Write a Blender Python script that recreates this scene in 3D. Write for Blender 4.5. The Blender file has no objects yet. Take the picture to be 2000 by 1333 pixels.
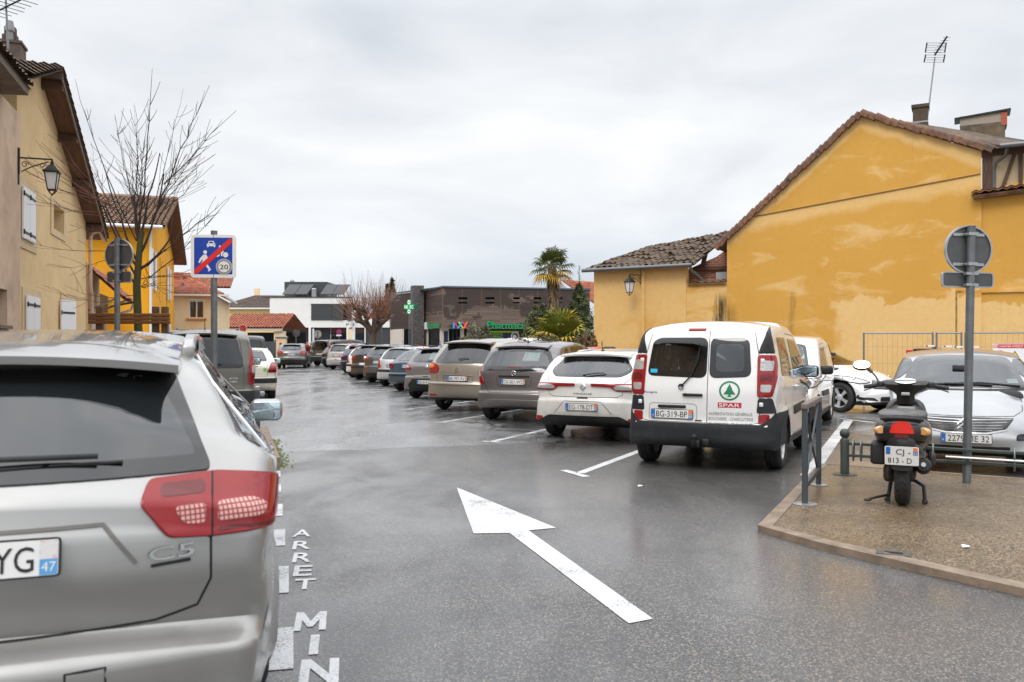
import bpy, bmesh, math, random, bisect
from mathutils import Vector, Matrix, noise as mnoise
from mathutils.bvhtree import BVHTree
from mathutils.geometry import tessellate_polygon
R = math.radians
scene = bpy.context.scene
COL = scene.collection
random.seed(7)
# ------------------------------------------------------------------ camera
F = 1650.0          # focal length in photo pixels (2000 wide)
HC = 1.5            # eye height
HY = 672.0          # row of the horizon in the photo
cam = bpy.data.cameras.new('camera')
cam.sensor_width = 36.0
cam.lens = F/2000*36
cam.shift_y = (HY-666.5)/2000
cam.clip_start = 0.05
cam.clip_end = 3000
cam.dof.use_dof = True
cam.dof.focus_distance = 12.5
cam.dof.aperture_fstop = 4.0
camo = bpy.data.objects.new('camera', cam)
COL.objects.link(camo)
camo.location = (0, 0, HC)
camo.rotation_euler = (R(90), 0, 0)
scene.camera = camo
scene.render.engine = 'CYCLES'
scene.cycles.use_denoising = True
scene.cycles.max_bounces = 8
scene.cycles.transparent_max_bounces = 16
# ------------------------------------------------------------------ sky, sun, exposure
SUN_EL, SUN_AZ = R(48), R(205)      # azimuth clockwise from +Y (view direction): behind the camera, left
world = bpy.data.worlds.new('World')
scene.world = world
world.use_nodes = True
nt = world.node_tree
nt.nodes.clear()
def wn(t, **k):
 n = nt.nodes.new(t)
 for a, b in k.items(): setattr(n, a, b)
 return n
wl = nt.links.new
wo = wn('ShaderNodeOutputWorld')
bg = wn('ShaderNodeBackground')
bg.inputs['Strength'].default_value = 0.1
wl(bg.outputs[0], wo.inputs[0])
sky = wn('ShaderNodeTexSky', sky_type='NISHITA', sun_disc=False)
sky.sun_elevation = SUN_EL
sky.sun_rotation = SUN_AZ
tc = wn('ShaderNodeTexCoord')
sep = wn('ShaderNodeSeparateXYZ')
wl(tc.outputs['Generated'], sep.inputs[0])
ramp = wn('ShaderNodeValToRGB')
e = ramp.color_ramp.elements
e[0].position = 0.0; e[0].color = (5.4, 5.8, 6.3, 1)
e[1].position = 1.0; e[1].color = (23, 23.2, 23.6, 1)
for p, c in ((.055, (6.5, 6.95, 7.5)), (.11, (8.0, 8.2, 8.5)), (.19, (8.4, 8.45, 8.55)), (.27, (7.9, 8.05, 8.25)), (.36, (7.0, 7.25, 7.6)), (.55, (14, 14.2, 14.6))):
 q = e.new(p); q.color = (*c, 1)
wl(sep.outputs['Z'], ramp.inputs[0])
mp = wn('ShaderNodeMapping')
mp.inputs['Scale'].default_value = (1.5, 1.5, 4.2)
wl(tc.outputs['Generated'], mp.inputs[0])
n1 = wn('ShaderNodeTexNoise')
n1.inputs['Scale'].default_value = 1.7
n1.inputs['Detail'].default_value = 6
n1.inputs['Roughness'].default_value = .52
n1.inputs['Distortion'].default_value = .35
wl(mp.outputs[0], n1.inputs[0])
cr = wn('ShaderNodeValToRGB')
cr.color_ramp.elements[0].position = .33; cr.color_ramp.elements[0].color = (.80, .825, .86, 1)
cr.color_ramp.elements[1].position = .64; cr.color_ramp.elements[1].color = (1.10, 1.09, 1.07, 1)
wl(n1.outputs[0], cr.inputs[0])
mul = wn('ShaderNodeMix', data_type='RGBA', blend_type='MULTIPLY')
mul.inputs[0].default_value = 1
wl(ramp.outputs[0], mul.inputs[6]); wl(cr.outputs[0], mul.inputs[7])
mx = wn('ShaderNodeMix', data_type='RGBA')
mx.inputs[0].default_value = .93
wl(sky.outputs[0], mx.inputs[6]); wl(mul.outputs[2], mx.inputs[7])
wl(mx.outputs[2], bg.inputs['Color'])
sun = bpy.data.lights.new('sun', 'SUN')
sun.energy = 1.0
sun.angle = R(22)
sun.color = (1.0, .96, .9)
suno = bpy.data.objects.new('sun', sun)
COL.objects.link(suno)
sd = Vector((math.sin(SUN_AZ)*math.cos(SUN_EL), math.cos(SUN_AZ)*math.cos(SUN_EL), math.sin(SUN_EL)))
suno.rotation_euler = sd.to_track_quat('Z', 'Y').to_euler()
suno.location = sd*60
vs = scene.view_settings
vs.view_transform = 'Standard'
vs.look = 'None'
vs.gamma = 1
vs.exposure = 0.25
vs.use_curve_mapping = False
# ------------------------------------------------------------------ helpers
def at(px, py, Y):                  # photo pixel at depth Y -> point
 return Vector(((px-1000)/F*Y, Y, HC-(py-HY)/F*Y))
def gp(px, py, z=0.0):              # photo pixel on the ground plane z -> point
 Y = F*(HC-z)/(py-HY)
 return Vector(((px-1000)/F*Y, Y, z))
def lin(c):
 c /= 255
 return c/12.92 if c <= .04045 else ((c+.055)/1.055)**2.4
def rgb(r, g, b): return (lin(r), lin(g), lin(b))
def M(name, c, rough=.5, metal=0.0, spec=.5, coat=0.0, c2=None, nscale=4.0, ramp=(.35, .65), bump=None, detail=5, aniso=(1, 1, 1), c3=None, n3=20.0, r3=(.5, .7), emit=None, rough2=None):
 m = bpy.data.materials.new(name)
 m.use_nodes = True
 t = m.node_tree
 b = t.nodes['Principled BSDF']
 L = t.links.new
 b.inputs['Base Color'].default_value = (*c, 1)
 b.inputs['Roughness'].default_value = rough
 b.inputs['Metallic'].default_value = metal
 b.inputs['Specular IOR Level'].default_value = spec
 b.inputs['Coat Weight'].default_value = coat
 b.inputs['Coat Roughness'].default_value = .04
 if emit:
  b.inputs['Emission Color'].default_value = (*emit[:3], 1)
  b.inputs['Emission Strength'].default_value = emit[3]
 if c2 or bump or c3:
  co = t.nodes.new('ShaderNodeTexCoord')
  mp = t.nodes.new('ShaderNodeMapping')
  mp.inputs['Scale'].default_value = aniso
  L(co.outputs['Object'], mp.inputs[0])
 out = None
 if c2:
  n = t.nodes.new('ShaderNodeTexNoise')
  n.inputs['Scale'].default_value = nscale; n.inputs['Detail'].default_value = detail; n.inputs['Roughness'].default_value = .6
  L(mp.outputs[0], n.inputs[0])
  r = t.nodes.new('ShaderNodeMapRange')
  r.inputs[1].default_value, r.inputs[2].default_value = ramp
  L(n.outputs[0], r.inputs[0])
  x = t.nodes.new('ShaderNodeMix'); x.data_type = 'RGBA'
  x.inputs[6].default_value = (*c, 1); x.inputs[7].default_value = (*c2, 1)
  L(r.outputs[0], x.inputs[0]); out = x.outputs[2]
  if rough2 is not None:
   rr = t.nodes.new('ShaderNodeMapRange'); rr.inputs[3].default_value = rough; rr.inputs[4].default_value = rough2
   L(r.outputs[0], rr.inputs[0]); L(rr.outputs[0], b.inputs['Roughness'])
 if c3:
  n = t.nodes.new('ShaderNodeTexNoise')
  n.inputs['Scale'].default_value = n3; n.inputs['Detail'].default_value = 3
  L(mp.outputs[0], n.inputs[0])
  r = t.nodes.new('ShaderNodeMapRange')
  r.inputs[1].default_value, r.inputs[2].default_value = r3
  L(n.outputs[0], r.inputs[0])
  x = t.nodes.new('ShaderNodeMix'); x.data_type = 'RGBA'
  if out: L(out, x.inputs[6])
  else: x.inputs[6].default_value = (*c, 1)
  x.inputs[7].default_value = (*c3, 1)
  L(r.outputs[0], x.inputs[0]); out = x.outputs[2]
 if out: L(out, b.inputs['Base Color'])
 if bump:
  n = t.nodes.new('ShaderNodeTexNoise')
  n.inputs['Scale'].default_value = bump[0]; n.inputs['Detail'].default_value = 4
  L(mp.outputs[0], n.inputs[0])
  bp = t.nodes.new('ShaderNodeBump')
  bp.inputs['Strength'].default_value = bump[1]; bp.inputs['Distance'].default_value = bump[2] if len(bump) > 2 else .01
  L(n.outputs[0], bp.inputs['Height']); L(bp.outputs[0], b.inputs['Normal'])
 return m
def paint(name, c, metal=0.0, dirt=.35, rough=.32):
 """car paint: base, clear coat and road grime that thickens towards the sills"""
 m = bpy.data.materials.new(name); m.use_nodes = True
 t = m.node_tree; L = t.links.new; b = t.nodes['Principled BSDF']
 b.inputs['Metallic'].default_value = metal
 b.inputs['Coat Weight'].default_value = 1.0
 co = t.nodes.new('ShaderNodeTexCoord')
 s = t.nodes.new('ShaderNodeSeparateXYZ'); L(co.outputs['Object'], s.inputs[0])
 n = t.nodes.new('ShaderNodeTexNoise'); n.inputs['Scale'].default_value = 5; n.inputs['Detail'].default_value = 8; n.inputs['Roughness'].default_value = .7
 L(co.outputs['Object'], n.inputs[0])
 g = t.nodes.new('ShaderNodeMapRange'); g.inputs[1].default_value = .95; g.inputs[2].default_value = .3
 L(s.outputs['Z'], g.inputs[0])
 mu = t.nodes.new('ShaderNodeMath'); mu.operation = 'MULTIPLY'; L(g.outputs[0], mu.inputs[0]); L(n.outputs[0], mu.inputs[1])
 m2 = t.nodes.new('ShaderNodeMath'); m2.operation = 'MULTIPLY_ADD'; L(mu.outputs[0], m2.inputs[0]); m2.inputs[1].default_value = dirt*1.8; m2.inputs[2].default_value = dirt*.06
 m2.use_clamp = True
 x = t.nodes.new('ShaderNodeMix'); x.data_type = 'RGBA'; x.inputs[6].default_value = (*c, 1); x.inputs[7].default_value = (.17, .145, .11, 1)
 L(m2.outputs[0], x.inputs[0])
 bf = t.nodes.new('ShaderNodeNewGeometry')           # the inner side of the shell is dark lining
 y = t.nodes.new('ShaderNodeMix'); y.data_type = 'RGBA'; y.inputs[7].default_value = (.035, .035, .037, 1)
 L(bf.outputs['Backfacing'], y.inputs[0]); L(x.outputs[2], y.inputs[6]); L(y.outputs[2], b.inputs['Base Color'])
 rr = t.nodes.new('ShaderNodeMapRange'); rr.inputs[3].default_value = rough; rr.inputs[4].default_value = .75
 L(m2.outputs[0], rr.inputs[0]); L(rr.outputs[0], b.inputs['Roughness'])
 cr_ = t.nodes.new('ShaderNodeMapRange'); cr_.inputs[3].default_value = .03; cr_.inputs[4].default_value = .5
 L(m2.outputs[0], cr_.inputs[0]); L(cr_.outputs[0], b.inputs['Coat Roughness'])
 cw = t.nodes.new('ShaderNodeMath'); cw.operation = 'SUBTRACT'; cw.inputs[0].default_value = 1; L(bf.outputs['Backfacing'], cw.inputs[1]); L(cw.outputs[0], b.inputs['Coat Weight'])
 return m
def glass(name, tint, rough=.01, ior=1.75):
 m = bpy.data.materials.new(name); m.use_nodes = True
 t = m.node_tree; t.nodes.clear(); L = t.links.new
 o = t.nodes.new('ShaderNodeOutputMaterial'); mx = t.nodes.new('ShaderNodeMixShader')
 tr = t.nodes.new('ShaderNodeBsdfTransparent'); tr.inputs[0].default_value = (*tint, 1)
 gl = t.nodes.new('ShaderNodeBsdfGlossy'); gl.inputs['Roughness'].default_value = rough; gl.inputs[0].default_value = (.95, .97, 1, 1)
 fr = t.nodes.new('ShaderNodeFresnel'); fr.inputs[0].default_value = ior
 L(fr.outputs[0], mx.inputs[0]); L(tr.outputs[0], mx.inputs[1]); L(gl.outputs[0], mx.inputs[2]); L(mx.outputs[0], o.inputs[0])
 return m
class MB:
 """collects shapes; build() links them as one mesh object"""
 def __init__(s): s.v = []; s.f = []; s.m = []; s.cur = 0; s.nd = {}
 def add(s, vs_, fs, mi=None):
  o = len(s.v); s.v.extend([tuple(v) for v in vs_])
  for f in fs: s.f.append(tuple(i+o for i in f)); s.m.append(s.cur if mi is None else mi)
  return s
 def box(s, c, d, rz=0.0, mi=None, mat=None):
  hx, hy, hz = d[0]/2, d[1]/2, d[2]/2
  vs_ = [Vector((x*hx, y*hy, z*hz)) for z in (-1, 1) for y in (-1, 1) for x in (-1, 1)]
  if mat is not None: vs_ = [mat @ v for v in vs_]
  elif rz: vs_ = [Matrix.Rotation(rz, 3, 'Z') @ v for v in vs_]
  c = Vector(c)
  return s.add([v+c for v in vs_], [(0, 2, 3, 1), (4, 5, 7, 6), (0, 1, 5, 4), (2, 6, 7, 3), (0, 4, 6, 2), (1, 3, 7, 5)], mi)
 def hexa(s, b, t, mi=None):         # 4 bottom + 4 top points
  return s.add(list(b)+list(t), [(3, 2, 1, 0), (4, 5, 6, 7), (0, 1, 5, 4), (1, 2, 6, 5), (2, 3, 7, 6), (3, 0, 4, 7)], mi)
 def rbox(s, c, d, r=.02, n=3, rz=0.0, mi=None, mat=None):
  bm = bmesh.new(); bmesh.ops.create_cube(bm, size=1)
  for v in bm.verts: v.co = Vector((v.co.x*d[0], v.co.y*d[1], v.co.z*d[2]))
  bmesh.ops.bevel(bm, geom=bm.edges[:], offset=min(r, min(d)*.49), segments=n, profile=.5, affect='EDGES')
  mt = mat if mat is not None else Matrix.Rotation(rz, 3, 'Z')
  bm.verts.index_update()
  vs_ = [mt @ v.co + Vector(c) for v in bm.verts]; fs = [[v.index for v in f.verts] for f in bm.faces]
  bm.free()
  return s.add(vs_, fs, mi)
 def tube(s, pts, r, n=8, mi=None, cap=True):
  pts = [Vector(p) for p in pts]
  rr = r if isinstance(r, (list, tuple)) else [r]*len(pts)
  vs_, fs = [], []
  up = None
  for i, p in enumerate(pts):
   d = (pts[min(i+1, len(pts)-1)]-pts[max(i-1, 0)])
   d = d.normalized() if d.length > 1e-9 else Vector((0, 0, 1))
   if up is None:
    up = d.orthogonal().normalized()
   up = (up-d*up.dot(d))
   up = up.normalized() if up.length > 1e-6 else d.orthogonal().normalized()
   w = d.cross(up)
   for k in range(n):
    a = 2*math.pi*k/n
    vs_.append(p+(up*math.cos(a)+w*math.sin(a))*rr[i])
  for i in range(len(pts)-1):
   for k in range(n):
    k2 = (k+1) % n
    fs.append((i*n+k, i*n+k2, (i+1)*n+k2, (i+1)*n+k))
  if cap:
   fs.append(tuple(range(n-1, -1, -1))); fs.append(tuple((len(pts)-1)*n+k for k in range(n)))
  return s.add(vs_, fs, mi)
 def lathe(s, prof, n=24, o=(0, 0, 0), axis='Z', mi=None, mat=None):
  vs_, fs = [], []
  for (r, h) in prof:
   for k in range(n):
    a = 2*math.pi*k/n
    v = Vector((r*math.cos(a), r*math.sin(a), h))
    if axis == 'Y': v = Vector((v.x, v.z, -v.y))
    elif axis == 'X': v = Vector((v.z, v.x, v.y))
    if mat is not None: v = mat @ v
    vs_.append(v+Vector(o))
  for i in range(len(prof)-1):
   for k in range(n):
    k2 = (k+1) % n
    fs.append((i*n+k, i*n+k2, (i+1)*n+k2, (i+1)*n+k))
  return s.add(vs_, fs, mi)
 def sphere(s, c, r, n=12, mi=None, sc=(1, 1, 1)):
  prof = [(r*math.sin(math.pi*i/n)+1e-5, -r*math.cos(math.pi*i/n)) for i in range(n+1)]
  k = len(s.v); s.lathe(prof, n*2, (0, 0, 0), mi=mi)
  for i in range(k, len(s.v)):
   v = s.v[i]; s.v[i] = (v[0]*sc[0]+c[0], v[1]*sc[1]+c[1], v[2]*sc[2]+c[2])
  return s
 def prism(s, poly, fn, t, holes=(), mi=None):
  """polygon (u,v) with holes, fn(u,v,w)->point, thickness from w=0 to w=t"""
  loops = [list(poly)]+[list(h) for h in holes]
  flat = [p for l in loops for p in l]
  tri = tessellate_polygon([[Vector((p[0], p[1], 0)) for p in l] for l in loops])
  n = len(flat)
  vs_ = [fn(p[0], p[1], 0) for p in flat]+[fn(p[0], p[1], t) for p in flat]
  fs = [tuple(a) for a in tri]+[tuple(i+n for i in reversed(a)) for a in tri]
  o = 0
  for l in loops:
   k = len(l)
   for i in range(k): fs.append((o+i, o+(i+1) % k, o+(i+1) % k+n, o+i+n))
   o += k
  return s.add(vs_, fs, mi)
 def build(s, name, mats, parent=None, smooth=None, loc=None, fix=False, kind=None):
  me = bpy.data.meshes.new(name)
  me.from_pydata(s.v, [], s.f)
  ml = mats if isinstance(mats, (list, tuple)) else [mats]
  for m in ml: me.materials.append(m)
  if len(ml) > 1: me.polygons.foreach_set('material_index', s.m)
  if fix:
   bm = bmesh.new(); bm.from_mesh(me); bmesh.ops.recalc_face_normals(bm, faces=bm.faces[:]); bm.to_mesh(me); bm.free()
  if smooth is not None:
   me.shade_smooth()
   if smooth < 180: me.set_sharp_from_angle(angle=R(smooth))
  if s.nd: me.normals_split_custom_set_from_vertices([s.nd.get(i, (0, 0, 0)) for i in range(len(s.v))])
  me.update()
  ob = bpy.data.objects.new(name, me)
  COL.objects.link(ob)
  if loc is not None: ob.location = loc
  if parent is not None: ob.parent = parent
  if kind: ob['kind'] = kind
  return ob
def tag(o, label, cat, group=None):
 o['label'] = label; o['category'] = cat
 if group: o['group'] = group
 return o
def empty(name, loc, label, cat, rz=0.0, group=None):
 o = bpy.data.objects.new(name, None); COL.objects.link(o)
 o.empty_display_size = .2
 o.location = loc; o.rotation_euler = (0, 0, rz)
 return tag(o, label, cat, group)
def copy_tree(o, parent=None):
 c = o.copy(); COL.objects.link(c)
 if parent is not None: c.parent = parent
 for ch in list(o.children): copy_tree(ch, c)
 return c
_tc = {}
def text_geo(s, bold=0.0):
 """letter geometry with cap height 1, centred: verts (x,y), faces, width"""
 if (s, bold) in _tc: return _tc[(s, bold)]
 cu = bpy.data.curves.new('lettering', 'FONT'); cu.body = s; cu.size = 1; cu.resolution_u = 3; cu.offset = bold
 ob = bpy.data.objects.new('lettering', cu); COL.objects.link(ob)
 dg = bpy.context.evaluated_depsgraph_get()
 me = bpy.data.meshes.new_from_object(ob.evaluated_get(dg))
 v = [(p.co.x, p.co.y) for p in me.vertices]; f = [tuple(p.vertices) for p in me.polygons]
 bpy.data.objects.remove(ob); bpy.data.curves.remove(cu); bpy.data.meshes.remove(me)
 x0, x1 = min(p[0] for p in v), max(p[0] for p in v)
 cap = .729
 v = [((p[0]-(x0+x1)/2)/cap, (p[1])/cap-.5) for p in v]
 _tc[(s, bold)] = (v, f, (x1-x0)/cap)
 return _tc[(s, bold)]
def put_text(mb, s, fn, h, w=None, mi=0, xs=1.0, bold=0.0):
 """lay lettering through fn(u,v)->point; h cap height; w total width (else natural*xs)"""
 v, f, tw = text_geo(s, bold)
 k = (w/tw) if w else h*xs
 mb.add([fn(p[0]*k, p[1]*h) for p in v], f, mi)
def rounded(poly, r, n=4):
 """round the corners of a 2D polygon"""
 out = []
 m = len(poly)
 for i in range(m):
  p0, p1, p2 = Vector(poly[i-1]), Vector(poly[i]), Vector(poly[(i+1) % m])
  a, b = (p0-p1), (p2-p1)
  rr = r[i] if isinstance(r, (list, tuple)) else r
  d = min(rr, a.length*.45, b.length*.45)
  if d < 1e-4: out.append(tuple(p1)); continue
  A, B = p1+a.normalized()*d, p1+b.normalized()*d
  for k in range(n+1):
   t = k/n
   q = A*(1-t)**2+p1*2*t*(1-t)+B*t*t
   out.append((q.x, q.y))
 return out
def dense(poly, step, closed=True):
 out = []
 m = len(poly)
 for i in range(m if closed else m-1):
  a, b = Vector(poly[i]), Vector(poly[(i+1) % m])
  k = max(1, int((b-a).length/step+.5))
  for j in range(k): q = a+(b-a)*(j/k); out.append(tuple(q))
 if not closed: out.append(tuple(poly[-1]))
 return out
def area(p): return sum(p[i-1][0]*p[i][1]-p[i][0]*p[i-1][1] for i in range(len(p)))/2
def inset(poly, d):
 """move a polygon inwards by d"""
 s = 1 if area(poly) > 0 else -1
 m = len(poly); out = []
 for i in range(m):
  p0, p1, p2 = Vector(poly[i-1]), Vector(poly[i]), Vector(poly[(i+1) % m])
  t = (p2-p0)
  if t.length < 1e-9: out.append(tuple(p1)); continue
  t.normalize(); n = Vector((-t.y, t.x))*s
  q = p1+n*d; out.append((q.x, q.y))
 return out
def inside(p, poly):
 x, y = p; c = False; j = len(poly)-1
 for i in range(len(poly)):
  xi, yi = poly[i]; xj, yj = poly[j]
  if (yi > y) != (yj > y) and x < (xj-xi)*(y-yi)/(yj-yi)+xi: c = not c
  j = i
 return c
class Wall:
 """vertical plane through plan points A and B; u runs from A to B, w goes behind it"""
 def __init__(s, A, B):
  s.A = Vector(A[:2]); s.B = Vector(B[:2]); s.d = (s.B-s.A).normalized(); s.n = Vector((-s.d.y, s.d.x))
  if s.n.dot(s.A) < 0: s.n = -s.n            # n points away from the camera
  s.len = (s.B-s.A).length
 def fn(s, u, z, w=0.0):
  p = s.A+s.d*u+s.n*w
  return Vector((p.x, p.y, z))
 def uz(s, px, py, w=0.0):
  r = Vector(((px-1000)/F, 1.0)); A = s.A+s.n*w
  k = A.dot(s.n)/r.dot(s.n)
  p = r*k
  return ((p-A).dot(s.d), HC-(py-HY)/F*k)
 def pt(s, px, py, w=0.0):
  u, z = s.uz(px, py, w); return s.fn(u, z, w)
# ------------------------------------------------------------------ node maths
class NB:
 def __init__(s, m): s.t = m.node_tree; s.n = s.t.nodes; s.l = s.t.links.new
 def _in(s, sock, v):
  if isinstance(v, bpy.types.NodeSocket): s.l(v, sock)
  else: sock.default_value = v
 def m(s, op, a, b=0.0, clamp=False):
  x = s.n.new('ShaderNodeMath'); x.operation = op; x.use_clamp = clamp
  s._in(x.inputs[0], a); s._in(x.inputs[1], b); return x.outputs[0]
 def add(s, a, b): return s.m('ADD', a, b)
 def mul(s, a, b): return s.m('MULTIPLY', a, b)
 def sub(s, a, b): return s.m('SUBTRACT', a, b)
 def mx(s, a, b): return s.m('MAXIMUM', a, b)
 def mn(s, a, b): return s.m('MINIMUM', a, b)
 def step(s, x, a, b, c=0.0, d=1.0):
  r = s.n.new('ShaderNodeMapRange'); r.interpolation_type = 'SMOOTHSTEP'
  s._in(r.inputs[0], x); s._in(r.inputs[1], a); s._in(r.inputs[2], b); s._in(r.inputs[3], c); s._in(r.inputs[4], d)
  return r.outputs[0]
 def obj(s): return s.n.new('ShaderNodeTexCoord').outputs['Object']
 def xyz(s, v):
  x = s.n.new('ShaderNodeSeparateXYZ'); s.l(v, x.inputs[0]); return x.outputs
 def map(s, v, sc=(1, 1, 1), rot=(0, 0, 0), loc=(0, 0, 0)):
  x = s.n.new('ShaderNodeMapping'); s.l(v, x.inputs[0]); x.inputs['Scale'].default_value = sc; x.inputs['Rotation'].default_value = rot; x.inputs['Location'].default_value = loc
  return x.outputs[0]
 def noise(s, v, sc, det=4, rough=.55, dist=0.0):
  x = s.n.new('ShaderNodeTexNoise'); s.l(v, x.inputs[0]); x.inputs['Scale'].default_value = sc; x.inputs['Detail'].default_value = det; x.inputs['Roughness'].default_value = rough; x.inputs['Distortion'].default_value = dist
  return x.outputs[0]
 def vor(s, v, sc, feat='F1'):
  x = s.n.new('ShaderNodeTexVoronoi'); x.feature = feat; s.l(v, x.inputs['Vector']); x.inputs['Scale'].default_value = sc
  return x
 def mix(s, f, a, b):
  x = s.n.new('ShaderNodeMix'); x.data_type = 'RGBA'; s._in(x.inputs[0], f)
  for i, c in ((6, a), (7, b)):
   if isinstance(c, bpy.types.NodeSocket): s.l(c, x.inputs[i])
   else: x.inputs[i].default_value = (*c, 1)
  return x.outputs[2]
 def bump(s, h, st, dist=.01):
  x = s.n.new('ShaderNodeBump'); s.l(h, x.inputs['Height']); x.inputs['Strength'].default_value = st; x.inputs['Distance'].default_value = dist
  return x.outputs[0]
def newmat(name):
 m = bpy.data.materials.new(name); m.use_nodes = True
 return m, NB(m), m.node_tree.nodes['Principled BSDF']
# ------------------------------------------------------------------ ground materials
def asphalt():
 m, n, b = newmat('wet asphalt')
 o = n.obj(); X, Y, Z = n.xyz(o)
 edge = n.sub(n.sub(Y, n.mul(X, .33)), n.add(12.1, n.mul(n.noise(o, .9), 1.2)))
 old = n.step(edge, 0.0, .12)
 v = n.vor(o, 105); vc = n.xyz(v.outputs['Color'])
 chipm = n.mul(n.step(vc[0], .62, .95), n.step(v.outputs['Distance'], .75, .35))
 fine = n.noise(o, 55, 3); big = n.noise(o, .45, 5, .6, .4); mid = n.noise(n.map(o, (1, .35, 1), (0, 0, R(-18))), 1.6, 6, .65)
 base = n.mix(n.step(fine, .3, .7), (.030, .0305, .032), (.095, .095, .097))
 base = n.mix(n.mul(chipm, .75), base, (.40, .345, .285))
 oldc = n.mix(n.step(n.noise(o, 24, 4, .7), .35, .7), (.10, .101, .103), (.30, .302, .305))
 oldc = n.mix(n.mul(n.step(mid, .45, .7), .5), oldc, (.31, .314, .32))
 base = n.mix(n.mul(n.step(big, .42, .66), .55), base, (.030, .030, .031)); c = n.mix(old, base, oldc)
 bay = n.mul(n.step(n.sub(n.add(X, n.mul(Y, .33)), n.mul(n.noise(o, 1.1, 5, .6), 1.6)), 3.0, 4.2), n.step(n.add(X, n.mul(Y, .33)), 16, 11))
 wet2 = n.mul(n.mul(bay, n.step(Y, 11, 14)), n.step(n.noise(n.map(o, (1, 1, 1), (0, 0, R(-26))), .9, 6, .7, .8), .44, .6))
 c = n.mix(n.mul(wet2, .7), c, (.020, .020, .021))
 cw = n.vor(n.map(n.add(o, 0) if False else o, (.33, .33, 1)), 1.0, 'DISTANCE_TO_EDGE')
 dv = n.n.new('ShaderNodeVectorMath'); dv.operation = 'ADD'
 nz = n.n.new('ShaderNodeTexNoise'); n.l(o, nz.inputs[0]); nz.inputs['Scale'].default_value = 1.5; nz.inputs['Detail'].default_value = 5
 n.l(n.map(o, (.33, .33, 1)), dv.inputs[0]); n.l(nz.outputs['Color'], dv.inputs[1]); n.l(dv.outputs[0], cw.inputs['Vector'])
 crack = n.mul(n.mul(n.step(cw.outputs['Distance'], .014, .003), old), n.step(n.noise(o, .7, 2), .5, .62))
 c = n.mix(n.mul(crack, .85), c, (.012, .012, .012))
 n.l(c, b.inputs['Base Color'])
 pud = n.mul(old, n.step(n.noise(n.map(o, (1, .42, 1), (0, 0, R(-18)), (3.1, 0, 0)), .62, 6, .62, .5), .50, .60))
 pud = n.mx(pud, n.mul(wet2, .75))
 rough = n.add(n.step(big, .35, .7, .28, .46), n.mul(old, -.02))
 r = n.n.new('ShaderNodeMix'); n.l(pud, r.inputs[0]); n.l(rough, r.inputs[2]); r.inputs[3].default_value = .10
 n.l(r.outputs[0], b.inputs['Roughness'])
 b.inputs['Specular IOR Level'].default_value = .62
 h = n.add(n.mul(v.outputs['Distance'], -.5), n.mul(n.noise(o, 28, 4), .6))
 bp = n.n.new('ShaderNodeBump'); n.l(h, bp.inputs['Height']); bp.inputs['Distance'].default_value = .010
 n.l(n.m('MULTIPLY', n.sub(1.0, n.mul(pud, .92)), .55), bp.inputs['Strength'])
 n.l(bp.outputs[0], b.inputs['Normal'])
 film = n.noise(n.map(o, (1, .5, 1), (0, 0, R(-18))), .8, 5, .6, .4)
 n.l(n.step(film, .32, .62, .12, .9), b.inputs['Coat Weight']); b.inputs['Coat IOR'].default_value = 1.45
 n.l(n.step(film, .3, .7, .30, .16), b.inputs['Coat Roughness'])
 return m
def aggregate():
 m, n, b = newmat('beige stone aggregate')
 o = n.obj()
 v = n.vor(o, 85); vc = n.xyz(v.outputs['Color'])
 c = n.mix(n.step(vc[0], .1, .9), (.115, .078, .043), (.36, .26, .155))
 c = n.mix(n.step(n.noise(o, .9, 5, .6), .45, .62, 0, .45), c, (.10, .068, .038))
 c = n.mix(n.step(v.outputs['Distance'], .35, .75), c, (.06, .042, .026))
 n.l(c, b.inputs['Base Color'])
 n.l(n.step(n.noise(o, 1.4, 4), .4, .65, .34, .55), b.inputs['Roughness'])
 n.l(n.bump(v.outputs['Distance'], -.5, .008), b.inputs['Normal'])
 return m
def roadpaint():
 m, n, b = newmat('worn white road paint')
 o = n.obj()
 w = n.step(n.add(n.mul(n.noise(o, 60, 4, .7), .6), n.mul(n.noise(o, 2.2, 5), .4)), .36, .50)
 c = n.mix(w, (.22, .22, .22), n.mix(n.noise(o, 6, 5), (.50, .51, .52), (.78, .79, .80)))
 n.l(c, b.inputs['Base Color']); b.inputs['Roughness'].default_value = .45
 n.l(n.bump(n.noise(o, 40, 4), .4, .006), b.inputs['Normal'])
 return m
m_asph, m_agg, m_paint = asphalt(), aggregate(), roadpaint()
m_paintmid = roadpaint(); m_paintmid.name = 'worn road paint'
for nd in m_paintmid.node_tree.nodes:
 if nd.type == 'MAP_RANGE': nd.inputs[1].default_value = .40; nd.inputs[2].default_value = .54
m_paintold = roadpaint(); m_paintold.name = 'very worn road paint'
for nd in m_paintold.node_tree.nodes:
 if nd.type == 'MAP_RANGE': nd.inputs[1].default_value = .47; nd.inputs[2].default_value = .54
m_kerb = M('kerb stone', rgb(146, 128, 110), .7, c2=rgb(112, 98, 84), nscale=6, bump=(60, .3))
m_grass = M('grass', (.045, .07, .02), .9, c2=(.09, .10, .03), nscale=3)
m_moss = M('moss', (.06, .10, .015), .9, c2=(.15, .15, .03), nscale=20)
m_conc = M('concrete', (.35, .33, .30), .8, c2=(.24, .23, .21), nscale=3, bump=(40, .2))
def sheet(name, poly, z, mat, kind='structure'):
 b = MB(); tri = tessellate_polygon([[Vector((p[0], p[1], 0)) for p in poly]])
 vs_ = [(p[0], p[1], z) for p in poly]
 fs = []
 for t in tri:
  a, bb, c = (Vector(vs_[i]) for i in t)
  fs.append(t if (bb-a).cross(c-a).z > 0 else t[::-1])
 b.add(vs_, fs)
 return b.build(name, mat, kind=kind)
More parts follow.
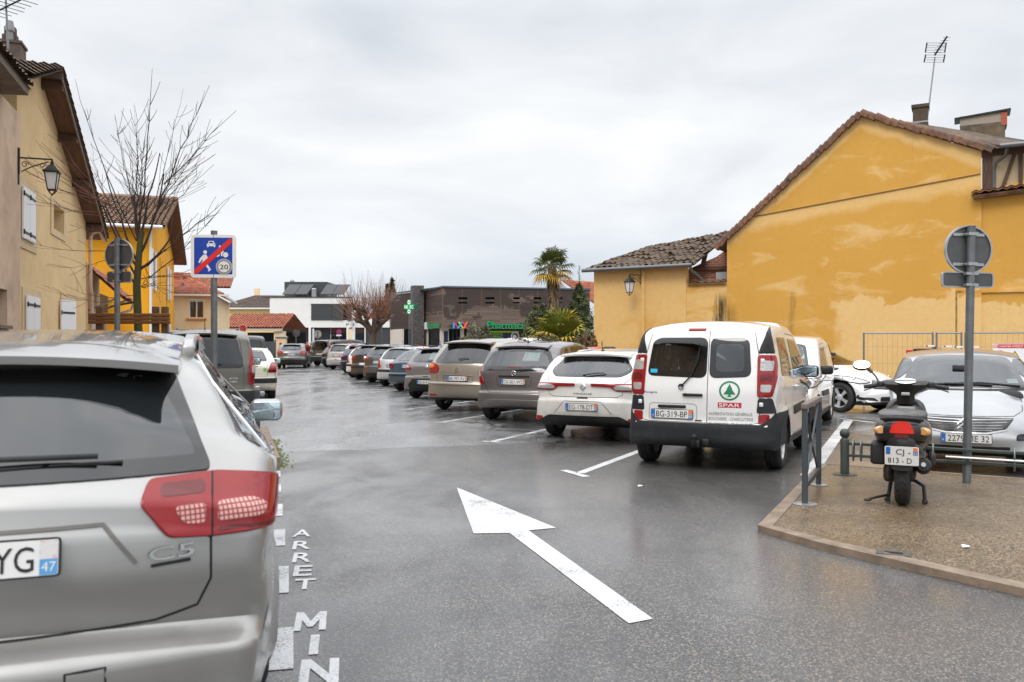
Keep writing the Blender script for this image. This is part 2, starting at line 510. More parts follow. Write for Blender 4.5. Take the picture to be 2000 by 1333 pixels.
def slab(name, poly, z0, z1, mat):
 b = MB(); b.prism(poly, lambda u, v, w: Vector((u, v, z0+w)), z1-z0)
 return b.build(name, mat, kind='structure', fix=True)
sheet('ground', [(-1200, -60), (1200, -60), (1200, 1500), (-1200, 1500)], -.03, m_grass)
sheet('parking_lot', [(-45, -12), (40, -12), (40, 104), (-60, 104)], 0.0, m_asph)
BF = Vector((math.sin(R(26.3)), math.cos(R(26.3)))); BR = Vector((BF.y, -BF.x))
SF = Vector((-math.sin(R(18.26)), math.cos(R(18.26)))); SR = Vector((SF.y, -SF.x))
def g2(px, py): p = gp(px, py); return (p.x, p.y)
outer = [g2(1600, 913), g2(1480, 1038), g2(1600, 1073), g2(1740, 1106), g2(1880, 1139), g2(2000, 1166), g2(2300, 1232), (6.5, 2.6), (14, 4.5), g2(2300, 973), g2(2000, 943)]
inn = inset(outer, .115)
kb = MB()
for i in range(len(outer)):
 j = (i+1) % len(outer)
 if 6 <= i <= 8: continue
 a, b_, c, d = outer[i], outer[j], inn[j], inn[i]
 kb.hexa([(*a, -.02), (*b_, -.02), (*c, -.02), (*d, -.02)], [(*a, .05), (*b_, .05), (*c, .055), (*d, .055)])
kb.build('kerb', m_kerb, kind='structure', fix=True)
slab('pavement', inset(outer, .113), -.02, .048, m_agg)
a0 = Vector((-4.3, 0))
def st(t, off): p = Vector((-4.3, 0))+Vector((-.33, 1))*t+SR*off; return (p.x, p.y)
slab('left_pavement', [st(-12, .05), st(75, .05), st(75, 1.7), st(-12, 1.7)], -.02, .12, m_agg)
isl = [g2(525, 884), g2(533, 915), g2(547, 915), g2(538, 880), g2(522, 820), g2(505, 790)]
p0 = Vector(isl[2]); e0 = p0
island = [tuple(e0), tuple(e0+SF*4.0), tuple(e0+SF*4.0-SR*1.25), tuple(e0-SR*1.0)]
slab('island_kerb', island, -.02, .13, m_kerb)
mossb = MB()
rnd = random.Random(3)
for i in range(260):
 t = rnd.random()*3.2; p = e0+SF*t+SR*(.01+abs(rnd.gauss(0, .07)))
 s_ = rnd.uniform(.008, .022)
 mossb.add([(p.x-s_, p.y, .001), (p.x+s_, p.y-s_, .001), (p.x+rnd.uniform(-s_, s_), p.y+s_, s_*.8)], [(0, 1, 2)])
mo = mossb.build('moss', m_moss); tag(mo, 'green moss growing along the edge of the left kerb', 'moss'); mo['kind'] = 'stuff'
Zm = .004
def strip(b, p, q, w):
 p, q = Vector(p), Vector(q); d = (q-p).normalized(); n_ = Vector((-d.y, d.x))*w/2
 k = max(1, int((q-p).length/.5)); pts = []
 for i in range(k+1):
  c = p+(q-p)*i/k; pts += [(*(c-n_), Zm), (*(c+n_), Zm)]
 b.add(pts, [(2*i, 2*i+2, 2*i+3, 2*i+1) for i in range(k)])
arrow = MB()
A = lambda x, y: (*g2(x, y), Zm)
arrow.add([A(892, 953), A(925, 1043), A(995, 1042), A(1032, 1037), A(1086, 1032)], [(0, 1, 2), (0, 2, 3), (0, 3, 4)])
arrow.add([A(995, 1042), A(1228, 1219), A(1275, 1210), A(1032, 1037)], [(0, 1, 2, 3)])
arrow.build('arrow_marking', m_paint, kind='structure', fix=True)
dash = MB()
for (xr, y0, y1, w) in ((590, 1400, 1560, .24), (577, 1225, 1306, .23), (568, 1106, 1158, .23), (561, 1034, 1066, .22), (556, 985, 1008, .20), (553, 946, 963, .2), (552, 920, 932, .2)):
 a_, b_ = Vector(g2(xr-4, y1)), Vector(g2(xr-4, y0)); strip(dash, a_-SR*w*.5, b_-SR*w*.5, w)
dash.build('dashed_line', m_paintmid, kind='structure', fix=True)
wr = MB()
for ch, px, py, h, w in (('A', 590, 1042, .26, .14), ('R', 590, 1065, .27, .13), ('R', 591, 1089, .28, .13), ('E', 592, 1115, .27, .12), ('T', 596, 1141, .24, .13), ('M', 607, 1214, .31, .165), ('I', 614, 1260, .28, .045), ('N', 624, 1312, .30, .175)):
 c = Vector(g2(px, py)); rx, ry = SR.lerp(Vector((1, 0)), .5).normalized(), SF.lerp(Vector((0, 1)), .4).normalized()
 pl = {'M': [(0, 0), (0, 1), (.24, 1), (.5, .48), (.76, 1), (1, 1), (1, 0), (.78, 0), (.78, .56), (.58, .18), (.42, .18), (.22, .56), (.22, 0)], 'N': [(0, 0), (0, 1), (.25, 1), (.75, .36), (.75, 1), (1, 1), (1, 0), (.75, 0), (.25, .64), (.25, 0)], 'I': [(0, 0), (0, 1), (1, 1), (1, 0)]}.get(ch)
 if pl: wr.add([(*(c+rx*(u-.5)*w+ry*(v-.5)*h), Zm) for u, v in pl], [tuple(t) for t in tessellate_polygon([[Vector((u, v, 0)) for u, v in pl]])])
 else: put_text(wr, ch, lambda u, v: (*(c+rx*u+ry*v), Zm), h, w, bold=.014)
wr.build('stopping_bay_lettering', m_paint, kind='structure')
bl = MB()
strip(bl, g2(1132, 925), Vector(g2(1132, 925))+BF*5.2, .11)      # bay line beside the delivery van
strip(bl, g2(1101, 919), g2(1146, 932), .10)
strip(bl, g2(1578, 930), g2(1657, 822), .17)
strip(bl, g2(1640, 818), g2(1706, 826), .09)
bl.build('bay_line', m_paint, kind='structure', fix=True)
bo = MB()
P0 = Vector(g2(962, 863)); step_ = Vector((-1.046, 3.18))
for k in range(0, 15):
 p = P0+step_*k
 strip(bo, p, p+BF*4.6, .10)
 if k < 3: strip(bo, p-BR*.16-BF*.04, p+BR*.16-BF*.04, .09)
bo.build('worn_bay_line', m_paintold, kind='structure', fix=True)
for i, (px, py, lab) in enumerate(((1250, 950, 'tiny white scrap of paper on the asphalt behind the delivery van'), (1885, 1068, 'small white paper scrap lying on the beige pavement'))):
 p = gp(px, py, .056 if i else .004); b = MB()
 b.add([p+Vector(v) for v in ((-.03, -.02, 0), (.02, -.03, .008), (.035, .015, .004), (-.01, .03, .012))], [(0, 1, 2), (0, 2, 3)])
 tag(b.build('paper_scrap', M('paper', (.8, .8, .8), .7)), lab, 'litter', 'paper litter')
b = MB(); p = gp(1745, 1082, .05)
b.prism([(-.11, -.06), (.11, -.06), (.11, .06), (-.11, .06)], lambda u, v, w: Vector((p.x+BR.x*u+BF.x*v, p.y+BR.y*u+BF.y*v, .049+w)), .008, holes=[[(-.06, -.03), (-.06, .03), (.06, .03), (.06, -.03)]])
b.box((p.x, p.y, .051), (.13, .07, .003), mi=1)
tag(b.build('drain_cover', [M('drain iron', (.12, .12, .12), .5, .6), M('drain hole', (.004, .004, .004), .9)]), 'small metal drain frame set in the beige pavement', 'drain')
# ------------------------------------------------------------------ building materials
def ochre(name, lines, lowz, u_lo, streak, lightmore=0.0, lower=True):
 """ochre render with rain-soaked dark areas, dry pale patches and black run marks. local x = along wall, z = up
  lines: list of (a,b,w): dry band of width w below z = a*u+b"""
 m, n, b = newmat(name)
 o = n.obj(); U, W_, Z = n.xyz(o)
 n1 = n.noise(n.map(o, (1, 1, 1.0)), .8, 6, .62, .4)
 n2 = n.noise(n.map(o, (.55, 1, 1.5)), 1.15, 7, .6, .5)
 n3 = n.noise(o, 6, 5, .6)
 light = n.mul(n.step(n.add(n.add(n2, lightmore), n.mul(n.sub(n3, .5), .16)), .52, .68, 0, .8), n.step(n1, .3, .5, .35, 1))
 for (a, c0, w, soft) in lines:
  d = n.sub(n.add(n.mul(U, a), c0), Z)
  wv = n.add(w, n.mul(n.sub(n1, .5), w*1.3))
  light = n.mx(light, n.mul(n.step(d, n.mul(wv, 1.15), n.mul(wv, 1-soft), 0, .8), n.step(d, -.05, .0)))
 if lower:
  zz = n.add(lowz, n.mul(n.sub(n1, .5), 1.9))
  uu = n.add(u_lo, n.mul(n.sub(n.noise(o, .6, 5, .6), .5), 4.0))
  low = n.mul(n.step(n.sub(Z, zz), .05, -.05), n.step(n.sub(U, uu), -.25, .25))
  lobe = n.step(n.noise(n.map(o, (1, 1, .6)), .5, 3), .60, .64)
  light = n.mx(light, n.mul(low, n.sub(1.0, n.mul(lobe, .5))))
 c = n.mix(light, n.mix(n.noise(o, .5, 4), (.60, .31, .055), (.72, .395, .085)), n.mix(n.noise(o, .7, 4), (.77, .49, .185), (.83, .57, .26)))
 sv = n.noise(n.map(o, (5, 1, .22)), 1.4, 5, .7)
 runs = n.mul(n.step(sv, .60, .76), n.step(n.noise(o, .35, 3), .48, .64))
 c = n.mix(n.mul(runs, .40), c, (.17, .105, .04))
 for (u0, wd, z0, z1, st_) in streak:
  du = n.m('ABSOLUTE', n.sub(U, n.add(u0, n.mul(n.sub(n.noise(n.map(o, (1, 1, .5)), 1.2, 3), .5), .35))))
  k = n.mul(n.mul(n.step(du, wd, wd*.15), n.step(Z, z1, z1-.5)), n.step(Z, z0-.1, z0+.3))
  k = n.mul(k, n.step(n.noise(n.map(o, (6, 1, .5)), 1.2, 5, .7), .30, .58))
  c = n.mix(n.mul(k, st_), c, (.03, .024, .016))
 c = n.mix(n.step(n3, .3, .75, 0, .16), c, (.45, .26, .08)); c = n.mix(n.step(n.noise(o, 38, 4, .7), .4, .7, 0, .16), c, (.30, .16, .04))
 n.l(c, b.inputs['Base Color']); b.inputs['Roughness'].default_value = .85; b.inputs['Specular IOR Level'].default_value = .25
 n.l(n.bump(n.noise(o, 45, 4, .6), .25, .006), b.inputs['Normal'])
 return m
def tilemat(name, c1, c2, moss=None, sc=5.0):
 m, n, b = newmat(name)
 o = n.obj()
 c = n.mix(n.step(n.noise(o, sc, 3, .7), .3, .7), c1, c2)
 c = n.mix(n.step(n.noise(o, sc*3.1, 3, .6), .55, .7, 0, .6), c, tuple(x*.35 for x in c1))
 if moss: c = n.mix(n.step(n.noise(o, sc*.8, 6, .75), .54, .64, 0, .9), c, moss)
 n.l(c, b.inputs['Base Color']); b.inputs['Roughness'].default_value = .75
 n.l(n.bump(n.noise(o, 40, 3), .4, .01), b.inputs['Normal'])
 return m
m_tile_old = tilemat('old lichen roof tiles', (.055, .035, .024), (.15, .095, .062), (.125, .115, .05), 4)
m_tile_verge = tilemat('brown verge tiles', (.12, .055, .033), (.24, .12, .07), (.07, .06, .05), 3)
m_tile_red = tilemat('red clay tiles', (.30, .075, .035), (.46, .17, .10), (.16, .09, .06), 2.5)
m_tile_mix = tilemat('mottled clay tiles', (.16, .085, .055), (.38, .26, .18), (.10, .07, .05), 5)
m_tile_brown = tilemat('dark brown tiles', (.075, .05, .04), (.13, .09, .07), None, 2)
m_tan = M('tan roughcast render', rgb(232, 204, 158), .9, spec=.2, c2=rgb(212, 182, 136), nscale=.9, ramp=(.3, .7), c3=rgb(186, 156, 112), n3=26, r3=(.55, .8), bump=(70, .6, .012))
m_tanA = M('greyish beige render', rgb(212, 186, 162), .9, spec=.2, c2=rgb(190, 164, 142), nscale=.8, c3=rgb(160, 138, 116), n3=1.4, r3=(.5, .85), bump=(60, .5, .012))
m_orange = M('orange render', (.88, .41, .02), .8, spec=.25, c2=(.80, .35, .016), nscale=.5, bump=(50, .2))
m_cream = M('cream render', rgb(246, 222, 182), .85, spec=.2, c2=rgb(236, 208, 165), nscale=.5)
m_yell2 = M('pale yellow render', (.80, .60, .26), .85, spec=.2)
m_white = M('white render', (.80, .79, .77), .8, spec=.25, c2=(.74, .735, .71), nscale=.7, ramp=(.4, .8))
m_surround = M('pale stone surround', rgb(214, 190, 152), .85, c2=rgb(200, 174, 136), nscale=2)
m_shutter = M('white shutter paint', (.80, .80, .80), .45)
m_iron = M('black iron', (.02, .02, .022), .45, .3)
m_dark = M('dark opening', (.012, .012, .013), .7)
m_timber = M('dark weathered timber', (.07, .035, .02), .8, c2=(.12, .065, .04), nscale=3, aniso=(8, 1, 1))
m_soffit = M('brown boarded soffit', (.11, .05, .028), .7, c2=(.17, .085, .05), nscale=2, aniso=(1, 9, 1))
m_fascia = M('grey weathered board', (.20, .155, .12), .8, c2=(.12, .09, .07), nscale=4, aniso=(1, 1, 8))
m_zinc = M('grey zinc', (.16, .17, .18), .45, .7)
m_downpipe = M('beige downpipe', rgb(216, 186, 160), .5)
m_brick = None
def brick():
 m, n, b = newmat('old red brick')
 o = n.obj()
 t = n.n.new('ShaderNodeTexBrick'); n.l(n.map(o, (1, 1, 1), (R(90), 0, 0)), t.inputs['Vector'])
 t.inputs['Scale'].default_value = 1; t.inputs['Brick Width'].default_value = .24; t.inputs['Row Height'].default_value = .075; t.inputs['Mortar Size'].default_value = .012
 t.inputs['Color1'].default_value = (.30, .085, .045, 1); t.inputs['Color2'].default_value = (.20, .05, .03, 1); t.inputs['Mortar'].default_value = (.32, .25, .19, 1)
 c = n.mix(n.step(n.noise(o, 2.5, 5), .5, .7, 0, .5), t.outputs['Color'], (.16, .10, .07))
 n.l(c, b.inputs['Base Color']); b.inputs['Roughness'].default_value = .9
 return m
m_brick = brick()
m_wglass = M('window glass', (.02, .025, .03), .04, spec=.8, coat=.4)
m_dglass = M('dark shop glass', (.012, .016, .02), .05, spec=.7)
m_metal = M('galvanised steel', (.36, .37, .38), .42, .75, c2=(.28, .29, .30), nscale=9)
m_anthr = M('anthracite metal', (.045, .048, .052), .45, .2)
def tiles(b, p00, p10, p01, p11, tw=.22, row=.36, amp=.05, lift=.03, mi=0, irr=0.0, seed=1):
 """canal-tile sheet: p00-p10 along the eave, p01-p11 along the ridge"""
 rr = random.Random(seed)
 p00, p10, p01, p11 = map(Vector, (p00, p10, p01, p11))
 n = (p10-p00).cross(p01-p00).normalized()
 if n.z < 0: n = -n
 nu = max(2, int((p10-p00).length/tw+.5)); nv = max(1, int((p01-p00).length/row+.5))
 S = 4; cols = nu*S+1
 jit = [[rr.gauss(0, irr) for _ in range(nu+1)] for _ in range(nv+1)]
 vs_, fs = [], []
 for j in range(nv):
  for e_ in (0, 1):
   t = (j+(e_ if e_ else -.12 if j else 0))/nv
   for i in range(cols):
    s_ = i/(cols-1); a = 2*math.pi*i/S
    p = (p00.lerp(p10, s_)).lerp(p01.lerp(p11, s_), min(1, max(0, t)))
    h = amp*(.5-.5*math.cos(a))+(lift if not e_ else 0)+jit[j][i//S]
    vs_.append(p+n*h)
 for j in range(nv*2-1):
  for i in range(cols-1):
   fs.append((j*cols+i, j*cols+i+1, (j+1)*cols+i+1, (j+1)*cols+i))
 b.add(vs_, fs, mi)
 b.add([p00-n*.06, p10-n*.06, p11-n*.06, p01-n*.06], [(0, 1, 2, 3)], mi)
 return b
def wroot(name, w, label, cat, group=None):
 """Empty at the foot of a wall, local x along it, y behind it"""
 ang = math.atan2(w.d.y, w.d.x)
 return empty(name, (w.A.x, w.A.y, 0), label, cat, ang, group)
def lfn(u, z, w=0.0): return Vector((u, w, z))       # wall-local
FL = lambda u, v, w: Vector((u, w, v))
def wloc(w, p):                                       # world point -> wall-local
 d = Vector((p[0], p[1]))-w.A
 return Vector((d.dot(w.d), d.dot(w.n), p[2]))
def rect(u0, z0, u1, z1): return [(u0, z0), (u1, z0), (u1, z1), (u0, z1)]
def wbox(b, u0, u1, w0, w1, z0, z1, mi=0):
 return b.box(((u0+u1)/2, (w0+w1)/2, (z0+z1)/2), (abs(u1-u0), abs(w1-w0), abs(z1-z0)), mi=mi)
# ------------------------------------------------------------------ RIGHT: ochre gable house
WY = Wall((2.909, 30.0), (14.45, 23.85))
def line(w, p, q):
 (u0, z0), (u1, z1) = w.uz(*p), w.uz(*q); a = (z1-z0)/(u1-u0); return a, z0-a*u0
uA, zA = WY.uz(1420, 466); uB, zB = WY.uz(1681, 226); uC, zC = WY.uz(1917, 296)
uD, _ = WY.uz(1902, 400)
l1, l2, l3 = line(WY, (1420, 462), (1680, 226)), line(WY, (1680, 226), (1915, 296)), line(WY, (1470, 424), (1915, 340))
uS, _ = WY.uz(1407, 620)
m_och = ochre('ochre gable render', [(*l1, .42, .25), (*l2, .42, .25), (*l3, .50, .5)], WY.uz(1750, 580)[1], WY.uz(1625, 600)[0], [(uA+.12, .30, .6, WY.uz(1418, 585)[1], .55), (WY.uz(1545, 610)[0], .12, 1.4, 3.4, .35)])
house = wroot('gable_house', WY, 'ochre rendered house with a big rain-stained gable wall and mossy tiled roof', 'house')
(uL0, zL0), (uL1, zL1) = WY.uz(1905, 376), WY.uz(2000, 352)
uE = uL1+9.0; zE = zL1+(zL1-zL0)/(uL1-uL0)*(uE-uL1)*.2
b = MB()
b.prism([(uA, 0), (uC, 0), (uC, zC), (uB, zB), (uA, zA)], FL, .35)
b.build('gable_wall', m_och, house, fix=True)
b = MB()
b.prism([(uC-.0, 0), (uE, 0), (uE, zE), (uL1, zL1), (uC, zL0)], lambda u, v, w: Vector((u, w+.06, v)), .4)
b.build('side_wall', ochre('ochre side wall render', [], WY.uz(1950, 590)[1], uC-3, [], -.03), house, fix=True)
b = MB()                                             # string course, one dark brown tone
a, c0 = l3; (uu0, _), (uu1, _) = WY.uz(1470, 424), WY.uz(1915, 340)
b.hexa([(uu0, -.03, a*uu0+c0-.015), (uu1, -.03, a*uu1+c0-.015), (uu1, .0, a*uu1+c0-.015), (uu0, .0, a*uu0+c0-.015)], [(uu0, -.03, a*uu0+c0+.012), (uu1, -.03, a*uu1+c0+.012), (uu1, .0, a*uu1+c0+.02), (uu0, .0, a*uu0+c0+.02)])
b.build('string_course', M('dark brown string course', (.22, .11, .03), .9), house, fix=True)
(ur0, zr0), (ur1, zr1) = WY.uz(1866, 572), WY.uz(2000, 565)
b = MB(); wbox(b, ur0, uE, .0, .07, zr0-.02, zr0+.06); wbox(b, ur0, ur0+.05, .0, .062, .2, zr0-.02)
b.build('wall_ledge', m_och, house)
def verge(pa, pb, n, seed):
 rr = random.Random(seed); b = MB(); pa, pb = Vector(pa), Vector(pb)
 for i in range(n):
  p, q = pa.lerp(pb, i/n), pa.lerp(pb, (i+1.12)/n)
  d = (q-p).normalized(); up = Vector((-d.z, 0, d.x)) if d.x > 0 else Vector((d.z, 0, -d.x))
  if up.z < 0: up = -up
  j = rr.gauss(0, .012); k = rr.gauss(0, .02)
  p = p+up*(.055+j); q = q+up*(.02+j)
  lo = Vector((0, -.17+k, 0)); hi = Vector((0, .12, 0))
  b.hexa([p+lo-up*.12, q+lo-up*.12, q+hi-up*.12, p+hi-up*.12], [p+lo, q+lo, q+hi, p+hi])
  b.tube([p+Vector((0, -.05, -.01)), q+Vector((0, -.05, -.01))], .10, 8)
 return b
pa, pb, pc = Vector((uA-.35, 0, zA-.30)), Vector((uB, 0, zB+.05)), Vector((uC+.25, 0, zC+.0))
verge(pb, pa, 34, 5).build('left_verge_tiles', m_tile_verge, house, fix=True, smooth=40)
verge(pb, pc, 17, 6).build('right_verge_tiles', m_tile_verge, house, fix=True, smooth=40)
b = MB()
tiles(b, pa+Vector((0, .1, 0)), pa+Vector((0, 7, 0)), pb+Vector((0, .1, 0)), pb+Vector((0, 7, 0)), .24, .4, .06, .03)
e1 = Vector((uE, -.35, zC+.06));
(ub_, zb_) = WY.uz(2000, 274, 3.0); bk2 = Vector((ub_, 3.0, zb_)); em = Vector((ub_, -.35, zC+.06))
tiles(b, pc+Vector((-.1, -.1, .0)), em, pb+Vector((0, .1, 0)), bk2, .24, .38, .06, .035, irr=.018, seed=4); tiles(b, em, e1, bk2, Vector((uE, 3.0, zb_)), .24, .38, .06, .035, irr=.018, seed=5)
b.build('roof', m_tile_old, house, fix=False)
b = MB()                                             # half-timbered strip under the eave
(ut0, zt0) = (uC+.02, zL0); ztop = zC-.12
b.prism([(ut0, zt0-.1), (uE, zL0+.2), (uE, ztop), (ut0, ztop)], lambda u, v, w: Vector((u, w+.12, v)), .15)
b.build('timber_panel', M('cream daub', (.55, .43, .27), .9, c2=(.45, .33, .2), nscale=2), house, fix=True)
b = MB()
for x0, x1, t in ((ut0, ut0+.02, .24), (uC+.42, uC+.78, .10), (uC+.92, uC+.92, .10), (uC+1.25, uC+1.25, .10), (uC+2.2, uC+2.2, .12), (uC+3.2, uC+3.2, .12)):
 b.hexa([(x0, .05, zL0-.1), (x0+t, .05, zL0-.1), (x0+t, .125, zL0-.1), (x0, .125, zL0-.1)], [(x1, .05, ztop), (x1+t, .05, ztop), (x1+t, .125, ztop), (x1, .125, ztop)])
wbox(b, ut0, uE, .03, .12, ztop-.02, ztop+.2)
b.build('timber_frame', m_timber, house, fix=True)
b = MB()
b.tube([(uC+.45, -.42, zC+.02), (uE, -.42, zC+.02)], .075, 10)
b.tube([(uC+.62, -.4, zC-.05), (uC+.60, -.2, zC-.20), (uC+.36, .0, zC-.36), (uC+.31, .06, zC-.5), (uC+.31, .06, zL0+.05)], .05, 8)
b.build('gutter', m_zinc, house, smooth=60)
b = MB()
tiles(b, (uC-.25, -.32, zL0-.12), (uE, -.32, zE-.05), (uC-.25, .30, zL0+.10), (uE, .30, zE+.2), .22, .3, .05, .03)
b.hexa([(uC-.2, -.26, zL0-.22), (uE, -.26, zE-.15), (uE, .05, zE-.15), (uC-.2, .05, zL0-.22)], [(uC-.2, -.3, zL0-.13), (uE, -.3, zE-.06), (uE, .05, zE), (uC-.2, .05, zL0-.05)])
b.build('lean_to_tiles', m_tile_verge, house)
uq, zq = WY.uz(1798, 268, 1.6)
b = MB(); b.box((uq, 1.6, zq+.15), (.42, .5, 1.45)); b.box((uq, 1.6, zq+.92), (.50, .58, .10)); b.box((uq, 1.6, zq+.42), (.44, .52, .05), mi=1)
b.build('chimney', [M('sooty brick', (.11, .075, .05), .9, c2=(.07, .05, .04), nscale=6), m_metal], house)
uq, zq = WY.uz(1918, 282, 3.0)
b = MB(); b.box((uq, 3, zq+.1), (1.25, .7, .95)); b.box((uq+.0, 3, zq+.70), (1.25, .66, .36), mi=1); b.box((uq+.60, 3, zq+.66), (.16, .72, .40), mi=2)
b.hexa([(uq-.78, 2.6, zq+.80), (uq+.78, 2.6, zq+.90), (uq+.78, 3.4, zq+.90), (uq-.78, 3.4, zq+.80)], [(uq-.78, 2.6, zq+.84), (uq+.78, 2.6, zq+.96), (uq+.78, 3.4, zq+.96), (uq-.78, 3.4, zq+.84)], mi=3)
for i in range(6): b.sphere((uq-.5+i*.2, 2.64, zq-.2+.02*(i % 2)), .12, 5, 4, (1, .7, .8))
b.build('chimney', [M('lichen brick', (.20, .15, .09), .9, c2=(.10, .08, .06), nscale=4), M('grey mortar', (.36, .31, .25), .9), M('clay pot', (.42, .11, .05), .8), m_iron, M('orange lichen', (.28, .17, .02), .9)], house)
def aerial(name, base, top, kind, label):
 e_ = empty(name, base, label, 'aerial'); h = top-base
 b = MB(); b.tube([(0, 0, 0), h], .022, 6); b.build('mast', m_metal, e_)
 b = MB(); h = Vector(h)
 if kind == 'panel':
  for s_ in (-1, 1):
   for t, zz in ((.18, .30), (-.16, .24)):
    q = h+Vector((s_*.30+t*.12, 0, t*1.0+.12))
    b.tube([q+Vector((-.02, 0, -zz/2)), q+Vector((.03, 0, zz/2))], .022, 5)
  for i in range(9): b.tube([h+Vector((-.33+i*.008, 0, -.16+i*.075)), h+Vector((.30+i*.008, 0, -.16+i*.075))], .006, 4)
  b.tube([h+Vector((-.06, -.1, .02)), h+Vector((.10, -.55, .45))], .03, 6)
  for i in range(6): q = h+Vector((-.03+i*.025, -.18-.07*i, .09+.065*i)); b.tube([q+Vector((-.12, 0, 0)), q+Vector((.12, 0, 0))], .006, 4)
 else:
  d = Vector((.8, -.6, -.02)).normalized(); p = h+Vector((0, 0, -.25)); c_ = Vector((d.y, -d.x, 0))
  b.tube([p-d*.75, p+d*.85], .02, 6)
  for i in range(7):
   q = p-d*.7+d*(.24*i); l_ = .28+.03*((i*5) % 4); b.tube([q-c_*l_, q+c_*l_], .008, 4)
  b.tube([h+Vector((-.3, .2, -.02)), h+Vector((.45, -.3, -.02))], .012, 5)
 b.build('antenna_head', m_iron, e_)
 return e_
pq = WY.pt(1811, 235, 1.55); aerial('tv_aerial', pq, WY.pt(1826, 112, 1.55), 'panel', 'tall TV aerial strapped to the chimney of the ochre gable house')
m_och2 = ochre('ochre outbuilding render', [], 1.7, 0.0, [], .38, lower=False)
out = wroot('outbuilding', WY, 'low ochre building with a lichen-covered tiled roof beside the gable house', 'building')
uo0, zo0 = WY.uz(1160, 527); uo1, zo1 = WY.uz(1340, 519)
zo = (zo0+zo1)/2
b = MB(); b.prism([(uo0, 0), (uo1, 0), (uo1, zo), (uo0, zo)], FL, .3); b.box(((uo0+.15), 3.0, zo/2), (.3, 5.4, zo-.02))
b.build('wall', m_och2, out, fix=True)
b = MB(); ul, _ = WY.uz(1257, 530); wbox(b, ul-.06, ul+.06, -.06, .0, 0, zo-.02); b.build('pilaster', m_och2, out)
rx0, rz0 = WY.uz(1270, 482, 3.2); rx1, rz1 = WY.uz(1432, 452, 3.2)
b = MB()
tiles(b, (uo0-.25, -.3, zo-.02), (uo1+.35, -.3, zo+.02), (rx0, 3.2, rz0), (rx1, 3.2, rz1), .22, .34, .055, .03, irr=.02, seed=9)
b.build('roof', m_tile_old, out)
b = MB(); b.tube([(uo0-.3, -.36, zo-.05), (uo1+.3, -.36, zo-.02)], .07, 8)
b.tube([(uo1+.22, -.34, zo-.06), (uo1+.25, -.2, zo-.2), (uo1+.5, .1, zo-.45), (uo1+.5, .1, zo-1.0)], .05, 8)
b.build('gutter', m_zinc, out, smooth=60)
uw1, zw1 = WY.uz(1380, 549)
b = MB()
b.prism([(uo1-.3, zw1-.3), (uA+.5, zw1-.3), (uA+.5, WY.uz(1428, 455, 1.1)[1]), (uo1+.75, WY.uz(1352, 504, 1.1)[1]), (uo1-.3, zo-.05)], lambda u, v, w: Vector((u, w+1.1, v)), .2)
b.build('brick_gable', m_brick, out, fix=True)
b = MB(); ux0, zx0 = WY.uz(1352, 525, 1.0); ux1, zx1 = WY.uz(1418, 527, 1.0)
wbox(b, ux0, uA, 1.0, 1.09, zx0-.08, zx0+.04)
b.hexa([(ux1-.9, 1.0, zx0+.04), (ux1-.76, 1.0, zx0+.04), (ux1-.76, 1.09, zx0+.04), (ux1-.9, 1.09, zx0+.04)], [(ux1-.75, 1.0, zA-.2), (ux1-.6, 1.0, zA-.2), (ux1-.6, 1.09, zA-.2), (ux1-.75, 1.09, zA-.2)])
b.build('beam', m_timber, out, fix=True)
b = MB(); uz0, zz0 = WY.uz(1398, 529, 1.0); uz1, zz1 = WY.uz(1420, 549, 1.0); wbox(b, uz0, uz1, 1.03, 1.08, zz1, zz0-.06); b.build('shutter', M('pale blue shutter', (.42, .47, .53), .6), out)
jw = wroot('garden_wall', WY, 'ochre wall with black streaks joining the low building to the gable house', 'wall')
b = MB(); wbox(b, uo1+.0, uA-.0, .02, .26, 0, zw1-.06)
b.build('wall', ochre('streaked ochre wall', [], 1.5, 0, [(WY.uz(1397, 620)[0], .16, .2, 3.0, .9), (WY.uz(1409, 620)[0], .30, .3, 3.3, 1.0)], .16, lower=False), jw)
b = MB(); tiles(b, (uo1+.05, -.08, zw1-.08), (uA-.02, -.08, zw1-.08), (uo1+.05, .3, zw1+.05), (uA-.02, .3, zw1+.05), .25, .2, .04, .02); b.build('coping', m_tile_verge, jw)
